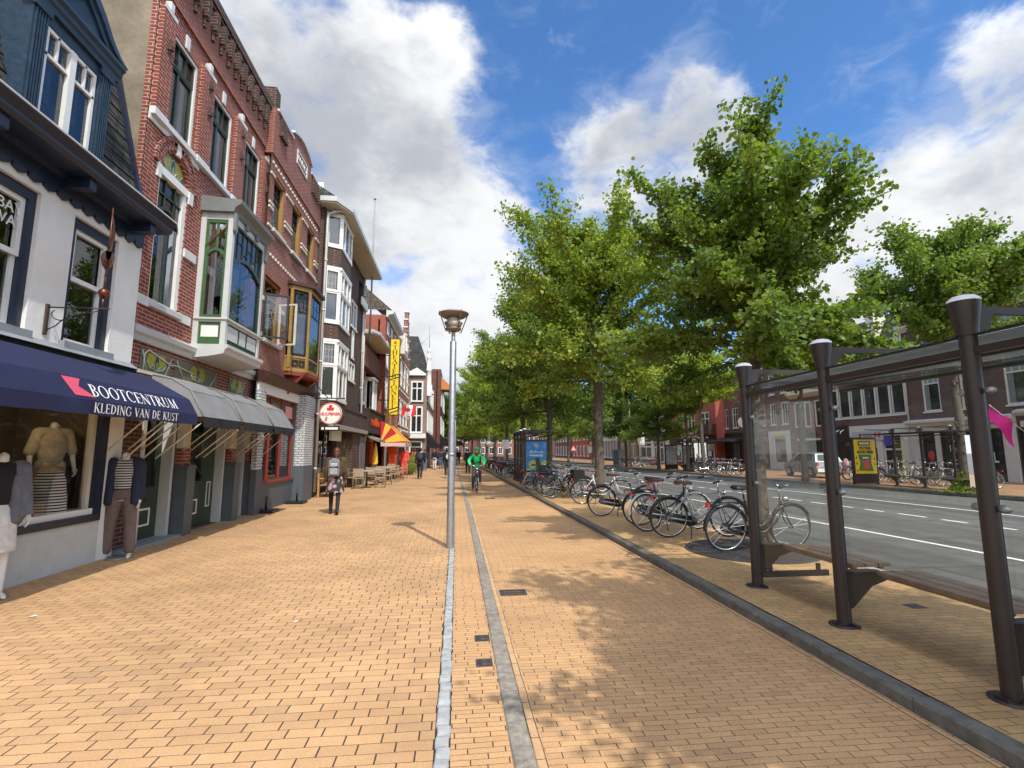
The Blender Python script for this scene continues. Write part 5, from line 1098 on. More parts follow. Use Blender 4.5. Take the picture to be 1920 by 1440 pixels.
for x in (.3, 2.62):
    q = MB(); q.box(x, -.10, 2.1, x+.22, .1, 2.5); q.build('lantern_sign', mat('amber_sign', (.75,.45,.06), .5, .1), b5); q = MB(); q.box(x, -.08, .9, x+.2, .06, 2.05); q.build('red_banner', mat('red_banner', (.70,.06,.02), .6, .1), b5)
# ================================================================ red brick house with pantile roof and theatre sign
XF = -4.6; Y0 = 32.25; L6 = 38.2-Y0; b6 = building('tall red brick house with pantiled roof, white cornice and slim white windows', XF, Y0, name='town_house')
wins = [(.45+i*1.9, 1.35+i*1.9, 4.4, 6.3) for i in range(3)]+[(.45+i*1.9, 1.35+i*1.9, 7.0, 8.7) for i in range(3)]+[(.5+i*1.9, 1.3+i*1.9, 9.2, 10.0) for i in range(3)]
w = MB(); wall(w, 0, L6, 2.9, 10.3, wins, depth=.12); w.build('wall', M['rbrick2'], b6); shell(b6, 0, L6, 10.3, 9, brick('orange_red_brick', (.33,.06,.03), (.27,.05,.028), (.33,.2,.15), .22, .066, .008), 'gable_wall'); MB().box(0, .4, 0, L6, .5, 10).build('back_wall', M['dark'], b6)
for h in wins: window(b6, *h, M['white'], y=-.03, w=.10, t=.1, cols=(.5,), rows=(.7,), pm=M['paneop'], sill=M['white'])
q = MB(); profile(q, -.1, L6+.1, [(0,10.15),(.1,10.15),(.15,10.3),(.45,10.35),(.5,10.55),(0,10.6)]); q.build('cornice', M['lightgrey'], b6)
q = MB(); q.poly([(-.1, -.35, 10.6), (L6+.1, -.35, 10.6), (L6, 3.6, 14), (0, 3.6, 14)]); q.poly([(-.1, -.3, 10.6), (0, 3.6, 14), (-.1, 7, 10.6)]); q.build('roof', M['pantile'], b6)
q = MB(); q.box(0, -.08, 0, .3, .3, 2.9); q.box(L6-.3, -.08, 0, L6, .3, 2.9); split(q, 'pilaster', mat('crimson_paint', (.30,.02,.03), .5, .1), b6)
q = MB(); q.box(.3, -.12, 2.5, L6-.3, .1, 3.2); q.build('fascia', M['cream'], b6); window(b6, .3, 3.2, .05, 2.5, M['darkwood'], y=.05, w=.08, cols=(.4,), pm=M['paneop']); window(b6, 3.2, L6-.3, .05, 2.5, M['darkwood'], y=.05, w=.08, cols=(.6,), pm=M['paneop'])
q = MB(); q.box(.35, -.35, 3.25, 1.15, .0, 4.0); q.build('sign_box', mat('tan_sign_box', (.62,.36,.13), .6, .05), b6)
# theatre sign
M['yellow'] = mat('yellow_sign', (.83,.58,.015), .45, .03); M['signblack'] = mat('sign_black', (.012,.01,.008), .5, .1)
ts = thing('theatre_sign', 'tall narrow yellow sign reading THEATER TONEEL hung over the pavement', 'sign', (-3.75, 30.4, 3.7)); ts.scale = (.8,1,1)
q = MB(); q.box(-.36, -.09, 0, .36, .09, 4.62); q.build('sign_body', M['signblack'], ts)
q = MB(); q.poly([(-.31, -.093, .05), (.31, -.093, .05), (.31, -.093, 4.57), (-.31, -.093, 4.57)]); q.build('face', M['yellow'], ts)
for z in (.18, .38, 2.18, 2.36):
    q = MB(); q.poly([(-.31, -.097, z-.10), (.31, -.097, z+.06), (.31, -.097, z+.13), (-.31, -.097, z-.03)]); q.build('stripe', M['signblack'], ts)
for s_, z0 in (('THEATER', 4.12), ('TONEEL', 2.0)):
    for i, c in enumerate(s_):
        zz = z0-.285*i-.12; roman_text(c, .25, 2.0, M['signblack'], ts, 'lettering', lambda x, h, zz=zz: (x, -.098, zz+h-.05))
q = MB(); q.ell((0, -.09, 4.38), (.14, .012, .13), 10, 6); q.build('mask_emblem', M['orange'], ts)
for z in (.9, 2.3, 3.6): q = MB(); q.tube([(-.36, 0, z), (-1.0, 0, z)], .03, 5); q.build('bracket_arm', M['black'], ts)
# striped red and yellow awning
M['ry'] = mat('crimson_canvas', (.50,.015,.03), .8, .08); M['yy'] = mat('yellow_canvas', (.86,.50,.05), .8, .06)
t = thing('awning', 'red and yellow sunburst awning over the terrace', 'awning', (-4.45, 30.2, 0), math.pi/2)
O, zt, zb, w0, w1 = 1.45, 3.35, 2.10, .0, 4.0
def apt(x, o, z): return (x, -o, z)
qs = MB(); A0 = Vector((0, -.02, zb-.02)); rim = [Vector((0, -.02, zt+.0)), Vector((0, -.30, zt-.12)), Vector((0, -.62, zt-.36)), Vector((0, -.95, zt-.72)), Vector((0, -O, zb+.10)), Vector((0, -O, zb))]
for i in range(5): qs.poly([A0, rim[i], rim[i+1]], (i+1) % 2)
for i in range(5):
    for k in range(6): qs.poly([rim[i]+Vector((w1*k/6, 0, 0)), rim[i+1]+Vector((w1*k/6, 0, 0)), rim[i+1]+Vector((w1*(k+1)/6, 0, 0)), rim[i]+Vector((w1*(k+1)/6, 0, 0))], k % 2)
qs.build('canopy', [M['yy'], M['ry']], t)
q = MB(); q.box(0, -O-.01, zb-.22, w1, -O+.005, zb); q.box(-.006, -O, zb-.22, .006, -.05, zb-.01); q.build('valance', mat('pale_valance', (.62,.45,.40), .8, .2, 20), t)
# ================================================================ stepped gable house, flagged front
XG = -4.35; Y0 = 38.3; L7 = 45.8-Y0; b7 = building('red brick house with tall stepped gable and white stone bands', XG, Y0, name='gable_house')
wins = [(.6+i*2.3, 1.7+i*2.3, z, z+1.9) for i in range(3) for z in (3.6, 6.6)]
w = MB(); wall(w, 0, L7, 0, 9.0, wins, depth=.12)
w.build('wall', M['rbrick2'], b7); shell(b7, 0, L7, 9.0, 9, M['rbrick2'], 'outer_wall'); MB().box(0, .4, 0, L7, .5, 8.8).build('back_wall', M['dark'], b7)
for h in wins: window(b7, *h, M['white'], y=-.03, w=.1, t=.1, cols=(.5,), rows=(.66,), pm=M['paneop'], sill=M['white'])
q = MB(); p_ = MB(); zz = 9.0; a, b = 3.2, L7
for k in range(6):
    q.box(a+k*.36, -.02, zz, b-k*.36, .3, zz+.75); p_.box(a+k*.36-.06, -.07, zz+.75, a+(k+1)*.36+.02, .33, zz+.85); p_.box(b-(k+1)*.36-.02, -.07, zz+.75, b-k*.36+.06, .33, zz+.85); zz += .76
q.build('stepped_gable', M['rbrick2'], b7); split(p_, 'stone_cap', M['stone'], b7)
st = MB()
for z in (3.2, 3.55, 4.4, 5.5, 6.2, 7.4, 8.6, 9.5, 10.6, 11.8):
    for x in np.arange(.1, L7-.3, 1.15): st.box(x, -.05, z, x+.42, -.001, z+.16) if z < 9 or 3.6 < x < L7-1 else None
split(st, 'stone_band', M['cream'], b7)
q = MB(); profile(q, 0, L7, [(0,2.9),(.2,2.95),(.3,3.1),(0,3.15)]); q.build('shop_cornice', M['cream'], b7); window(b7, .4, L7-.4, .3, 2.7, M['darkwood'], y=-.06, w=.1, cols=(.33,.66), pm=M['paneop'])
dq = MB(); dq.box(.3, -.3, 9.0, 2.6, 1.5, 10.6); dq.build('dormer', M['cream'], b7); window(b7, .8, 2.1, 9.3, 10.3, M['white'], y=-.38, w=.1, cols=(.5,), pm=M['paneop'], name='dormer_window')
# ================================================================ corner house with white turret and more houses beyond
XH = -2.75; Y0 = 45.9; L8 = 12; b8 = building('grey pink corner house with white window bays and spiky white turret', XH, Y0, name='corner_house')
M['pinkbrick'] = brick('pinkish_brick', (.27,.17,.145), (.22,.14,.12), (.3,.26,.24), .22, .066, .008)
sw = MB(); wall(sw, -3.4, 0, 0, 8.4, [(-1.4, -.35, 3.25, 5.5), (-1.4, -.35, 6.05, 7.85)], y=0, depth=.1); o = sw.build('end_wall', M['pinkbrick'], b8); o.rotation_euler.z = -math.pi/2; o.location = (0, 0, 0)
sdw = thing('end_front', None, None); sdw.parent = b8; sdw.rotation_euler.z = -math.pi/2
for z0, z1 in ((3.2, 5.6), (6.0, 7.9)): window(sdw, -1.42, -.32, z0, z1, M['white'], y=-.06, w=.14, t=.12, cols=(.5,), rows=(.65,), pm=M['paneop'], sill=M['white'], bar=.1)
q = MB(); q.box(-3.4, -.35, 2.75, 0, 0, 3.15); q.build('balcony_base', M['white'], sdw); q = MB(); framebars(q, -1.45, -.3, .1, 2.5, -.04, .12, .1, rows=(.78,)); q.build('door_frame', M['white'], sdw); MB().box(-1.35, -.01, .1, -.4, .02, 2.4).build('door', M['black'], sdw)
A = [(-3.5, 8.4), (-3.5, 8.55), (-1.6, 8.72), (-.9, 9.1), (-.35, 8.72), (-.1, 8.55), (-.1, 8.4)]; q = MB(); q.prism(A, -.25, .3); q.build('ornate_cornice', M['white'], sdw)
q = MB(); q.poly([(0, 0, 8.4), (0, 3.4, 8.4), (1.6, 3.4, 12.4), (1.6, 1.0, 12.4)]); q.poly([(0, 0, 8.4), (1.6, 1.0, 12.4), (12, 1.0, 12.4), (12, 0, 8.4)]); q.build('roof', M['slate'], b8)
wins = [(.9+i*2.2, 2.1+i*2.2, z, z+1.9) for i in range(5) for z in (3.4, 6.2)]
w = MB(); wall(w, 0, L8, 0, 8.4, wins, depth=.1); w.build('wall', M['pinkbrick'], b8); MB().box(.25, .3, 0, L8, 3.3, 8.3).build('back_wall', M['dark'], b8)
for h in wins: window(b8, *h, M['white'], y=-.12, w=.14, t=.14, cols=(.5,), rows=(.65,), pm=M['paneop'], sill=M['white'])
tu = MB(); tu.lathe([(.34,6.6),(.36,7.6),(.26,7.7),(.26,8.9),(.36,9.0),(.2,9.1),(.19,10.1),(.26,10.2),(.12,10.35),(.10,10.6),(.2,10.75),(.2,10.9),(0.02,11.05)], (.6, -.1, 0), 10); tu.build('turret', M['white'], b8)
q = MB(); q.tube([(.6,-.1,11),(.6,-.1,13.2)], .025, 4); q.tube([(1.0,1.0,11.2),(.6,-.1,12.2)], .015, 4); q.build('mast', M['grey'], b8)
q = MB(); q.box(2.2, -.5, 7.0, 3.4, 0, 7.3); q.build('ledge', M['white'], b8)
t = thing('awning', 'black shop awning on the corner house at the end of the row', 'awning', (XH, 47.2, 0), math.pi/2)
q = MB(); q.prism([(0, 3.3), (-1.1, 2.2), (-1.1, 1.9), (0, 1.95)], 0, 5, ax='x'); q.build('canopy', M['blackcloth'], t)
b9 = building('distant dark brick house with orange blinds past the corner house', -1.9, 58.1, name='town_house')
w = MB(); wins = [(1.0+i*3, 2.4+i*3, z, z+2) for i in range(5) for z in (3.6, 6.8)]; wall(w, 0, 17, 0, 11, wins, depth=.1); w.build('wall', M['brbrick'], b9); shell(b9, 0, 17, 11, 9, M['brbrick'], 'outer_wall'); MB().box(0, .4, 0, 17, .5, 10.8).build('back_wall', M['dark'], b9)
for h in wins: window(b9, *h, M['white'], y=-.1, w=.16, t=.14, cols=(.5,), pm=M['paneop'], sill=M['white'])
q = MB(); q.prism([(0, 10.2), (-1.2, 9.0), (-1.2, 8.7), (0, 8.7)], .5, 3.5, ax='x'); q.build('orange_blind', mat('orange_cloth', (.50,.19,.06), .8, .2), b9)
t = thing('awning', 'long black awning low over the crowd at the end of the street', 'awning', (-1.9, 59, 0), math.pi/2)
q = MB(); q.prism([(0, 3.2), (-2.6, 2.7), (-2.6, 2.3), (0, 2.3)], 0, 7, ax='x'); q.build('canopy', M['blackcloth'], t)
b10 = building('white rendered block glimpsed through the trees behind the lamp post', -2.4, 92, name='town_house')
w = MB(); wall(w, 0, 14, 0, 11, [(1+i*2.5, 2.2+i*2.5, z, z+1.8) for i in range(5) for z in (1, 4, 7)], depth=.15); w.build('wall', M['white'], b10); w = MB(); w.poly([(-.01,0,0),(-.01,12,0),(-.01,12,11),(-.01,0,11)]); w.build('end_wall', M['white'], b10); MB().box(0, .2, 0, 14, .3, 11).build('back_wall', M['paneop'], b10)
for h in [(1+i*2.5, 2.2+i*2.5, z, z+1.8) for i in range(5) for z in (1, 4, 7)]: window(b10, *h, M['white'], y=.05, w=.1, pm=M['paneop'])
# fill the gaps behind the low houses so the row reads as a street
b11 = building('plain brick back house rising behind the corner of the row', -7.2, 46, name='town_house'); MB().box(0, 0, 0, 40, 6, 8).build('wall', M['brbrick'], b11); MB().prism([(0,8),(3,11),(6,8)], 0, 40, ax='x').build('roof', M['slate'], b11)
# ---------------------------------------------------------------- hanging beer sign and flag
gs = thing('hanging_sign', 'round white beer sign with red lettering hung from a black bracket', 'sign', (-4.25, 17.6, 2.86))
q = MB(); q.tube([(-.55,0,.52),(.45,0,.52)], .022, 5); q.tube([(-.18,0,.52),(-.18,0,.38)], .012, 4); q.tube([(.18,0,.52),(.18,0,.38)], .012, 4); q.tube([(-.5,0,.95),(-.1,0,.52)], .015, 4); q.tube([(0,0,.52),(0,0,.78)], .02, 4); q.build('bracket', M['black'], gs)
q = MB(); q.lathe([(0,-.05),(.37,-.05),(.37,.05),(0,.05)], (0,0,0), 36, sm=False); q.xf(Matrix.Rotation(math.pi/2,4,'X')); q.build('disc', mat('cream_sign', (.80,.74,.68), .45, .03), gs)
M['signred'] = mat('sign_red', (.62,.03,.03), .5, .05)
q = MB(); q.ring((0,0,0), .35, .014, 36, 4); q.v = [(x, y*.3-.052, z) for x, y, z in q.v]; q.build('rim', M['signred'], gs)
sans('GULPENER', .135, M['signred'], gs, (0, -.056, -.02), (math.pi/2, 0, 0), 'lettering', .003, bold=.004)
q = MB(); q.prism([(-.10,.10),(.10,.10),(.13,.2),(.06,.19),(.05,.27),(0,.31),(-.05,.27),(-.06,.2),(-.13,.2)], -.058, -.051); q.build('emblem', M['signred'], gs)
q = MB(); q.prism([(-.18,-.24),(-.10,-.26),(-.08,-.12),(-.15,-.10)], -.057, -.051); q.build('hop_emblem', M['grey'], gs)
q = MB(); q.box(-.30,-.05,-.58,.30,.05,-.42); q.tube([(-.15,0,-.42),(-.15,0,-.34)],.012,4); q.tube([(.15,0,-.42),(.15,0,-.34)],.012,4); q.build('name_board', M['black'], gs); q = MB(); q.box(-.14,-.056,-.54,.27,-.051,-.46); q.box(-.27,-.056,-.54,-.19,-.051,-.46); split(q, 'name_strip', M['white'], gs)
fg = thing('flag', 'red and white maple leaf flag hanging off the striped gable house', 'flag', (-4.2, 38.2, 4.6)); fg.scale = (.75,.75,.75)
q = MB(); q.tube([(-.1,0,.2),(1.3,-.1,1.0)], .02, 5); q.build('pole', M['white'], fg)
def fl_(x, z): return (x+.08*math.sin(z*3), -.06+.12*math.sin(x*5+z*2), z-.25*x*.4)
q = MB()
for i in range(8):
    for j in range(4):
        a, b = .15+1.3*i/8, .15+1.3*(i+1)/8; c, d = -.45+1.1*j/4, -.45+1.1*(j+1)/4
        q.add([fl_(a,c), fl_(b,c), fl_(b,d), fl_(a,d)], [(0,1,2,3)], 0 if (i < 2 or i > 5) else 1, True)
q.build('cloth', [mat('flag_red', (.62,.02,.03), .8, .05), M['white']], fg); q = MB(); q.poly([tuple(Vector(fl_(x, z))+Vector((0,-.03,0))) for x, z in [(.7,-.1),(.72,-.1),(.72,.02),(.95,.0),(.9,.1),(1.05,.25),(.9,.24),(.82,.36),(.78,.24),(.71,.5),(.64,.24),(.6,.36),(.52,.24),(.37,.25),(.52,.1),(.47,0),(.7,.02)]]); q.build('leaf_emblem', bpy.data.materials['flag_red'], fg)
# ================================================================ far side of the road
M['rb_br'] = brick('plum_brown_brick', (.115,.062,.050), (.09,.05,.042), (.14,.11,.10), .22, .066, .008)
M['rb_red'] = brick('bright_red_brick', (.40,.075,.045), (.34,.06,.036), (.36,.2,.16), .22, .066, .007)
M['rb_brown'] = brick('russet_brick', (.17,.070,.045), (.13,.055,.036), (.18,.14,.12), .22, .066, .008)
M['winwhite'] = mat('grey_white_frame', (.60,.60,.58), .5, .06)
M['palegreen'] = mat('pale_green_glass', (.20,.27,.22), .2, .2, 3)
class RH:
    """a house on the far side: the local x runs towards the camera, z up"""
    def __init__(s, label, X, Yfar, Ynear, H, wm, name='shop_house', D=9):
        s.X, s.Yf, s.L, s.H, s.wm, s.D = X, Yfar, Yfar-Ynear, H, wm, D; s.o = building(label, X, Yfar, side='R', name=name); s.h = []
    def p(s, u, v): y, z = onX(u, v, s.X); return s.Yf-y, z
    def rect(s, u0, v0, u1, v1):
        """opening from two corners seen in the picture: upper left and lower right"""
        a, z1 = s.p(u0, v0); b, z0 = s.p(u1, v1); return (a, b, z0, z1)
    def build_walls(s, z0=0, extra=()):
        w = MB(); wall(w, 0, s.L, z0, s.H, s.h, depth=.15); w.build('wall', s.wm, s.o); shell(s.o, 0, s.L, s.H, s.D, s.wm, 'outer_wall'); MB().box(.05, .35, .05, s.L-.05, .45, s.H-.05).build('back_wall', M['dark'], s.o)
    def win(s, h, **k): return window(s.o, *h, k.pop('fm', M['winwhite']), y=k.pop('y', .03), w=k.pop('w', .09), t=.09, pm=k.pop('pm', M['paneop']), **k)
# --- brown brick hairdresser's house
r = RH('plum brown brick house with tall sash windows over a hairdresser shop front', 28, 28.5, 15.5, 9.2, M['rb_br'])
ws = [(1.05+i*2.32, 2.15+i*2.32, 3.95, 6.45) for i in range(5)]; up = [(1.05+i*2.32, 2.15+i*2.32, 7.1, 8.7) for i in range(5)]
shopo = (1.9, 5.3, .45, 2.75); dr = (.75, 1.6, .05, 2.75); s2 = (6.0, 9.0, .1, 2.75); s3 = (9.6, 12.4, .4, 2.75); r.h = ws+up+[shopo, dr, s2, s3]; r.build_walls()
for h in ws+up:
    o = r.win(h, cols=(), sill=M['winwhite'], rows=(.66,), bar=.08)
    a, b, c, d = h; q = MB(); zt = c+(d-c)*.68; q.poly([(a+.1, .06, zt), (b-.1, .06, zt), (b-.1, .06, d-.1), (a+.1, .06, d-.1)]); q.build('top_light', M['palegreen'], o); q = MB()
    for k in (1, 2): q.box(a+(b-a)*k/3-.02, .045, zt, a+(b-a)*k/3+.02, .055, d-.08)
    q.build('glazing_bars', M['winwhite'], o)
    q = MB(); q.poly([(a+.12, .062, c+.1), (a+.4, .062, c+.1), (a+.4, .062, zt-.05), (a+.12, .062, zt-.05)]); q.build('curtain', mat('grey_net', (.16,.17,.16), .9, .2), o)
q = MB(); profile(q, -.1, 6.0, [(0,3.05),(.15,3.08),(.22,3.22),(.38,3.28),(.4,3.4),(0,3.5)]); q.build('shop_cornice', M['winwhite'], r.o)
q = MB(); profile(q, 6.1, 12.9, [(0,3.35),(.15,3.4),(.3,3.5),(.32,3.6),(0,3.7)]); q.build('shop_cornice', M['winwhite'], r.o)
q = MB(); q.box(0, -.05, 2.80, 6.0, -.001, 3.03); q.box(6.2, -.05, 2.8, 12.8, -.001, 3.1); split(q, 'fascia', M['winwhite'], r.o)
q = MB(); q.box(0, -.1, 0, .5, -.001, 2.8); q.box(1.62, -.1, 0, 1.88, -.001, 2.8); q.box(5.35, -.1, 0, 5.95, -.001, 2.8); split(q, 'pilaster', M['winwhite'], r.o)
r.win(shopo, cols=(.5,), rows=(.78,), fm=M['black'], name='shop_window'); r.win(dr, fm=M['black'], rows=(.8,), name='door'); r.win(s2, fm=M['black'], cols=(.33,.66), name='shop_window'); r.win(s3, fm=M['winwhite'], cols=(.5,), rows=(.75,), name='shop_window')
M['kap'] = mat('kap_lettering', (.62,.64,.64), .5, .03); M['kapred'] = mat('kap_red', (.55,.05,.05), .5, .05); M['mint'] = mat('mint_lettering', (.45,.62,.55), .5, .03)
sans('ka   soones', .52, M['kap'], r.o, (3.55, -.01, 1.75), (math.pi/2, 0, 0), 'lettering', .004); sans('p', .52, M['kapred'], r.o, (2.72, -.01, 1.75), (math.pi/2, 0, 0), 'lettering', .004, bold=.015)
sans('XL', .75, M['mint'], r.o, (4.62, -.015, 1.25), (math.pi/2, 0, R(0)), 'lettering', .004, bold=.02, sx=.75)
q = MB(); q.ell((1.18, .02, 1.35), (.22, .02, .28), 12, 8); q.build('red_emblem', M['kapred'], r.o)
q = MB(); profile(q, -.1, 13, [(0,9.0),(.1,9.0),(.4,9.25),(.45,9.45),(0,9.5)]); q.build('cornice', M['winwhite'], r.o); q = MB(); q.poly([(0,-.3,9.5),(13,-.3,9.5),(13,3.5,12.5),(0,3.5,12.5)]); q.build('roof', M['slate'], r.o)
pipe(r.o, .0, -.08, 3.5, 9.0, M['winwhite'], .05)
# --- white ground floor house with mansard and round attic window
r = RH('house with white ground floor, brown window band and slate mansard with round attic window', 28, 35.7, 28.55, 7.75, M['rb_br'])
ws = [(.35+i*1.13, 1.32+i*1.13, 4.0, 6.15) for i in range(6)]; g_ = [(.4, 2.2, .5, 2.3), (5.0, 6.5, .06, 2.75), (2.7, 4.6, .4, 1.9)]; r.h = ws+g_; r.build_walls()
for h in ws: r.win(h, w=.06, sill=None)
q = MB(); q.box(.2, -.05, 3.86, r.L-.1, -.001, 3.98); 
for i in range(7): q.box(.22+i*1.13, -.05, 3.98, .33+i*1.13, -.001, 6.3)
q.build('window_band', M['winwhite'], r.o)
q = MB(); 
for i in range(6): q.box(.95+i*1.13, -.06, 6.0, 1.28+i*1.13, -.052, 6.12)
split(q, 'vent', M['cream'], r.o)
q = MB(); wall(q, 2.3, r.L, 0, 3.35, [(5.0, 6.5, .06, 2.75), (2.7, 4.6, .4, 1.9)], y=-.06, depth=.06); q.build('shop_wall', M['winwhite'], r.o)
q = MB(); wall(q, 0, 2.3, 0, 3.3, [(.4, 2.2, .5, 2.3)], y=-.05, depth=.05); q.build('shop_wall', M['black'], r.o)
r.win(g_[0], fm=M['black'], cols=(.5,), name='shop_window'); o = r.win(g_[1], fm=M['winwhite'], cols=(.5,), rows=(.33, .62), w=.14, bar=.12, name='door'); r.win(g_[2], fm=M['winwhite'], cols=(.33,.66), name='shop_window')
q = MB(); q.box(5.15, -.03, 1.95, 5.75, -.02, 2.6); q.build('blue_poster', mat('blue_poster', (.05,.06,.35), .5, .2), r.o)
q = MB(); q.box(2.6, -.12, 2.35, 5.2, -.065, 2.95); o = q.build('banner', mat('pale_banner', (.42,.46,.52), .5, .06), r.o); q = MB(); q.box(3.2, -.125, 2.5, 3.4, -.121, 2.8); q.box(4.5, -.125, 2.55, 4.7, -.121, 2.85); q.box(4.85, -.125, 2.5, 5.0, -.121, 2.85); split(q, 'print', M['kapred'], o); q = MB(); q.box(3.6, -.125, 2.68, 4.35, -.121, 2.72); q.box(3.6, -.125, 2.56, 4.35, -.121, 2.6); split(q, 'print', M['navy'], o)
q = MB(); q.box(.2, -.15, 3.2, 2.3, -.06, 3.4); q.build('fascia', M['black'], r.o)
for i in range(4):
    q = MB(); q.tube([(.5+i*.45, -.06, 3.15), (.5+i*.45, -.35, 3.0), (.5+i*.45, -.4, 2.85)], .04, 6); q.build('spotlight', M['alum'], r.o)
q = MB(); profile(q, -.1, r.L+.1, [(0,7.55),(.1,7.6),(.35,7.75),(.4,7.95),(0,8.0)]); q.build('cornice', M['cream'], r.o)
q = MB(); q.poly([(-.1,-.2,8.0),(r.L+.1,-.2,8.0),(r.L-.3,1.3,10.9),(.3,1.3,10.9)]); q.poly([(r.L+.1,-.2,8.0),(r.L+.1,8,8),(r.L-.3,6,10.9),(r.L-.3,1.3,10.9)]); q.poly([(-.1,-.2,8.0),(.3,1.3,10.9),(.3,6,10.9),(-.1,8,8.0)]); q.poly([(.3,1.3,10.9),(r.L-.3,1.3,10.9),(r.L-.3,6,10.9),(.3,6,10.9)]); q.build('roof', M['slate'], r.o)
q = MB(); q.lathe([(.5,-.3),(.75,-.3),(.85,.0),(.75,.15),(.5,.15)], (0,0,0), 20); q.xf(Matrix.Translation((1.9,-.15,8.95)) @ Matrix.Rotation(math.pi/2,4,'X')); q.box(1.0,-.2,8.0,2.8,.6,8.35); q.box(1.15,-.1,8.35,2.65,.9,9.5); o = q.build('round_dormer', M['cream'], r.o); q = MB(); q.lathe([(0,0),(.52,0)], n=20); q.xf(Matrix.Translation((1.9,-.25,8.95)) @ Matrix.Rotation(math.pi/2,4,'X')); q.build('pane', M['paneop'], o)
q = MB(); q.box(4.3, .2, 8.3, 5.0, 1.2, 11.6); q.build('chimney', M['cream'], r.o); q = MB(); q.box(5.9, -.1, 8.0, 7.0, 1.6, 8.9); q.build('dormer', M['winwhite'], r.o); q = MB(); q.tube([(1.4,1.6,10.9),(1.4,1.6,12.4)],.12,8); q.build('flue', M['grey'], r.o)
# --- narrow houses seen through the shelter glass
r = RH('narrow russet brick house with three slim cream windows over a dark shop', 28, 39.6, 35.75, 6.6, M['rb_brown'])
ws = [(.35+i*1.2, 1.1+i*1.2, 3.5, 5.6) for i in range(3)]; r.h = ws+[(.7, 3.5, .1, 2.5)]; r.build_walls()
for h in ws: r.win(h, fm=M['cream'], w=.12)
r.win(r.h[-1], fm=M['black'], cols=(.4,.7), name='shop_window'); q = MB(); profile(q, 0, r.L, [(0,5.9),(.15,5.95),(.5,6.2),(.5,6.5),(0,6.6)]); q.build('cornice', M['cream'], r.o)
q = MB(); q.box(.9, -.3, 2.45, 3.2, 0, 2.6); q.build('lamp_strip', M['winwhite'], r.o); q = MB(); q.ell((2.4,-.1,2.95),(.55,.06,.22),14,8); q.build('oval_sign', M['black'], r.o); q = MB(); q.box(0.05,-.03,.05,.5,-.001,1.1); q.build('red_door_panel', M['redwood'], r.o)
q = MB(); q.poly([(0,0,6.6),(r.L,0,6.6),(r.L,3,9.4),(0,3,9.4)]); q.build('roof', M['slate'], r.o)
r = RH('tall russet house with white shop front and oval yellow sign', 28, 44.6, 39.65, 11.5, M['rb_brown'])
ws = [(.5+i*1.6, 1.3+i*1.6, z, z+1.9) for i in range(3) for z in (3.9, 6.6, 9.2)]; r.h = ws+[(2.2, 4.2, .4, 2.9)]; r.build_walls()
for h in ws: r.win(h, cols=(.5,), rows=(.65,), sill=M['winwhite'])
r.win(r.h[-1], w=.25, name='shop_window'); q = MB(); wall(q, 1.7, 4.7, 0, 3.35, [(2.2, 4.2, .4, 2.9)], y=-.05, depth=.05); q.build('shop_front', M['winwhite'], r.o); q = MB(); q.ell((3.2,-.1,3.0),(.55,.05,.25),14,8); q.build('oval_sign', mat('yellow_oval', (.55,.55,.12), .5, .05), r.o); q = MB(); q.poly([(0,0,11.5),(r.L,0,11.5),(r.L,3,14),(0,3,14)]); q.build('roof', M['slate'], r.o)
r = RH('dark shop house with black fronted bar and round hanging sign', 27.6, 50.4, 44.65, 8.2, M['rb_brown'])
ws = [(.5+i*1.8, 1.5+i*1.8, 3.9, 5.9) for i in range(3)]; r.h = ws; r.build_walls()
for h in ws: r.win(h, cols=(.5,), rows=(.65,), sill=M['winwhite'])
q = MB(); q.box(.1,-.12,.0,r.L-.1,-.001,3.4); q.build('shop_front', M['black'], r.o)
for i in range(3): r.win((.5+i*1.8, 1.9+i*1.8, .4, 2.4), fm=M['darkwood'], y=-.2, name='shop_window')
q = MB(); q.prism([(0,3.0),(-2.2,2.6),(-2.2,2.45),(0,2.7)], .2, 5.4, ax='x'); q.build('canopy', M['blackcloth'], r.o); q = MB(); q.lathe([(0,-.05),(.5,-.05),(.5,.05),(0,.05)], n=24, sm=False); q.xf(Matrix.Translation((5.3,-.7,4.3)) @ Matrix.Rotation(math.pi/2,4,'Y')); q.build('round_sign', M['cream'], r.o)
q = MB(); q.poly([(0,0,8.2),(r.L,0,8.2),(r.L,3,11),(0,3,11)]); q.build('roof', M['slate'], r.o)
# --- red brick corner cafe
r = RH('bright red brick cafe house with white windows and slanted white lettering', 27, 60.4, 49.6, 9.6, M['rb_red'])
r.o.location.x = 26.6
ws = [(1.2+i*3.2, 3.0+i*3.2, z, z+2.2) for i in range(3) for z in (3.6, 6.8)]; r.h = ws; r.build_walls()
for h in ws: r.win(h, fm=M['white'], cols=(.5,), rows=(.66,), sill=M['white'], w=.13, bar=.12)
q = MB(); q.box(-.1,-.25,2.55,r.L,-.001,3.1); q.build('fascia', M['signblack'], r.o); sans("Santé's Houg", .95, M['letter'], r.o, (5.4, -.28, 2.84), (math.pi/2, 0, 0), 'lettering', .01, shear=.3, bold=.02)
for a, b in ((.4, 2.6), (3.2, 5.2), (5.8, 7.8), (8.3, 10.3)): 
    o = r.win((a, b, .4, 2.3), fm=M['white'], y=-.06, rows=(.8,), name='shop_window'); q = MB(); q.box(a+.5,-.075,1.1,b-.5,-.065,1.6); q.build('notice', M['white'], o)
q = MB(); profile(q, 0, r.L, [(0,9.4),(.4,9.5),(.4,9.7),(0,9.8)]); q.build('cornice', M['white'], r.o); q = MB(); q.poly([(0,-.2,9.8),(r.L,-.2,9.8),(r.L,4,13),(0,4,13)]); q.build('roof', M['pantile'], r.o)
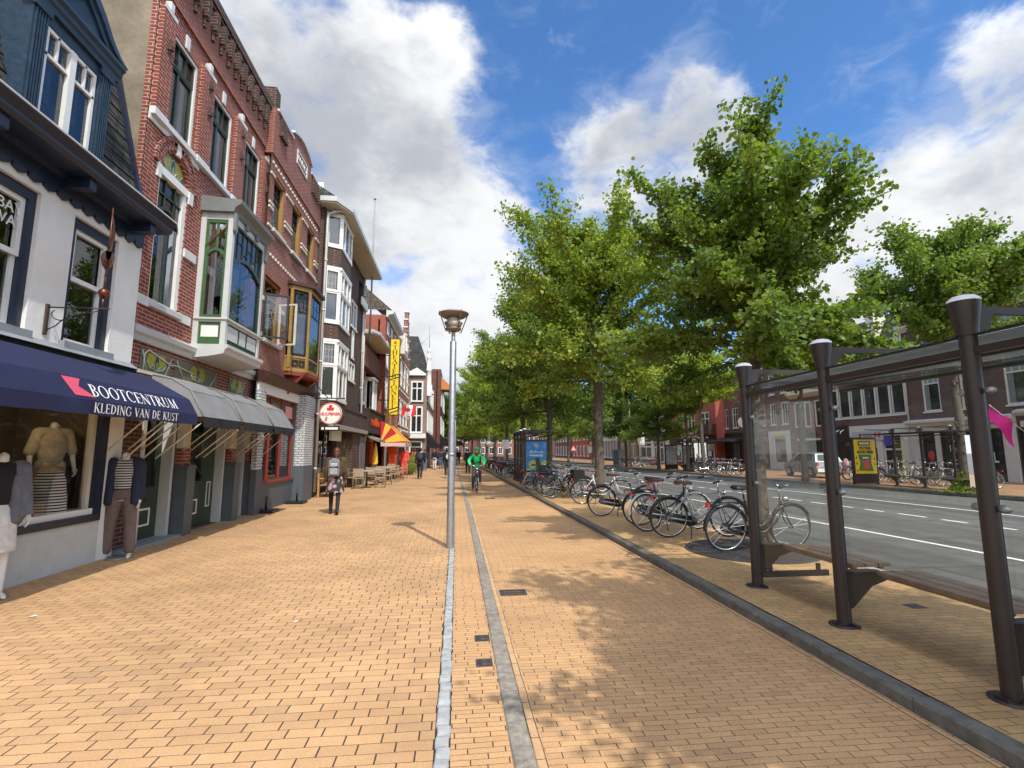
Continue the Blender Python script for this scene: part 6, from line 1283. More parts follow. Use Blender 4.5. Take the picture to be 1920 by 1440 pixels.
q = MB(); q.box(7.6,-.9,3.3,11,-.1,4.4); q.build('sign_box', M['darkwood'], r.o)
# --- brown house with white framed shop, arched house, more of the row
r = RH('brown brick house with white framed shop windows and small double windows', 26.6, 72.5, 60.5, 8.6, M['rb_brown'])
ws = [(1.0+i*3.6, 3.2+i*3.6, 4.2, 6.2) for i in range(3)]; r.h = ws; r.build_walls()
for h in ws: r.win(h, fm=M['white'], cols=(.33,.66), rows=(.7,), sill=M['white'], w=.14, bar=.14)
r.win((.8, 5.6, .5, 2.9), fm=M['white'], y=-.1, cols=(.12,.56), rows=(.72,), w=.2, bar=.18, name='shop_window'); r.win((6.4, 10.4, .1, 2.9), fm=M['white'], y=-.1, cols=(.2,.5,.8), rows=(.72,), w=.2, bar=.18, name='door')
q = MB(); q.box(5.7,-.2,0,6.3,-.001,3.0); q.box(10.5,-.2,0,11.2,-.001,3.0); split(q, 'pilaster', M['white'], r.o); q = MB(); q.box(1.4,-.2,3.0,6.0,-.001,3.5); o = q.build('fascia', M['darkwood'], r.o); sans('CAROLI', .42, M['cream'], r.o, (4.0,-.22,3.25), (math.pi/2,0,0), 'lettering'); q = MB(); q.box(.6,-.3,3.0,1.35,-.1,3.7); q.build('yellow_sign', M['yellow'], r.o); q = MB(); q.box(6.6,-.5,3.05,10.6,-.001,3.45); q.build('awning_case', M['black'], r.o)
q = MB(); q.poly([(0,0,8.6),(r.L,0,8.6),(r.L,4,12),(0,4,12)]); q.build('roof', M['pantile'], r.o)
r = RH('yellow brick house with narrow cream pilasters behind the parked bicycles', 26.4, 80, 72.6, 9.5, brick('yellow_brick', (.30,.22,.12), (.25,.18,.1), (.3,.26,.2), .22,.066,.008))
ws = [(.6+i*1.75, 1.9+i*1.75, z, z+2.2) for i in range(4) for z in (.6, 3.9, 6.6)]; r.h = ws; r.build_walls()
for h in ws: r.win(h, fm=M['cream'], cols=(.5,), w=.16)
r = RH('dark brick house with white arched window heads and tall white mullions', 26.2, 94, 80.1, 10.5, M['rb_br'])
ws = [(.5+i*1.65, 1.75+i*1.65, z, z+2.9) for i in range(8) for z in (.5, 5.1)]; r.h = ws; r.build_walls()
for h in ws: r.win(h, fm=M['white'], cols=(.5,), w=.16, bar=.14, sill=M['white'])
q = MB()
for i in range(8): q.prism([(.5+i*1.65,3.4),(1.75+i*1.65,3.4),(1.75+i*1.65,3.7),(1.12+i*1.65,4.35),(.5+i*1.65,3.7)], -.12, -.001)
split(q, 'arch_panel', M['cream'], r.o)
for i, (a, b, h, m, lb) in enumerate(((112, 94.1, 9, 'rb_red', 'red brick house far down the other side, with white bands'), (132, 112.1, 10, 'rb_brown', 'farthest brown house on the other side of the road'))):
    r = RH(lb, 25.8, a, b, h, M[m], name='town_house'); r.h = [(1+k*3, 2.6+k*3, z, z+2.2) for k in range(int((a-b)/3)) for z in (.6, 3.9, 6.5)]; r.build_walls()
    for h_ in r.h: r.win(h_, fm=M['white'], cols=(.5,), w=.18, sill=M['white'])
for x0, x1, h, m, lb in ((-12, 6, 12, 'brbrick', 'brown house closing the view behind the crowd'), (6.2, 18, 10.5, 'rbrick2', 'red house closing the end of the road'), (18.2, 34, 11.5, 'rb_br', 'plum house closing the end of the road on the right')):
    b_ = thing('town_house', lb, 'building', (x0, 150, 0)); hs = [(.8+k*2.6, 2.2+k*2.6, z, z+2) for k in range(int((x1-x0-1)/2.6)) for z in (.8, 4, 7)]
    w = MB(); wall(w, 0, x1-x0, 0, h, hs, depth=.1); w.build('wall', M[m], b_); shell(b_, 0, x1-x0, h, 9, M[m], 'outer_wall'); MB().box(.1,.4,.1,x1-x0-.1,.5,h-.1).build('back_wall', M['dark'], b_)
    for h_ in hs: window(b_, *h_, M['white'], y=.0, w=.15, cols=(.5,), pm=M['paneop'])
    q = MB(); q.prism([(-.3,h),(4.5,h+4),(9.3,h)], 0, x1-x0, ax='x'); q.build('roof', M['slate'], b_)
fp = thing('flag', 'magenta flag on a slanting pole by the tree at the right edge', 'flag', (26.9, 22.0, 3.3))
q = MB(); q.tube([(1.2,0,-1.0),(-.9,0,.55)], .025, 5); q.build('pole', M['white'], fp)
q = MB(); 
for i in range(6):
    for j in range(8):
        f_ = lambda s, t: (-.85+1.1*s-.15*t*(1-s), .10*math.sin(s*6+t*3), .5-.8*s-1.25*t*(.55+.45*s)+.02*math.sin(t*9))
        q.add([f_(i/6, j/8), f_((i+1)/6, j/8), f_((i+1)/6, (j+1)/8), f_(i/6, (j+1)/8)], [(0,1,2,3)], 0, True)
q.build('cloth', mat('magenta_cloth', (.62,.015,.25), .7, .08), fp)
# ================================================================ bus shelters
def onY(u, v, Y):
    d = ray(u, v); t = Y/d.y; return (d.x*t, EYE+d.z*t)
PX, PYS = 3.48, (5.75, 4.42, 3.03, 1.62)
M['bench'] = mat('weathered_slats', (.30,.205,.13), .75, .3, 7)
def make_shelter(label, loc):
    t = thing('bus_shelter', label, 'bus shelter', loc); ys_ = [y-PYS[0] for y in PYS]
    for y in ys_:
        q = MB(); q.lathe([(.052,0),(.052,2.34)], (0,y,0), 18); q.lathe([(.062,2.335),(.064,2.36),(.092,2.55),(.092,2.575)], (0,y,0), 22); q.box(.045, y-.012, .0, .075, y+.012, 2.2)
        p = q.build('post', M['brown'], t)
        q = MB(); q.lathe([(.095,2.573),(.092,2.59),(.068,2.61),(.035,2.62),(0,2.623)], (0,y,0), 22); q.build('cap', M['alum'], p)
        q = MB(); q.lathe([(.12,.0),(.12,.012),(.07,.014)], (0,y,0), 18); q.box(-.09, y-.05, .0, -.05, y+.03, .03); q.box(.03, y-.12, .0, .07, y-.05, .03); q.build('foot', M['brown'], p)
        q = MB(); 
        for s in (-1, 1):
            q.ell((.02, y+s*.085, 1.18), (.03, .045, .028), 8, 6); q.ell((.02, y+s*.085, 1.95), (.03, .04, .025), 8, 6)
        split(q, 'glass_clamp', M['steel'], p)
        q = MB(); q.prism([(.06,2.345),(.17,2.40),(.20,2.49),(1.38,2.505),(1.38,2.545),(.06,2.545)], y-.014, y+.014); q.build('arm', M['brown'], t)
        q = MB(); q.prism([(.05,.14),(.10,.15),(.30,.33),(.62,.435),(.62,.455),(.05,.465)], y-.013, y+.013); q.ell((.20,y,.468),(.20,.055,.012),14,6); q.build('seat_bracket', M['brown'], t)
    q = MB(); q.box(-.022, ys_[-1]-.3, 2.20, .022, ys_[0], 2.25); q.build('beam', M['brown'], t)
    q = MB(); q.tube([(.62, ys_[-1]-.4, 2.305), (.62, ys_[0]+.1, 2.305)], .02, 6); q.tube([(1.34, ys_[-1]-.4, 2.305), (1.34, ys_[0]+.1, 2.305)], .022, 6); split(q, 'roof_rail', M['brown'], t)
    q = MB(); q.box(.0, ys_[-1]-.45, 2.325, 1.42, ys_[0]+.12, 2.337); r_ = q.build('roof_glass', M['shelterglass'], t)
    q = MB(); q.box(-.012, ys_[-1]-.45, 2.322, .0, ys_[0]+.12, 2.34); q.build('roof_edge', M['black'], r_)
    for a, b in zip(ys_, ys_[1:]):
        q = MB(); q.poly([(.03, a-.07, .16), (.03, b+.07, .16), (.03, b+.07, 2.18), (.03, a-.07, 2.18)]); q.build('glass_panel', M['shelterglass'], t)
        q = MB()
        for k in range(3): q.box(.28+k*.135, b+.17, .455, .28+k*.135+.12, a-.10, .485)
        q.box(.30,b+.2,.43,.34,a-.13,.455); q.box(.58,b+.2,.43,.62,a-.13,.455); q.build('bench_seat', M['bench'], t)
    q = MB(); q.poly([(.08, ys_[0], .20), (.88, ys_[0], .20), (.88, ys_[0], 2.16), (.08, ys_[0], 2.16)]); q.build('end_panel', M['shelterside'], t)
    q = MB(); q.box(.06, ys_[0]-.02, .10, .90, ys_[0]+.02, .165); q.box(.16, ys_[0]-.015, .165, .20, ys_[0]+.015, .24); q.box(.76, ys_[0]-.015, .165, .80, ys_[0]+.015, .24); q.build('end_rail', M['brown'], t)
    return t
sh1 = make_shelter('dark brown bus shelter with white capped posts and slatted bench in the right foreground', (PX, PYS[0], .05))
def poster(par, x0, x1, z0, z1, y, facing=-1):
    q = MB(); q.box(x0-.07, y-.08, 0.05, x1+.07, y+.08, z1+.10); q.box(x0-.09,y-.06,-.02,x0-.02,y+.06,.1); q.box(x1+.02,y-.06,-.02,x1+.09,y+.06,.1); return q.build('poster_case', M['brown'], par)
SY = 23.6; sh2 = dup(sh1, (3.18, SY+4.2, .05), 0, 'dark brown bus shelter with large blue poster at its near end')
yl = -4.13-.55; ad = poster(sh2, -.02, .92, .42, 1.98, yl)
M['adblue'] = mat('poster_blue', (.03,.17,.42), .35, .15, 3); M['apple'] = mat('apple_green', (.28,.36,.08), .5, .2, 4)
q = MB(); q.poly([(-.02, yl-.083, .42), (.92, yl-.083, .42), (.92, yl-.083, 1.98), (-.02, yl-.083, 1.98)]); q.build('poster', M['adblue'], ad)
for x, z, r_ in ((.30,.95,.20), (.84,.98,.17), (.1,.62,.17)):
    q = MB(); a0 = [(min(.92, max(-.02, x+r_*math.cos(i*.35))), yl-.086, z+r_*math.sin(i*.35)) for i in range(18)]; q.poly(a0); q.build('apple', M['apple'], ad)
sans('Zó fris, en', .15, M['letter'], ad, (.46, yl-.09, 1.52), (math.pi/2,0,0), 'lettering', .002); sans('knapperig!', .15, M['letter'], ad, (.46, yl-.09, 1.37), (math.pi/2,0,0), 'lettering', .002)
q = MB(); q.ring((.46, yl-.088, 1.78), .10, .009, 20, 4); q.box(.40, yl-.09, 1.76, .52, yl-.086, 1.80); q.build('emblem', M['kap'], ad)
# yellow poster shelter across the road
sh3 = dup(sh1, (20.1, 17.3, .05), math.pi, 'far bus shelter with yellow crisps poster in front of the hairdresser shop')
ad = poster(sh3, .25, 1.35, .50, 2.10, -5.0)
ad.rotation_euler.z = 0; y_ = -5.0+.083
def P3(x, z, d=0): return (x, y_+d, z)
q = MB(); q.poly([P3(.25,.50), P3(.25,2.10), P3(1.35,2.10), P3(1.35,.50)]); q.build('poster', M['yellow'], ad)
def pq(x0, x1, z0, z1, d, m, nm): 
    k = MB(); k.poly([P3(x0,z0,d), P3(x0,z1,d), P3(x1,z1,d), P3(x1,z0,d)]); return k.build(nm, m, ad)
pq(.50,1.12,1.82,2.02,.003,M['signblack'],'badge'); pq(.55,1.07,1.86,1.98,.006,M['alum'],'badge_face')
sans('TO THE', .17, M['signblack'], ad, P3(.8,1.68,.004), (math.pi/2,0,math.pi), 'lettering', .002, bold=.008); sans('GOOD TIMES', .17, M['signblack'], ad, P3(.8,1.50,.004), (math.pi/2,0,math.pi), 'lettering', .002, bold=.008, sx=.8)
q = MB(); q.poly([P3(*p,.004) for p in [(.42,.62),(.52,1.0),(.48,1.38),(1.16,1.40),(1.08,1.0),(1.18,.64)]]); q.build('crisp_bag', mat('bag_green', (.07,.22,.05), .4, .2, 5), ad)
pq(.60,1.02,1.18,1.30,.008,M['signblack'],'bag_badge'); pq(.64,.98,1.20,1.28,.011,M['alum'],'bag_badge_face'); pq(.58,1.0,1.02,1.14,.008,mat('bag_pink', (.55,.10,.2), .5, .1),'bag_band'); pq(.62,.92,.74,1.0,.008,M['orange'],'bag_picture')
for i, (x, z) in enumerate(((.34,.95),(1.26,.98),(.33,1.2),(1.27,1.25),(1.25,.66))): pq(x-.03,x+.03,z-.05,z+.04,.004,M['signblack'] if i < 4 else M['signred'],'print')
sh4 = dup(sh1, (18.8, 36.5, .05), math.pi, 'bus shelter with waiting people in front of the red brick cafe')
ad = poster(sh4, .25, 1.2, .45, 2.0, -4.9); ad.name = 'poster_case'; q = MB(); q.poly([(.25,-4.81,.45),(.25,-4.81,2.0),(1.2,-4.81,2.0),(1.2,-4.81,.45)]); q.build('poster', mat('grey_poster', (.35,.37,.36), .4, .5, 6), ad)
# ================================================================ lamps
def lamp_post(label, loc, group=None):
    t = thing('street_lamp', label, 'street lamp', loc, 0, group)
    Hc = onY(853, 640, 8.77)[1]; zb = onY(853, 618, 8.77)[1]; zt = onY(853, 590, 8.77)[1]
    q = MB(); q.lathe([(.064,-.02),(.062,.9),(.06,.92),(.056,Hc-.01),(.05,Hc),(.034,Hc+.004),(.034,zb)], n=20); q.lathe([(.061,1.52),(.064,1.52),(.064,1.57),(.061,1.57)], n=20); q.build('pole', M['steel'], t)
    ml = mat('lamp_bronze', (.20,.165,.125), .5, .12, 8, .05, .35) if 'lampb' not in M else M['lampb']; M['lampb'] = ml
    q = MB(); q.lathe([(.034,zb-.03),(.10,zb-.03),(.135,zb-.005),(.14,zb+.02),(.13,zb+.025)], n=26); q.lathe([(.12,zb+.025),(.165,zb+.12),(.15,zb+.12)], n=26); q.build('lamp_housing', ml, t)
    q = MB(); q.lathe([(.11,zt-.07),(.20,zt-.05),(.265,zt+.0),(.27,zt+.02),(.2,zt+.045),(0,zt+.06)], n=32); q.lathe([(.265,zt),(.1,zt-.02),(0,zt-.02)], n=32); q.build('lamp_shade', ml, t)
    for k in range(4):
        a = .5+k*math.pi/2; c, s = math.cos(a), math.sin(a); q = MB(); q.tube([(.12*c,.12*s,zb-.04),(.15*c,.15*s,zb-.045),(.275*c,.275*s,zt+.01),(.285*c,.285*s,zt+.03)], .010, 5); q.build('strut', ml, t)
    q = MB(); q.lathe([(.10,zb+.03),(.10,zt-.07)], n=18); q.build('lens', mat('milky_lens', (.5,.48,.42), .3, .05) if 'milky' not in M else M['milky'], t)
    return t
lp1 = lamp_post('grey galvanised lamp post with bronze dish head standing alone at the end of the setts', (-.085, 8.77, 0), 'dish topped lamp posts')
for y, lb in ((33, 'dish topped lamp post mostly hidden behind the nearest one'), (112, 'farthest dish topped lamp post just right of the nearest one')): dup(lp1, (-.1+(0 if y < 50 else 1.9), y, 0), 0, lb, 'dish topped lamp posts')
def globe(label, x, y, h):
    t = thing('globe_lamp', label, 'street lamp', (x, y, .05)); q = MB(); q.tube([(0,0,0),(0,0,h-.25)], .06, 8); q.tube([(0,0,h+.3),(0,0,h+1.2)], .07, 8); q.build('pole', M['grey'], t); q = MB(); q.ell((0,0,h), .32, 16, 10); q.build('globe', M['white'], t)
globe('round white globe lamp in front of the parked bicycles by the cycle path', 3.3, 52, 2.3); globe('smaller distant globe lamp right above the green cyclist', 3.6, 78, 2.3)
def pole_sign(label, x, y, parts, h):
    t = thing('road_sign', label, 'road sign', (x, y, .05)); q = MB(); q.tube([(0,0,0),(0,0,h)], .035, 8); q.build('pole', M['steel'], t)
    for kind, z, s, m in parts:
        q = MB()
        if kind == 'box': q.box(-s, -.06, z-s, s, -.035, z+s)
        elif kind == 'plate': q.box(-s*.8, -.06, z-s, s*.8, -.035, z+s)
        elif kind == 'disc': q.lathe([(0,.04),(s,.04),(s,.06),(0,.06)], n=20, sm=False); q.xf(Matrix.Translation((0,0,z)) @ Matrix.Rotation(math.pi/2,4,'X'))
        elif kind == 'tri': q.prism([(-s,z-s*.8),(s,z-s*.8),(0,z+s*.9)], -.06, -.035)
        o = q.build('sign_plate', m, t)
        if kind == 'box': q = MB(); q.prism([(-s*.6,z-s*.6),(s*.6,z-s*.6),(0,z+s*.7)], -.066, -.061); q.build('triangle', M['white'], o); q = MB(); q.prism([(-s*.2,z-s*.5),(-s*.02,z-s*.5),(s*.02,z+.1*s),(s*.1,z-s*.5),(s*.25,z-s*.5),(s*.12,z+s*.2),(-s*.1,z+s*.25)], -.07, -.0665); q.build('figure', M['signblack'], o)
        if kind == 'tri': q = MB(); q.prism([(-s*.62,z-s*.58),(s*.62,z-s*.58),(0,z+s*.5)], -.066, -.061); q.build('face', M['white'], o)
        if kind == 'disc' and m is M['signred']: q = MB(); q.lathe([(0,.062),(s*.7,.062),(s*.7,.064),(0,.064)], n=20, sm=False); q.xf(Matrix.Translation((0,0,z)) @ Matrix.Rotation(math.pi/2,4,'X')); q.build('face', M['white'], o)
M['signblue'] = mat('sign_blue', (.02,.12,.50), .4, .05)
pole_sign('sign pole with blue crossing sign, red ringed disc and white plate across the road', 17.2, 64, [('box',3.45,.40,M['signblue']),('disc',2.55,.36,M['signred']),('plate',1.75,.42,M['white'])], 3.9)
pole_sign('white edged red warning triangle across the road', 17.0, 73, [('tri',2.0,.55,M['signred'])], 2.5)
pole_sign('white parking plate on a slim pole by the cycle path', 3.9, 40.5, [('plate',2.1,.36,M['white'])], 2.5)
pole_sign('pale plate on a pole among the bicycles across the road', 17.4, 46.5, [('plate',2.5,.40,M['white']),('disc',3.3,.25,M['white'])], 3.6)
pole_sign('square yellow stop plate on a pole left of the white framed shop', 17.4, 51, [('plate',2.9,.36,M['yellow'])], 3.2)
t = thing('mast', 'tall plain grey lamp mast across the road beside the white framed shop', 'mast', (17.3, 49.3, .05)); q = MB(); q.tube([(0,0,0),(0,0,9)], [.12,.07], 10); q.build('pole', M['grey'], t)
t = thing('utility_cabinet', 'low grey utility cabinet by the tree across the road', 'cabinet', (17.9, 55, .05)); q = MB(); q.box(-.3,-1,0,.3,1,1.7); q.box(-.33,-1.03,1.7,.33,1.03,1.76); q.build('body', M['grey'], t); q = MB(); q.box(-.31,-.95,.1,-.301,-.02,1.6); q.box(-.31,.02,.1,-.301,.95,1.6); split(q, 'door', M['greybl'], t)
# ================================================================ silver car
def car(label, loc, rz):
    t = thing('parked_car', label, 'car', loc, rz); L_, W2 = 3.6, .82
    body = [(-1.78,.35),(-1.8,.62),(-1.74,.88),(-1.5,.95),(.75,.97),(1.35,.88),(1.72,.70),(1.78,.45),(1.74,.30),(-1.70,.28)]
    q = MB(); n = len(body); rows = [(-W2+.06, .97), (-W2, 1.), (W2, 1.), (W2-.06, .97)]
    vs = [(y, x*s, z*(1 if s == 1 else .985)+.0) for y, s in rows for x, z in body]
    q.add(vs, [(r*n+i, r*n+(i+1) % n, (r+1)*n+(i+1) % n, (r+1)*n+i) for r in range(3) for i in range(n)]+[tuple(range(n-1,-1,-1)), tuple(range(3*n,4*n))], 0, False); b = q.build('body', mat('silver_paint', (.36,.37,.38), .28, .04, 3, 0, .6), t)
    cab = [(-1.68,.92),(-1.42,1.40),(-1.1,1.47),(.05,1.47),(.42,1.36),(.98,.95)]; q = MB(); m_ = len(cab)
    vs = [(s*(W2-.03-(.16 if z > 1.2 else 0)), x, z) for s in (-1, 1) for x, z in cab]; q.add(vs, [(i, i+1, m_+i+1, m_+i) for i in range(m_-1)]+[tuple(range(m_)), tuple(range(2*m_-1, m_-1, -1))]); q.build('cabin', mat('silver_paint_roof', (.36,.37,.38), .28, .04, 3, 0, .6), b)
    for s in (-1, 1):
        q = MB(); f = lambda x, z: (s*(W2-.02-(.165*(z-.93)/.5)+.008), x, z); q.poly([f(-1.3,1.0), f(-.35,1.0), f(-.35,1.38), f(-1.15,1.38)]); q.poly([f(-.27,1.0), f(.72,1.0), f(.32,1.34), f(-.27,1.39)]); split(q, 'side_window', M['paneop'], t)
        for x in (-1.12, 1.18):
            q = MB(); q.lathe([(.0,-.1),(.30,-.1),(.32,-.06),(.32,.06),(.30,.1),(.0,.1)], n=20); q.xf(Matrix.Translation((s*(W2-.10), x, .31)) @ Matrix.Rotation(math.pi/2,4,'Y')); w_ = q.build('wheel', M['rubber'], t); q = MB(); q.lathe([(0,.105*s),(.19,.105*s),(.2,.09*s)], n=16); q.xf(Matrix.Translation((s*(W2-.10), x, .31)) @ Matrix.Rotation(math.pi/2,4,'Y')); q.build('rim', M['chrome'], w_)
        q = MB(); q.box(s*.68, -1.815, .72, s*.80, -1.74, .90); q.build('tail_light', M['signred'], t)
        q = MB(); q.ell((s*.6,1.62,.70),(.13,.12,.10),8,6); q.build('headlight', M['alum'], t); q = MB(); q.ell((s*.92,.55,1.0),(.09,.07,.06),8,6); q.build('mirror', M['black'], t)
    q = MB(); q.poly([(-.62,-1.62,1.0),(.62,-1.62,1.0),(.52,-1.46,1.36),(-.52,-1.46,1.36)]); q.v = [(x, y-.035, z) for x, y, z in q.v]; q.build('rear_window', M['paneop'], t)
    q = MB(); q.box(-.26,-1.835,.72,.26,-1.80,.84); q.build('number_plate', M['orange'] if False else mat('plate_yellow', (.75,.38,.03), .5, .03), t); q = MB(); q.box(-.78,-1.86,.36,.78,-1.74,.56); q.build('bumper', M['alum'], t)
    return t
car('silver grey small hatchback parked by the shops across the road', (21.6, 29.0, .05), R(-6))
# ================================================================ bicycles
M['bikeblack'] = mat('bike_black', (.013,.013,.015), .32, .2, 8); M['bikegrey'] = mat('bike_silver', (.36,.37,.37), .32, .1, 8, 0, .6); M['bikecream'] = mat('bike_cream', (.60,.58,.52), .4, .08); M['bikeblue'] = mat('bike_blue', (.05,.16,.30), .35, .1); M['bikered'] = mat('bike_red', (.35,.03,.025), .35, .1)
M['saddlebr'] = mat('brown_leather', (.12,.04,.025), .5, .2, 20); M['saddlebk'] = mat('black_vinyl', (.016,.016,.016), .5, .2, 20)
WR, WB = .36, 1.12
def make_bike(kind):
    t = thing('bicycle', 'bicycle', 'bicycle'); fm = M['bikeblack']; bb = (.46, 0, .29); hd = (.93, 0, .80); hb = (.985, 0, .62); st = (.33, 0, .78)
    q = MB()
    if kind == 'gents': q.tube([st, hd], .014, 7); q.tube([hb, bb], .018, 7)
    else: q.tube([(.955,0,.76), (.80,0,.52), (.62,0,.38), (.43,0,.42)], .017, 7); q.tube([hb, (.85,0,.42), (.66,0,.28), bb], .018, 7)
    q.tube([bb, (.30,0,.86)], .016, 7); q.tube([hd, hb], .020, 8)
    for s in (-1, 1): q.tube([(0,s*.05,WR), (.42,s*.03,.29)], .010, 6); q.tube([(0,s*.055,WR), (.335,s*.025,.77)], .009, 6)
    for s in (-1, 1): q.tube([hb, (1.00,s*.05,.58), (1.05,s*.055,.45), (WB,s*.055,WR)], .011, 6)
    q.build('frame', fm, t)
    for x in (0, WB):
        w = MB(); 
        for k in range(18):
            a = k*math.pi/9; w.tube([(x+.02*math.cos(a),(-1)**k*.025,WR+.02*math.sin(a)), (x+(WR-.03)*math.cos(a+.12),0,WR+(WR-.03)*math.sin(a+.12))], .0016, 3, cap=False, sm=False)
        w.tube([(x,-.05,WR),(x,.05,WR)], .022, 8); wo = w.build('wheel', M['chrome'], t)
        r_ = MB(); r_.ring((x,0,WR), WR-.032, .011, 34, 6); r_.build('rim', M['chrome'], wo); r_ = MB(); r_.ring((x,0,WR), WR-.018, .019, 38, 7); r_.build('tyre', M['rubber'], wo)
        fd = MB(); a0, a1 = (R(15), R(185)) if x == 0 else (R(28), R(150)); n = 14; P_ = []
        for i in range(n+1):
            a = a0+(a1-a0)*i/n; P_.append([(x+(WR+.022+dz)*math.cos(a), y, WR+(WR+.022+dz)*math.sin(a)) for y, dz in ((-.03,-.02),(-.02,0),(.02,0),(.03,-.02))])
        fd.add([p for r in P_ for p in r], [(i*4+k, i*4+k+1, (i+1)*4+k+1, (i+1)*4+k) for i in range(n) for k in range(3)], 0, True); fd.build('mudguard', fm, t)
    q = MB(); q.tube([(.30,0,.86), (.285,0,.96)], .012, 6); q.build('seat_post', M['chrome'], t)
    q = MB(); S = []
    for i in range(7):
        u = i/6; x = .13+.30*u; wd = .105*(1-u)**.7*(.75+.25*min(1,u*5))+.022; S.append([(x,-wd,.965),(x,-wd*.6,1.0+.02*(1-u)),(x,0,1.005+.02*(1-u)),(x,wd*.6,1.0+.02*(1-u)),(x,wd,.965),(x,0,.95)])
    q.add([p for r in S for p in r], [(i*6+k, i*6+(k+1) % 6, (i+1)*6+(k+1) % 6, (i+1)*6+k) for i in range(6) for k in range(6)]+[tuple(range(5,-1,-1)), tuple(range(36,42))], 0, True); q.build('saddle', M['saddlebk'], t)
    q = MB(); q.tube([(.93,0,.80),(.905,0,1.0)], .013, 7)
    for s in (-1, 1): q.tube([(.905,0,1.0),(.93,s*.10,1.04),(.93,s*.22,1.07),(.84,s*.29,1.06),(.72,s*.30,1.03)], .0115, 6)
    hbo = q.build('handlebar', M['chrome'], t); q = MB()
    for s in (-1, 1): q.tube([(.80,s*.293,1.05),(.69,s*.303,1.022)], .018, 7)
    split(q, 'grip', M['rubber'], hbo)
    q = MB(); q.prism([(-.06,.37),(.0,.43),(.42,.38),(.55,.33),(.56,.25),(.46,.19),(.0,.28),(-.06,.32)], .045, .075); q.build('chain_case', M['bikeblack'], t)
    q = MB(); q.tube([bb, (.46,.09,.29), (.50,.10,.14), (.50,.17,.14)], .011, 5); q.tube([bb, (.46,-.09,.29), (.42,-.10,.44), (.42,-.17,.44)], .011, 5); q.box(.45,.10,.12,.55,.18,.15); q.box(.37,-.18,.42,.47,-.10,.45); q.build('crank', M['chrome'], t)
    q = MB(); 
    for s in (-1, 1): q.tube([(.28,s*.05,.745),(-.28,s*.07,.745),(-.30,s*.03,.745)], .007, 5); q.tube([(-.12,s*.07,.745),(0,s*.06,WR)], .006, 5)
    for x in (-.28,-.12,.05,.2): q.tube([(x,-.07,.745),(x,.07,.745)], .006, 5)
    q.build('luggage_rack', M['bikeblack'], t)
    q = MB(); q.tube([(.40,-.04,.27),(.34,-.17,.0)], .010, 5); q.build('kickstand', M['bikeblack'], t)
    q = MB(); q.ell((1.03,0,.80),(.06,.04,.045),8,6); q.build('headlight', M['chrome'], t); q = MB(); q.box(-.33,-.04,.69,-.30,.04,.75); q.build('rear_light', M['signred'], t)
    for s in (-1, 1): pass
    return t
bk_g, bk_l = make_bike('gents'), make_bike('ladies')
BG = 'bicycles parked across the platform'
def place(src, X, Y, rz, label, group=BG, frame=None, saddle=None, guard=None, z=.05, lean=5, first=False):
    b = src if first else dup(src); b.location = (X, Y, z); b.rotation_euler = (R(lean), 0, R(rz)); b['label'] = label; b['group'] = group
    for k in b.children:
        n = k.name.split('.')[0]; m = frame if n == 'frame' else (saddle if n == 'saddle' else (guard if n == 'mudguard' else None))
        if m: k.material_slots[0].link = 'OBJECT'; k.material_slots[0].material = M[m]
    return b
protos = (bk_g, bk_l)
place(bk_l, 4.20, 7.72, 3, 'nearest black bicycle, half hidden by the first shelter post', first=True)
place(bk_g, 3.85, 9.05, -2, 'silver framed gents bicycle with brown saddle and chrome handlebar', frame='bikegrey', saddle='saddlebr', first=True)
place(bk_l, 3.72, 9.75, 9, 'bicycle with white rear mudguard and cream frame beside the silver one', frame='bikecream', guard='bikecream', saddle='saddlebr', lean=-4)
place(bk_l, 3.85, 10.55, -6, 'black ladies bicycle with plump black saddle and a plastic bag on it', lean=6)
place(bk_g, 3.50, 12.15, 2, 'sporty black gents bicycle with silver handlebar standing a bit apart', saddle='saddlebr', lean=4)
place(bk_l, 3.72, 14.9, -4, 'light framed bicycle with reddish saddle next to the knobbly trunk', frame='bikecream', saddle='saddlebr')
place(bk_g, 3.18, 17.0, 6, 'black transport bicycle, front one of the dark cluster', lean=6); place(bk_l, 3.10, 17.55, -4, 'black bicycle, second in the dark cluster'); place(bk_g, 3.25, 18.15, 3, 'black bicycle with child seat in the dark cluster', lean=-5); place(bk_l, 3.2, 18.8, -7, 'black bicycle farthest back in the dark cluster')
place(bk_l, 3.05, 20.2, 4, 'white and blue bicycle under the blue poster', frame='bikeblue', guard='bikecream'); place(bk_g, 3.0, 21.2, -4, 'light blue bicycle right beside the blue poster', frame='bikeblue')
rb = random.Random(9); fr_ = ['bikeblack','bikeblack','bikegrey','bikeblack','bikecream','bikeblue','bikeblack','bikered']
for i in range(24):
    y = 29.4+i*.72+(1.5 if i > 10 else 0)+rb.uniform(-.1,.1)
    place(protos[i % 2], 2.95+rb.uniform(-.1,.15), y, rb.uniform(-12,12), 'one of the small distant bicycles parked in a row beyond the blue poster shelter', 'far row of bicycles beside the cycle path', frame=fr_[i % 8], lean=rb.uniform(-7,7))
for i in range(12):
    y = 19.2+i*.62+rb.uniform(-.1,.1); place(protos[i % 2], 22.4+rb.uniform(-.25,.25), y, 180+rb.uniform(-14,14), 'one of the bicycles crowded behind the yellow poster shelter', 'bicycles behind the yellow poster shelter', frame=['bikecream','bikeblack','bikegrey','bikeblack','bikegrey','bikecream'][i % 6], lean=rb.uniform(-7,7))
for i in range(9):
    y = 31.5+i*.62; place(protos[i % 2], 18.6+rb.uniform(-.2,.3), y, 180+rb.uniform(-14,14), 'one of the bicycles parked between shelter and dark bar across the road', 'bicycles in front of the dark bar', frame=fr_[(i+2) % 8], lean=rb.uniform(-7,7))
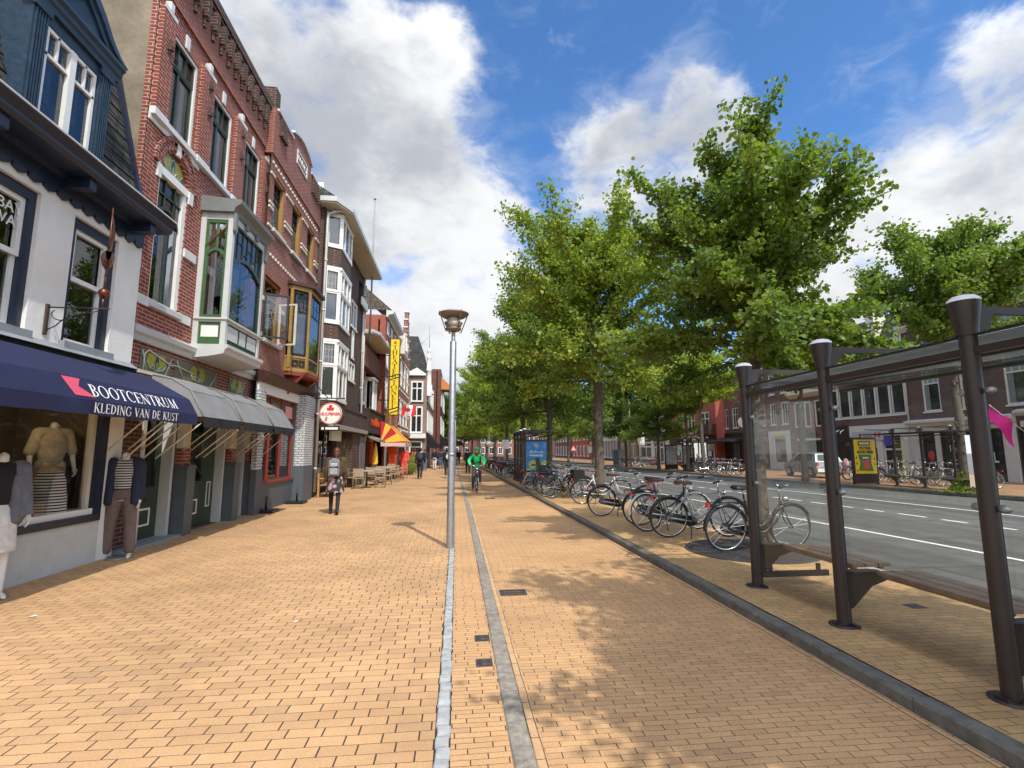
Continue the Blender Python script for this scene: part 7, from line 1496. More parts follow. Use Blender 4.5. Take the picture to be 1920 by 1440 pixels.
for i in range(10):
    y = 47+i*.75; place(protos[i % 2], 19.2+rb.uniform(-.3,.4), y, 180+rb.uniform(-14,14), 'one of the bicycles parked before the yellow brick house', 'bicycles in front of the yellow brick house', frame=fr_[(i+7) % 8], lean=rb.uniform(-7,7))
# pink jacket on a bicycle, plastic bag, child seat
t = MB(); 
for i in range(10):
    a = i/9; 
t.ell((0,0,.30),(.16,.20,.34),12,8); t.ell((.02,.16,.12),(.10,.10,.30),10,7); t.ell((-.02,-.14,.10),(.10,.09,.34),10,7)
tag(t.build('jacket', mat('pale_pink_cloth', (.55,.30,.31), .9, .25, 9), loc=(22.0, 26.75, .55)), 'pale pink jacket hung over a bicycle across the road', 'jacket')
t = MB(); t.ell((0,0,0),(.14,.13,.16),12,9); t.ell((.10,.02,.05),(.12,.11,.12),12,8); t.ell((-.06,.02,.10),(.12,.12,.08),10,6)
for i, v in enumerate(t.v): t.v[i] = (v[0]+.02*math.sin(v[2]*40+v[1]*20), v[1]+.02*math.sin(v[0]*45), v[2]+.015*math.sin(v[0]*37+v[1]*31))
tag(t.build('plastic_bag', mat('pinkish_plastic', (.55,.36,.42), .35, .5, 5), loc=(4.18, 10.55, .88)), 'crumpled pinkish white plastic bag on the black ladies bicycle', 'plastic bag')
t = thing('child_seat', 'black child seat mounted on a bicycle of the dark cluster', 'child seat', (3.05, 18.1, .85)); q = MB(); q.prism([(-.16,.0),(.14,.0),(.16,.10),(-.04,.12),(-.12,.52),(-.22,.52)], -.15, .15); q.build('seat_shell', M['saddlebk'], t); q = MB(); q.box(-.1,-.19,.05,.12,-.15,.26); q.box(-.1,.15,.05,.12,.19,.26); split(q, 'side_wing', M['saddlebk'], t)
t = thing('pannier_bag', 'boxy black pannier bags on the front black transport bicycle', 'pannier', (3.95, 17.0, .62)); q = MB(); q.box(-.05,-.28,0,.32,-.12,.36); q.box(-.05,.12,0,.32,.28,.36); split(q, 'bag', M['saddlebk'], t); q = MB(); q.box(-.02,-.12,.33,.28,.12,.36); q.build('strap', M['saddlebk'], t)
# ================================================================ people
def blob(prims, name, m, par, vox=.018, smooth=2):
    mb = MB()
    for p in prims:
        if p[0] == 'c':
            _, a, b, ra, rb_ = p; a, b = Vector(a), Vector(b); n = max(2, int((b-a).length/max(.02, min(ra, rb_)*1.2)))
            mb.tube([a.lerp(b, i/n) for i in range(n+1)], [ra+(rb_-ra)*i/n for i in range(n+1)], 12); mb.ell(a, ra*.995, 12, 8); mb.ell(b, rb_*.995, 12, 8)
        elif p[0] == 'b': c, h = p[1], p[2]; mb.box(c[0]-h[0], c[1]-h[1], c[2]-h[2], c[0]+h[0], c[1]+h[1], c[2]+h[2])
        else: mb.ell(p[1], p[2], 16, 12)
    o = mb.build(name, m); md = o.modifiers.new('r', 'REMESH'); md.mode = 'VOXEL'; md.voxel_size = vox; md.use_smooth_shade = True
    s = o.modifiers.new('s', 'SMOOTH'); s.factor = .5; s.iterations = smooth
    bpy.context.view_layer.update(); me = bpy.data.meshes.new_from_object(o.evaluated_get(bpy.context.evaluated_depsgraph_get())); me.name = name
    old = o.data; o.modifiers.clear(); o.data = me; bpy.data.meshes.remove(old); o.parent = par; return o
M['skin'] = mat('skin', (.48,.28,.20), .55, .06, 20); M['dummy'] = mat('white_mannequin', (.70,.68,.64), .35, .03)
def cloth(name, c, rough=.9, var=.18): return mat(name, c, rough, var, 14, .25, bscale=120)
def skel(lw=(18,-20), kb=(8,22), aw_=(-16,16), eb=(14,18), lean=0., spread=8):
    """joints of a standing or walking body; forward is +y"""
    J = {}; J['pel'] = Vector((0,0,.93)); J['chest'] = Vector((0,lean*.6,1.27)); J['neck'] = Vector((0,lean,1.45)); J['head'] = Vector((0,lean+.025,1.605))
    for i, s in enumerate((-1, 1)):
        h = Vector((s*.09,0,.90)); a = R(lw[i]); k = h+Vector((s*.005, math.sin(a)*.43, -math.cos(a)*.43)); b = a-R(kb[i]); an = k+Vector((0, math.sin(b)*.41, -math.cos(b)*.41))
        J['hip',s], J['knee',s], J['ank',s] = h, k, an
        sh = Vector((s*.185, lean*.95, 1.40)); a = R(aw_[i]); sp = R(spread); el = sh+Vector((s*math.sin(sp)*.29, math.sin(a)*.28, -math.cos(a)*.28)); b = a+R(eb[i]); wr = el+Vector((s*.01, math.sin(b)*.25, -math.cos(b)*.25))
        J['sh',s], J['el',s], J['wr',s] = sh, el, wr
    lo = min(J['ank',-1].z, J['ank',1].z)-.075
    for k in J: J[k] = J[k]-Vector((0,0,lo))
    return J
def hand(J, s):
    w, e = J['wr',s], J['el',s]; d = (w-e).normalized(); side = Vector((0,1,0)); side = (side-d*side.dot(d)).normalized(); nrm = d.cross(side); P = [('e', w+d*.05, (.028,.036,.045))]
    for k, l in enumerate((.062,.075,.072,.058)):
        b = w+d*.085+side*(.030-.02*k); m_ = b+d*l*.55+nrm*s*-.008; P += [('c', b, m_, .0095, .009), ('c', m_, m_+d*l*.42+nrm*s*-.022, .009, .008)]
    P += [('c', w+d*.03+side*.03, w+d*.065+side*.062, .011, .010), ('c', w+d*.065+side*.062, w+d*.098+side*.066, .010, .008)]
    return P
def body_prims(J, head=True, bare_legs=True):
    P = [('e', J['chest'], (.16,.10,.19)), ('e', (J['pel']+J['chest'])*.5, (.135,.095,.16)), ('e', J['pel'], (.155,.11,.12)), ('c', J['sh',-1], J['sh',1], .055, .055), ('c', J['neck']-Vector((0,.01,.06)), J['neck']+Vector((0,.01,.07)), .056, .052)]
    if head:
        h = J['head']; P += [('e', h+Vector((0,0,.025)), (.075,.095,.10)), ('e', h+Vector((0,.025,-.045)), (.058,.068,.075)), ('c', h+Vector((0,.092,.01)), h+Vector((0,.112,-.025)), .011, .014), ('e', h+Vector((-.078,-.005,-.005)), (.012,.022,.032)), ('e', h+Vector((.078,-.005,-.005)), (.012,.022,.032)), ('e', h+Vector((0,.086,-.062)), (.026,.012,.012))]
    for s in (-1, 1):
        P += [('c', J['sh',s], J['el',s], .050, .040), ('c', J['el',s], J['wr',s], .040, .027)]+hand(J, s)
        P += [('c', J['hip',s], J['knee',s], .082, .055), ('c', J['knee',s], J['ank',s], .053, .037)]
        a, k = J['ank',s], J['knee',s]; P += foot(a, k)
    return P
def foot(a, k, r=1.):
    up_ = (k-a).normalized(); f = Vector((0,1,0)); f = (f-up_*f.dot(up_)*.85); f.z *= .9; f.normalize(); hl = a-up_*.035-f*.03
    return [('c', hl, a-up_*.045+f*.11, .036*r, .032*r), ('c', a-up_*.045+f*.11, a-up_*.052+f*.16, .032*r, .025*r)]
def top_prims(J, g=.02, hem=.10, sleeve=1., open_=False):
    P = [('e', J['chest'], (.16+g,.105+g,.19+g)), ('e', (J['pel']+J['chest'])*.5, (.145+g,.105+g,.17+g)), ('c', J['sh',-1], J['sh',1], .055+g, .055+g), ('c', J['pel']-Vector((.06,0,hem*.4)), J['pel']-Vector((-.06,0,hem*.4)), .10+g, .10+g), ('c', J['neck']-Vector((0,0,.06)), J['neck']-Vector((0,0,.01)), .062+g*.5, .058+g*.5)]
    if hem > .1: P += [('c', J['pel']-Vector((.06,0,hem)), J['pel']-Vector((-.06,0,hem)), .10+g, .10+g), ('e', J['pel']-Vector((0,0,hem*.6)), (.16+g,.11+g,.12+hem*.5))]
    for s in (-1, 1):
        P += [('c', J['sh',s], J['el',s], .052+g, .044+g)]
        if sleeve > .5: P += [('c', J['el',s], J['el',s].lerp(J['wr',s], .95), .044+g, .034+g*.7)]
    return P
def leg_prims(J, g=.015, full=1., fl=0.):
    P = [('e', J['pel'], (.158+g*.6,.113+g*.6,.125)), ('c', J['hip',-1], J['hip',1], .09+g*.5, .09+g*.5)]
    for s in (-1, 1):
        P += [('c', J['hip',s], J['knee',s], .085+g, .060+g)]
        if full > 0: P += [('c', J['knee',s], J['knee',s].lerp(J['ank',s], .95*full), .057+g, .043+g+fl)]
    return P
def shoe(J, par, m, r=1.25):
    for s in (-1, 1): blob(foot(J['ank',s], J['knee',s], r), 'shoe', m, par, .014, 1)
def hair(J, par, m, long=0.):
    h = J['head']; P = [('e', h+Vector((0,-.022,.04)), (.096,.106,.112))]
    if long: P += [('e', h+Vector((0,-.06,-.03)), (.098,.07,.12)), ('c', h+Vector((0,-.07,-.03)), h+Vector((0,-.09,-.06-long)), .07, .05)]
    return blob(P, 'hair', m, par, .016, 2)
def person(label, loc, rz, J, top, legs, shoes, hairm, hgt=1.72, long=0., group=None, skin=None, hem=.10, g=.022, vox=.02, name='person'):
    t = thing(name, label, 'person', loc, R(rz), group); t.scale = (hgt/1.72,)*3
    blob(body_prims(J), 'body', skin or M['skin'], t, vox*.6)
    if top: blob(top_prims(J, g, hem), 'jacket', top, t, vox)
    if legs: blob(leg_prims(J), 'trousers', legs, t, vox)
    if shoes: shoe(J, t, shoes)
    if hairm: hair(J, t, hairm, long)
    return t
M['c_black'] = cloth('black_cloth', (.014,.014,.016)); M['c_navy'] = cloth('navy_cloth', (.02,.025,.05)); M['c_olive'] = cloth('olive_brown_cloth', (.075,.048,.022)); M['c_grey'] = cloth('grey_cloth', (.16,.16,.17)); M['c_jean'] = cloth('denim', (.09,.14,.25)); M['c_rust'] = cloth('rust_cloth', (.28,.09,.03)); M['c_white'] = cloth('white_cloth', (.6,.6,.58)); M['c_taupe'] = cloth('taupe_cloth', (.15,.11,.10)); M['hair_br'] = cloth('auburn_hair', (.085,.024,.014), .5, .5); M['hair_bk'] = cloth('black_hair', (.012,.010,.009), .6, .3); M['hair_bl'] = cloth('fair_hair', (.30,.20,.09), .6, .3)
def stripes(name, a, b, n):
    m, nt, N, L, P = nodes(name); tc = N.new('ShaderNodeTexCoord'); sx = N.new('ShaderNodeSeparateXYZ'); L.new(tc.outputs['Object'], sx.inputs[0]); q = N.new('ShaderNodeMath'); q.operation = 'MULTIPLY'; q.inputs[1].default_value = n; L.new(sx.outputs[2], q.inputs[0]); f = N.new('ShaderNodeMath'); f.operation = 'FRACT'; L.new(q.outputs[0], f.inputs[0]); s = N.new('ShaderNodeMath'); s.operation = 'GREATER_THAN'; s.inputs[1].default_value = .5; L.new(f.outputs[0], s.inputs[0])
    mx = N.new('ShaderNodeMix'); mx.data_type = 'RGBA'; L.new(s.outputs[0], mx.inputs[0]); mx.inputs[6].default_value = (*a, 1); mx.inputs[7].default_value = (*b, 1); L.new(mx.outputs[2], P.inputs['Base Color']); P.inputs['Roughness'].default_value = .9; return m
M['striped'] = stripes('striped_jersey', (.55,.53,.48), (.02,.02,.03), 26)
def floral(name):
    m, nt, N, L, P = nodes(name); tc = N.new('ShaderNodeTexCoord'); v = N.new('ShaderNodeTexVoronoi'); v.inputs['Scale'].default_value = 7; L.new(tc.outputs['Object'], v.inputs[0])
    r = N.new('ShaderNodeValToRGB'); L.new(v.outputs['Distance'], r.inputs[0]); e = r.color_ramp.elements; e[0].color = (.5,.22,.02,1); e[0].position = .1; e[1].color = (.03,.03,.02,1); e[1].position = .55; k = e.new(.3); k.color = (.55,.36,.45,1)
    L.new(r.outputs[0], P.inputs['Base Color']); P.inputs['Roughness'].default_value = .9; return m
# woman with a backpack, walking away
wx, wy = onZ(626, 964); J = skel((9,-12), (4,16), (-6,8), (20,16), .03)
w_ = person('woman with grey backpack, olive coat and flowered skirt walking away along the shop fronts', (wx, wy, 0), 8, J, M['c_olive'], None, cloth('black_boot', (.012,.012,.012), .5), M['hair_br'], 1.66, .15, hem=.22, g=.035, vox=.014)
blob(leg_prims(J, .004), 'tights', M['c_black'], w_, .014)
q = MB(); S = []; n = 28
for z, rx, ry in ((.98,.17,.13),(.85,.19,.16),(.70,.215,.20),(.585,.235,.22)):
    S.append([(rx*(1+.05*math.sin(k*2.1))*math.cos(2*math.pi*k/n), ry*(1+.07*math.sin(k*1.7))*math.sin(2*math.pi*k/n), z+(.015*math.sin(k*1.3) if z < .6 else 0)) for k in range(n)])
q.add([p for r in S for p in r], [(i*n+k, i*n+(k+1) % n, (i+1)*n+(k+1) % n, (i+1)*n+k) for i in range(3) for k in range(n)], 0, True); q.build('skirt', floral('flowered_cloth'), w_)
bp = thing('backpack', 'light grey backpack with dark straps worn by the walking woman', 'backpack', (wx, wy, 0), R(8)); bp.scale = w_.scale
blob([('b', (-.03,-.20,1.20), (.14,.07,.20)), ('e', (-.03,-.20,1.38), (.135,.075,.10)), ('e', (-.03,-.23,1.12), (.145,.08,.14))], 'bag', M['c_grey'], bp, .014, 6); blob([('b', (-.03,-.285,1.13), (.10,.03,.085))], 'front_pocket', cloth('pale_grey_cloth', (.30,.30,.32)), bp, .012, 4); blob([('b', (-.03,-.27,1.30), (.09,.025,.05))], 'top_pocket', cloth('light_grey_cloth', (.36,.36,.38)), bp, .012, 4)
q = MB(); q.tube([(-.15,-.27,1.24),(-.03,-.31,1.215),(.09,-.27,1.24)], .008, 5); q.tube([(-.10,-.25,1.36),(-.12,-.30,1.2),(-.10,-.27,1.02)], .009, 5); q.tube([(.05,-.25,1.36),(.07,-.30,1.2),(.05,-.27,1.02)], .009, 5); q.build('webbing', M['c_black'], bp)
q = MB()
for s in (-1, 1): q.tube([(s*.11,-.14,1.42),(s*.12,-.02,1.50),(s*.13,.12,1.36),(s*.13,.13,1.16),(s*.14,0,1.02),(s*.12,-.16,1.05)], .016, 5)
q.tube([(-.03,-.2,1.44),(-.03,-.22,1.50),(.03,-.2,1.44)], .012, 5); q.build('strap', M['c_black'], bp)
# cyclist in green
gx, gy = onZ(893, 921, -.03); bk = place(bk_g, gx, gy+.35, -90, 'dark bicycle ridden by the cyclist in green', None, lean=0, z=-.03); bk['group'] = ''; del bk['group']
J = skel(); zb = 0
J['pel'] = Vector((0,0,1.0)); J['chest'] = Vector((0,.10,1.33)); J['neck'] = Vector((0,.17,1.50)); J['head'] = Vector((0,.22,1.65))
for s in (-1, 1):
    J['hip',s] = Vector((s*.09,.0,.98)); J['knee',s] = Vector((s*.13,.36 if s < 0 else .28,.80 if s < 0 else .60)); J['ank',s] = Vector((s*.14,.22 if s < 0 else .10,.46 if s < 0 else .22)); J['sh',s] = Vector((s*.19,.15,1.45)); J['el',s] = Vector((s*.33,.28,1.24)); J['wr',s] = Vector((s*.29,.46,1.10))
M['c_green'] = cloth('bright_green_cloth', (.03,.72,.22)); M['c_char'] = cloth('charcoal_cloth', (.05,.05,.055))
c_ = person('cyclist in bright green jacket and green helmet riding towards the camera', (gx, gy+.35-.28, -.03), 180, J, M['c_green'], M['c_char'], M['c_black'], None, 1.72, vox=.014, g=.024)
blob([('e', J['head']+Vector((0,-.01,.07)), (.105,.125,.09))], 'helmet', mat('green_helmet', (.05,.45,.16), .4, .1), c_, .014); q = MB(); q.tube([J['head']+Vector((-.08,0,.03)), J['head']+Vector((-.05,.05,-.11)), J['head']+Vector((.05,.05,-.11)), J['head']+Vector((.08,0,.03))], .008, 5); q.build('chin_strap', M['c_black'], c_)
blob([('c', J['sh',-1]+Vector((0,0,.01)), J['el',-1], .074, .062), ('c', J['sh',1]+Vector((0,0,.01)), J['el',1], .074, .062), ('c', J['sh',-1], J['sh',1], .078, .078), ('c', J['neck']-Vector((0,0,.05)), J['neck']+Vector((0,.01,.03)), .075, .07)], 'yoke', cloth('dark_grey_cloth', (.08,.08,.085)), c_, .014)
q = MB(); 
for s in (-1, 1): q.tube([(s*.15,.0,1.48),(s*.155,.22,1.42),(s*.15,.22,1.20),(s*.15,.14,1.08)], .022, 5)
q.tube([(-.15,.215,1.22),(0,.235,1.15),(.15,.20,1.12)], .02, 5); q.build('strap', M['c_black'], c_)
for s in (-1, 1): q = MB(); q.ell(J['head']+Vector((s*.03,.090,.015)), (.013,.008,.008), 8, 6); q.build('eye', M['black'], c_)
bg = thing('delivery_bag', 'dark square bag on the back of the green cyclist', 'bag', (gx, gy+.07, -.03), R(180)); q = MB(); q.box(-.20,-.32,1.15,.20,-.10,1.55); q.build('bag', M['c_black'], bg)
# walkers
JA, JB, JC = skel((20,-22),(6,26),(-18,18),(12,22)), skel((-16,18),(20,6),(14,-16),(22,10)), skel((3,-4),(3,4),(-3,4),(10,12))
PG = 'people walking in the distance'
x, y = onZ(787, 898); pa = person('man in dark jacket and trousers with dark backpack, nearest of the distant walkers', (x, y, 0), 0, JA, M['c_black'], M['c_black'], M['c_black'], M['hair_bk'], 1.80)
q = blob([('e', (0,-.20,1.25), (.15,.10,.22))], 'backpack', cloth('dusk_cloth', (.05,.05,.06)), pa, .02); q.name = 'rucksack'
x, y = onZ(838, 896); pb = person('person in black with small white backpack left of the lamp post', (x, y, 0), 4, JB, M['c_black'], M['c_black'], M['c_white'], M['hair_bk'], 1.72); blob([('e', (0,-.2,1.25), (.11,.08,.16))], 'rucksack', M['c_white'], pb, .02)
pc = person('bystander in rust jacket behind the nearest distant walker', (-3.0, 37.5, 0), 10, JC, M['c_rust'], M['c_jean'], M['c_black'], M['hair_br'], 1.75)
def walker(src, x, y, rz, label, top, legs, group=PG):
    d = dup(src, (x, y, 0), R(rz), label, group)
    for k in d.children:
        n = k.name.split('.')[0]; m = top if n == 'jacket' else (legs if n == 'trousers' else None)
        if m: k.material_slots[0].link = 'OBJECT'; k.material_slots[0].material = M[m]
    return d
for src, x, y, rz, lb, tp_, lg in ((pc,-2.6,43,0,'person in dark navy at the left of the distant crowd','c_navy','c_jean'), (pc,-1.9,45,170,'person in black coat and pale jeans in the middle of the crowd','c_black','c_white'), (pc,-1.4,47,20,'person in navy with blue jeans in the crowd','c_navy','c_jean'), (pc,-.9,49.5,190,'person in charcoal near the right of the crowd','c_char','c_jean'), (pc,-2.2,52,5,'far person in rust in the crowd','c_rust','c_black'), (pc,-3.4,40,15,'person in navy close to the green bush','c_navy','c_black'), (pc,-1.7,57,0,'far person in white jacket in the crowd','c_white','c_jean'), (pc,-.6,60,180,'far person in grey in the crowd','c_grey','c_black'), (pc,-1.2,54,0,'far person in black behind the crowd','c_black','c_jean'), (pc,.85,38,5,'dark dressed person on the cycle path behind the green cyclist','c_black','c_black'), (pc,.3,66,0,'tiny far person on the cycle path','c_navy','c_black'), (pc,-.1,72,180,'tiny far person in rust by the strip','c_rust','c_jean')): walker(src, x, y, rz, lb, tp_, lg)
# two people waiting on the far shelter's bench
J = skel(); J['pel'] = Vector((0,0,.55)); J['chest'] = Vector((0,.02,.88)); J['neck'] = Vector((0,.06,1.06)); J['head'] = Vector((0,.09,1.21))
for s in (-1, 1): J['hip',s] = Vector((s*.09,.02,.54)); J['knee',s] = Vector((s*.12,.46,.52)); J['ank',s] = Vector((s*.12,.50,.11)); J['sh',s] = Vector((s*.18,.05,1.0)); J['el',s] = Vector((s*.22,.14,.76)); J['wr',s] = Vector((s*.14,.36,.66))
s1 = person('person in black sitting on the bench of the far shelter, facing the road', (18.35, 38.2, .05), 90, J, M['c_black'], M['c_black'], M['c_black'], M['hair_bk'], 1.72)
s2_ = person('white haired person in dark coat sitting in the far shelter', (18.35, 37.0, .05), 90, J, M['c_navy'], M['c_navy'], M['c_black'], M['c_white'], 1.75)
# ---------------------------------------------------------------- shop dummies
def dummy(label, loc, rz, J, parts_, name='mannequin', base=True, vox=.014):
    t = thing(name, label, 'mannequin', loc, R(rz)); blob(body_prims(J, False), 'body', M['dummy'], t, .011)
    for nm, pr_, m in parts_: blob(pr_, nm, m, t, vox)
    if base: q = MB(); q.lathe([(0,.0),(.19,.0),(.19,.012),(0,.014)], n=24); q.build('base_plate', M['steel'], t)
    return t
mx_, my_ = onZ(218, 1046); J = skel((2,-3),(2,3),(2,-2),(8,8),0,5)
for s in (-1, 1): J['knee',s].x += s*.035; J['ank',s].x += s*.055
d1_ = dummy('headless mannequin in open dark jacket, striped shirt and taupe joggers at the shop door', (mx_, my_, .0), 205, J, [('joggers', leg_prims(J, .022, .93, .012), M['c_taupe']), ('shirt', [p for p in top_prims(J, .012, .06, 0) if True], M['striped'])])
P = []
for s in (-1, 1):
    P += [('c', J['sh',s], J['el',s], .080, .070), ('c', J['el',s], J['wr',s], .070, .056), ('c', J['sh',s]-Vector((s*.03,0,0)), Vector((s*.16,.01,.86)), .095, .085), ('c', Vector((s*.155,.05,1.30)), Vector((s*.16,.075,.84)), .055, .06), ('c', Vector((s*.06,-.075,1.42)), Vector((s*.10,-.075,.84)), .075, .075)]
P += [('e', (0,-.075,1.15), (.15,.06,.34)), ('c', (-.13,-.02,1.42), (.13,-.02,1.42), .06, .06)]; blob(P, 'jacket', M['c_navy'], d1_, .014)
mx2, my2 = onZ(4, 1115); J2 = skel((2,-2),(1,2),(4,-2),(16,10),0,8)
d2_ = dummy('headless mannequin in grey jacket and white skirt at the left edge by the shop window', (mx2-.02, my2-.19, .0), 235, J2, [('shirt', top_prims(J2, .010, .05, 0), M['c_black'])])
P = []
for s in (-1, 1): P += [('c', J2['sh',s], J2['el',s], .075, .062), ('c', J2['el',s], J2['wr',s], .062, .050), ('c', J2['sh',s]-Vector((s*.03,0,0)), Vector((s*.14,.03,.84)), .085, .09), ('c', Vector((s*.12,.06,1.30)), Vector((s*.13,.09,.84)), .05, .055)]
P += [('e', (0,-.065,1.12), (.15,.07,.34)), ('c', (-.12,-.02,1.42), (.12,-.02,1.42), .06, .06)]; blob(P, 'jacket', cloth('slate_grey_cloth', (.13,.14,.165)), d2_, .014)
q = MB(); n = 30; S = []
for z, rx, ry in ((.98,.16,.12),(.85,.185,.15),(.65,.195,.165),(.50,.20,.17)): S.append([(rx*(1+.03*math.sin(k*1.9+z*5))*math.cos(2*math.pi*k/n), ry*(1+.05*math.sin(k*2.3))*math.sin(2*math.pi*k/n), z) for k in range(n)])
q.add([p for r in S for p in r], [(i*n+k, i*n+(k+1) % n, (i+1)*n+(k+1) % n, (i+1)*n+k) for i in range(3) for k in range(n)], 0, True); q.build('skirt', M['c_white'], d2_)
J3 = skel((0,0),(0,0),(3,-2),(14,14),0,16)
Yw, zw = onX(95, 905, -5.62); dp = dummy('window dummy in cream polo shirt and pale shorts above the striped dress', (-5.66, Yw, .72), 245, J3, [('polo_shirt', top_prims(J3, .03, .08, 0), cloth('cream_cloth', (.50,.42,.28))), ('shorts', leg_prims(J3, .03, 0), cloth('pale_green_cloth', (.26,.25,.19)))], base=False)
dp.scale = (.92,.92,.92); dp.location.z = .55
t = thing('dress_form', 'dress form with navy and cream striped skirt low in the shop window', 'dress form', (-5.48, onX(90, 950, -5.48)[0]-.02, .70)); q = MB(); q.lathe([(.13,.62),(.17,.50),(.19,.3),(.22,.0)], n=26); q.build('striped_skirt', M['striped'], t); q = MB(); q.lathe([(.02,.72),(.11,.68),(.13,.62)], n=26); q.build('bust', cloth('tan_cloth', (.30,.22,.13)), t)
t = thing('box', 'orange brown cardboard box on the window floor', 'box', (-5.42, 6.95, .70)); q = MB(); q.box(-.12,-.2,0,.12,.2,.14); q.build('body', mat('cardboard', (.20,.09,.04), .8, .1), t); q = MB(); q.box(-.125,-.205,.10,.125,.205,.15); q.build('lid', mat('cardboard_lid', (.25,.12,.05), .8, .1), t)
t = MB(); t.ell((0,0,.05), (.12,.16,.06), 12, 8); tag(t.build('folded_cloth', cloth('blue_cloth', (.04,.17,.35)), loc=(-5.42, 7.55, .70)), 'small blue folded cloth at the right of the shop window', 'cloth')
t = thing('shoe_boot', 'pair of tan boots standing by the right window jamb', 'boots', (-5.55, 7.9, .70))
for s in (-1, 1): q = MB(); q.tube([(0,s*.06,.05),(0,s*.06,.3)], [.05,.055], 8); q.ell((.07,s*.06,.045),(.11,.045,.045),8,6); q.build('boot', cloth('tan_leather', (.32,.22,.11), .6), t)
t = thing('window_lamp', 'small lit brass ship lamp hanging inside the shop window', 'lamp', (-5.55, onX(183, 792, -5.55)[0], onX(183, 792, -5.55)[1])); q = MB(); q.lathe([(0,.12),(.05,.10),(.06,.06)], n=14); q.lathe([(.05,-.10),(.06,-.06)], n=14); q.tube([(0,0,.12),(0,0,.5)], .008, 4); q.build('lamp_body', M['copper'], t); q = MB(); q.ell((0,0,0), .045, 12, 8); q.build('bulb', mat('lit_bulb', (1,.75,.4), .4, 0, emit=14), t)
pl_ = bpy.data.lights.new('shop_lamp_light', 'POINT'); pl_.energy = 7; pl_.color = (1,.72,.42); pl_.shadow_soft_size = .06; po = bpy.data.objects.new('shop_lamp_light', pl_); C.objects.link(po); po.location = (-5.50, 6.9, 2.25)
t = thing('slogan_board', 'dark board lettered BAR ZONE in the shop window at the left edge', 'sign', (-5.50, 6.42, 1.75)); q = MB(); q.box(-.01,-.55,-.28,.01,.28,.28); q.build('board', M['signblack'], t); sans('BAR', .14, M['c_taupe'], t, (.014,.12,.16), (math.pi/2,0,math.pi/2), 'lettering'); sans('ZONE', .20, M['cream'], t, (.014,.02,-.04), (math.pi/2,0,math.pi/2), 'lettering', bold=.006)
# ---------------------------------------------------------------- terrace and pavement things
M['cane'] = mat('cane', (.33,.25,.165), .6, .25, 20)
def chair(loc, rz):
    t = thing('terrace_chair', 'cane terrace chair with pale woven seat', 'chair', loc, rz)
    q = MB(); q.box(-.22,-.22,.43,.22,.22,.46); q.build('seat', M['cane'], t); q = MB(); q.box(-.21,.20,.52,.21,.225,.86); q.build('backrest', M['cane'], t)
    for sx in (-1, 1):
        for sy in (-1, 1):
            q = MB(); q.tube([(sx*.21,sy*.21,0),(sx*.21,sy*.21,.45 if sy < 0 else .88)], .014, 6); q.build('leg', M['cane'], t)
        q = MB(); q.tube([(sx*.21,-.21,.45),(sx*.22,-.21,.64),(sx*.22,.2,.66)], .013, 6); q.build('armrest', M['cane'], t)
    return t
def table(loc):
    t = thing('terrace_table', 'small square terrace table', 'table', loc); q = MB(); q.box(-.35,-.35,.72,.35,.35,.75); q.build('tabletop', mat('pale_table_top', (.45,.40,.33), .5, .1), t); q = MB(); q.tube([(0,0,.03),(0,0,.72)], .03, 8); q.lathe([(0,0),(.22,0),(.22,.02),(0,.03)], n=16); q.build('pedestal', M['black'], t); return t
ch0, tb0 = chair((-4.15, 22.6, 0), R(180)), table((-3.95, 23.3, 0)); tb0['group'] = 'terrace tables'; ch0['group'] = 'terrace chairs'; ch0['label'] = 'cane terrace chair with its back to the camera, nearest of the terrace'; tb0['label'] = 'nearest small square terrace table'
tl_ = ['second', 'third', 'fourth', 'fifth', 'farthest']
for i, (x, y) in enumerate(((-3.9,25.2),(-3.8,27.1),(-3.75,29.0),(-3.7,30.8))): dup(tb0, (x, y, 0), None, '%s terrace table counted from the camera' % tl_[i if i < 3 else 4], 'terrace tables')
for i, (x, y, r_) in enumerate(((-4.55,23.3,90),(-3.35,23.3,-90),(-3.95,24.5,180),(-3.3,25.2,-90),(-4.5,25.2,90),(-3.2,27.1,-90),(-3.8,26.4,180),(-3.15,29,-90),(-4.4,29,90),(-3.1,30.8,-90),(-3.7,30.1,180))):
    dup(ch0, (x, y, 0), R(r_+(i*7 % 11)-5), 'one of the cane chairs standing around the terrace tables', 'terrace chairs')
def garment(label, loc, s, m):
    t = thing('coverall', label, 'garment', loc); t.scale = (s, s, s); blob([('c',(-.10,0,1.45),(.10,0,1.45),.09,.09), ('e',(0,0,1.2),(.20,.10,.30)), ('c',(-.20,0,1.45),(-.27,.02,.95),.08,.07), ('c',(.20,0,1.45),(.27,.02,.95),.08,.07), ('c',(-.09,0,.95),(-.11,0,.15),.11,.09), ('c',(.09,0,.95),(.11,0,.15),.11,.09), ('e',(0,0,.95),(.19,.11,.15))], 'suit', m, t, .03); q = MB(); q.tube([(-.18,0,1.5),(0,0,1.62),(.18,0,1.5)], .012, 4); q.tube([(0,0,1.6),(0,0,1.75)], .01, 4); q.build('hanger', M['steel'], t)
x, y = onZ(745, 897); garment('bright orange coverall hanging under the striped awning', (-3.85, 31.0, .55), .95, cloth('orange_cloth', (.75,.09,.01)))
garment('coral red coverall on a stand at the right end of the terrace', (-3.15, 31.3, .12), 1.0, cloth('coral_cloth', (.72,.08,.05)))
t = thing('folded_parasol', 'folded yellow parasol on the terrace', 'parasol', (-4.35, 28.0, 0)); q = MB(); q.lathe([(.03,2.05),(.10,1.8),(.17,1.0),(.14,.9)], n=12); q.build('cloth', M['yy'], t); q = MB(); q.tube([(0,0,0),(0,0,2.2)], .025, 6); q.lathe([(0,0),(.25,0),(.25,.06),(0,.08)], n=16); q.build('pole', M['steel'], t)
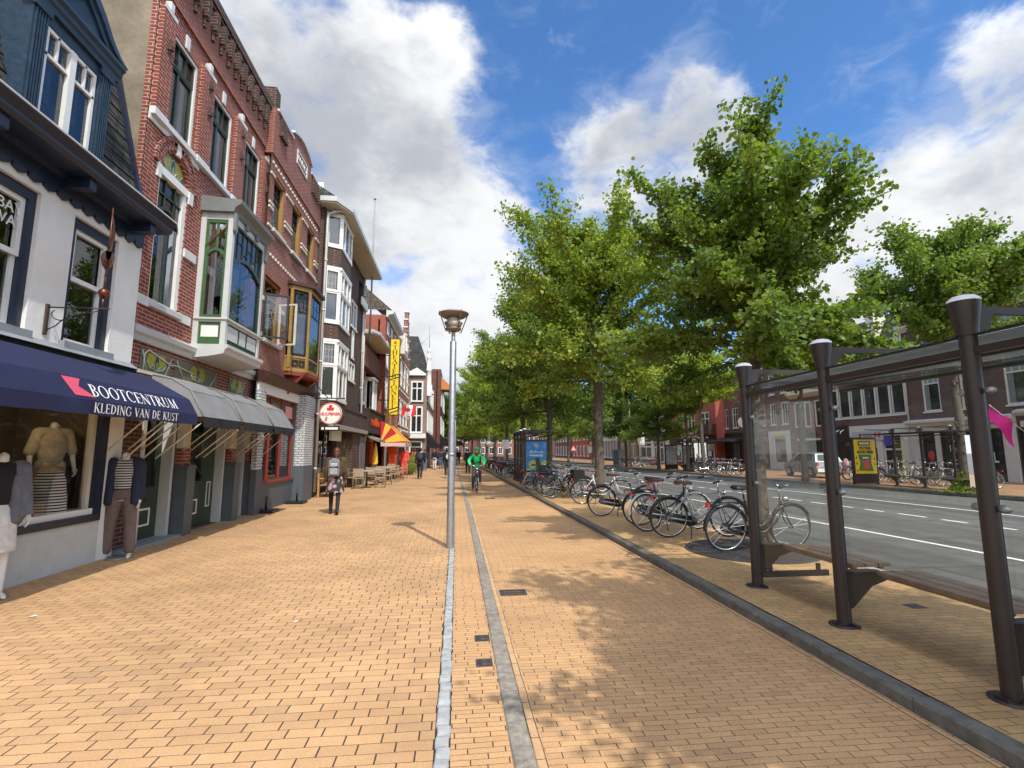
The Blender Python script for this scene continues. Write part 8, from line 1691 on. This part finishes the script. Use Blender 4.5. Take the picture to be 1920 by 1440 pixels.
for u, v, lb in ((498, 961, 'low black parasol base on the paving below the last grey awning'), (556, 944, 'low black parasol base against the tiled pillar')):
    x, y = onZ(u, v); t = thing('parasol_base', lb, 'parasol base', (x, y, 0)); q = MB(); q.box(-.26,-.26,0,.26,.26,.07); q.build('slab', M['black'], t); q = MB(); q.tube([(0,0,.07),(0,0,.42)], .03, 8); q.build('tube', M['black'], t)
t = thing('wooden_bench', 'plain wooden bench with armrests beside the tiled pillar', 'bench', (-4.72, 18.95, 0), R(90)); q = MB(); 
for k in range(4): q.box(-.6,-.45+k*.105,.42,.6,-.355+k*.105,.45)
q.box(-.6,-.46,.36,.6,-.43,.42); q.build('seat', mat('pine_wood', (.42,.22,.09), .6, .2), t); q = MB(); q.box(-.6,-.02,.5,.6,.02,.85); q.build('backrest', M['wood'], t)
for s in (-1, 1):
    q = MB(); q.box(s*.58-.03,-.46,0,s*.58+.03,-.40,.64); q.box(s*.58-.03,-.02,0,s*.58+.03,.04,.85); q.box(s*.58-.035,-.48,.64,s*.58+.035,.03,.68); q.build('armrest', bpy.data.materials['pine_wood'], t)
x, y = onZ(648, 917); t = thing('potted_plant', 'tall dry feathery shrub in a grey square pot by the brick flats', 'plant', (x-.35, y+.2, 0)); q = MB(); q.prism([(-.2,-.2),(.2,-.2),(.2,.2),(-.2,.2)], 0, .42, 0, 'z'); q.build('pot', M['greybl'], t); q = MB(); rg = random.Random(3)
for k in range(420):
    a = rg.uniform(0,6.28); l = rg.uniform(.7,1.9); s = rg.uniform(.1,.42); b = Vector((rg.uniform(-.12,.12), rg.uniform(-.12,.12), .4)); e = b+Vector((math.cos(a)*s, math.sin(a)*s, l)); m_ = b.lerp(e,.55)+Vector((rg.uniform(-.05,.05),)*3); wv = Vector((-math.sin(a), math.cos(a), .3))*.012
    q.poly([b-wv*.4, b+wv*.4, m_+wv, e, m_-wv])
q.build('foliage', mat('dry_foliage', (.20,.16,.09), .8, .4, 9), t)
x, y = onZ(775, 886); t = thing('box_bush', 'round clipped green bush at the end of the terrace', 'plant', (-3.2, 35.5, 0)); nr = np.random.default_rng(5); q = MB()
for k in range(2600):
    d = nr.normal(0,1,3); d /= np.linalg.norm(d); p = Vector(d*np.array([.50,.50,.62])*nr.uniform(.82,1.06))+Vector((0,0,.68)); a = Vector(nr.normal(0,1,3)).normalized()*.045; b = a.cross(Vector(d)).normalized()*.035; q.poly([p-a, p+b, p+a, p-b])
q.build('foliage', M['leafl'], t); q = MB(); q.lathe([(.22,0),(.28,.3),(.1,.32)], n=14); q.build('pot', M['greybl'], t)
for u, v, r_ in ((62,1157,.035),(555,1167,.02)):
    x, y = onZ(u, v, 0 if u < 900 else -.03); q = MB(); q.poly([(-r_,-r_*.5,.004),(r_*.7,-r_*.6,.012),(r_,r_*.5,.004),(0,r_*.6,.016),(-r_*.8,r_*.3,.008)]); o = q.build('paper_scrap', M['white'], loc=(x, y, 0 if u < 900 else -.028)); tag(o, 'white paper scrap, '+{62:'the largest, near the left edge of the paving',555:'tiny, in the middle of the paving',243:'tiny, near the shade by the shops',1320:'tiny, by the platform kerb'}[u], 'litter')
# weeds round the foot of the tree at the right edge
nr = np.random.default_rng(8); q = MB()
for k in range(1500):
    a = nr.uniform(0,6.28); r_ = abs(nr.normal(0,.32))+.15; p = Vector((math.cos(a)*r_, math.sin(a)*r_, max(.02, 1.1-r_*1.8)*nr.uniform(0,1))); a_ = Vector(nr.normal(0,1,3)).normalized()*.06; b_ = Vector(nr.normal(0,1,3)).normalized()*.04; q.poly([p-a_, p+b_, p+a_, p-b_])
tag(q.build('weeds', M['leafy'], loc=(19.75, 17.9, .05)), None, None, kind='stuff')
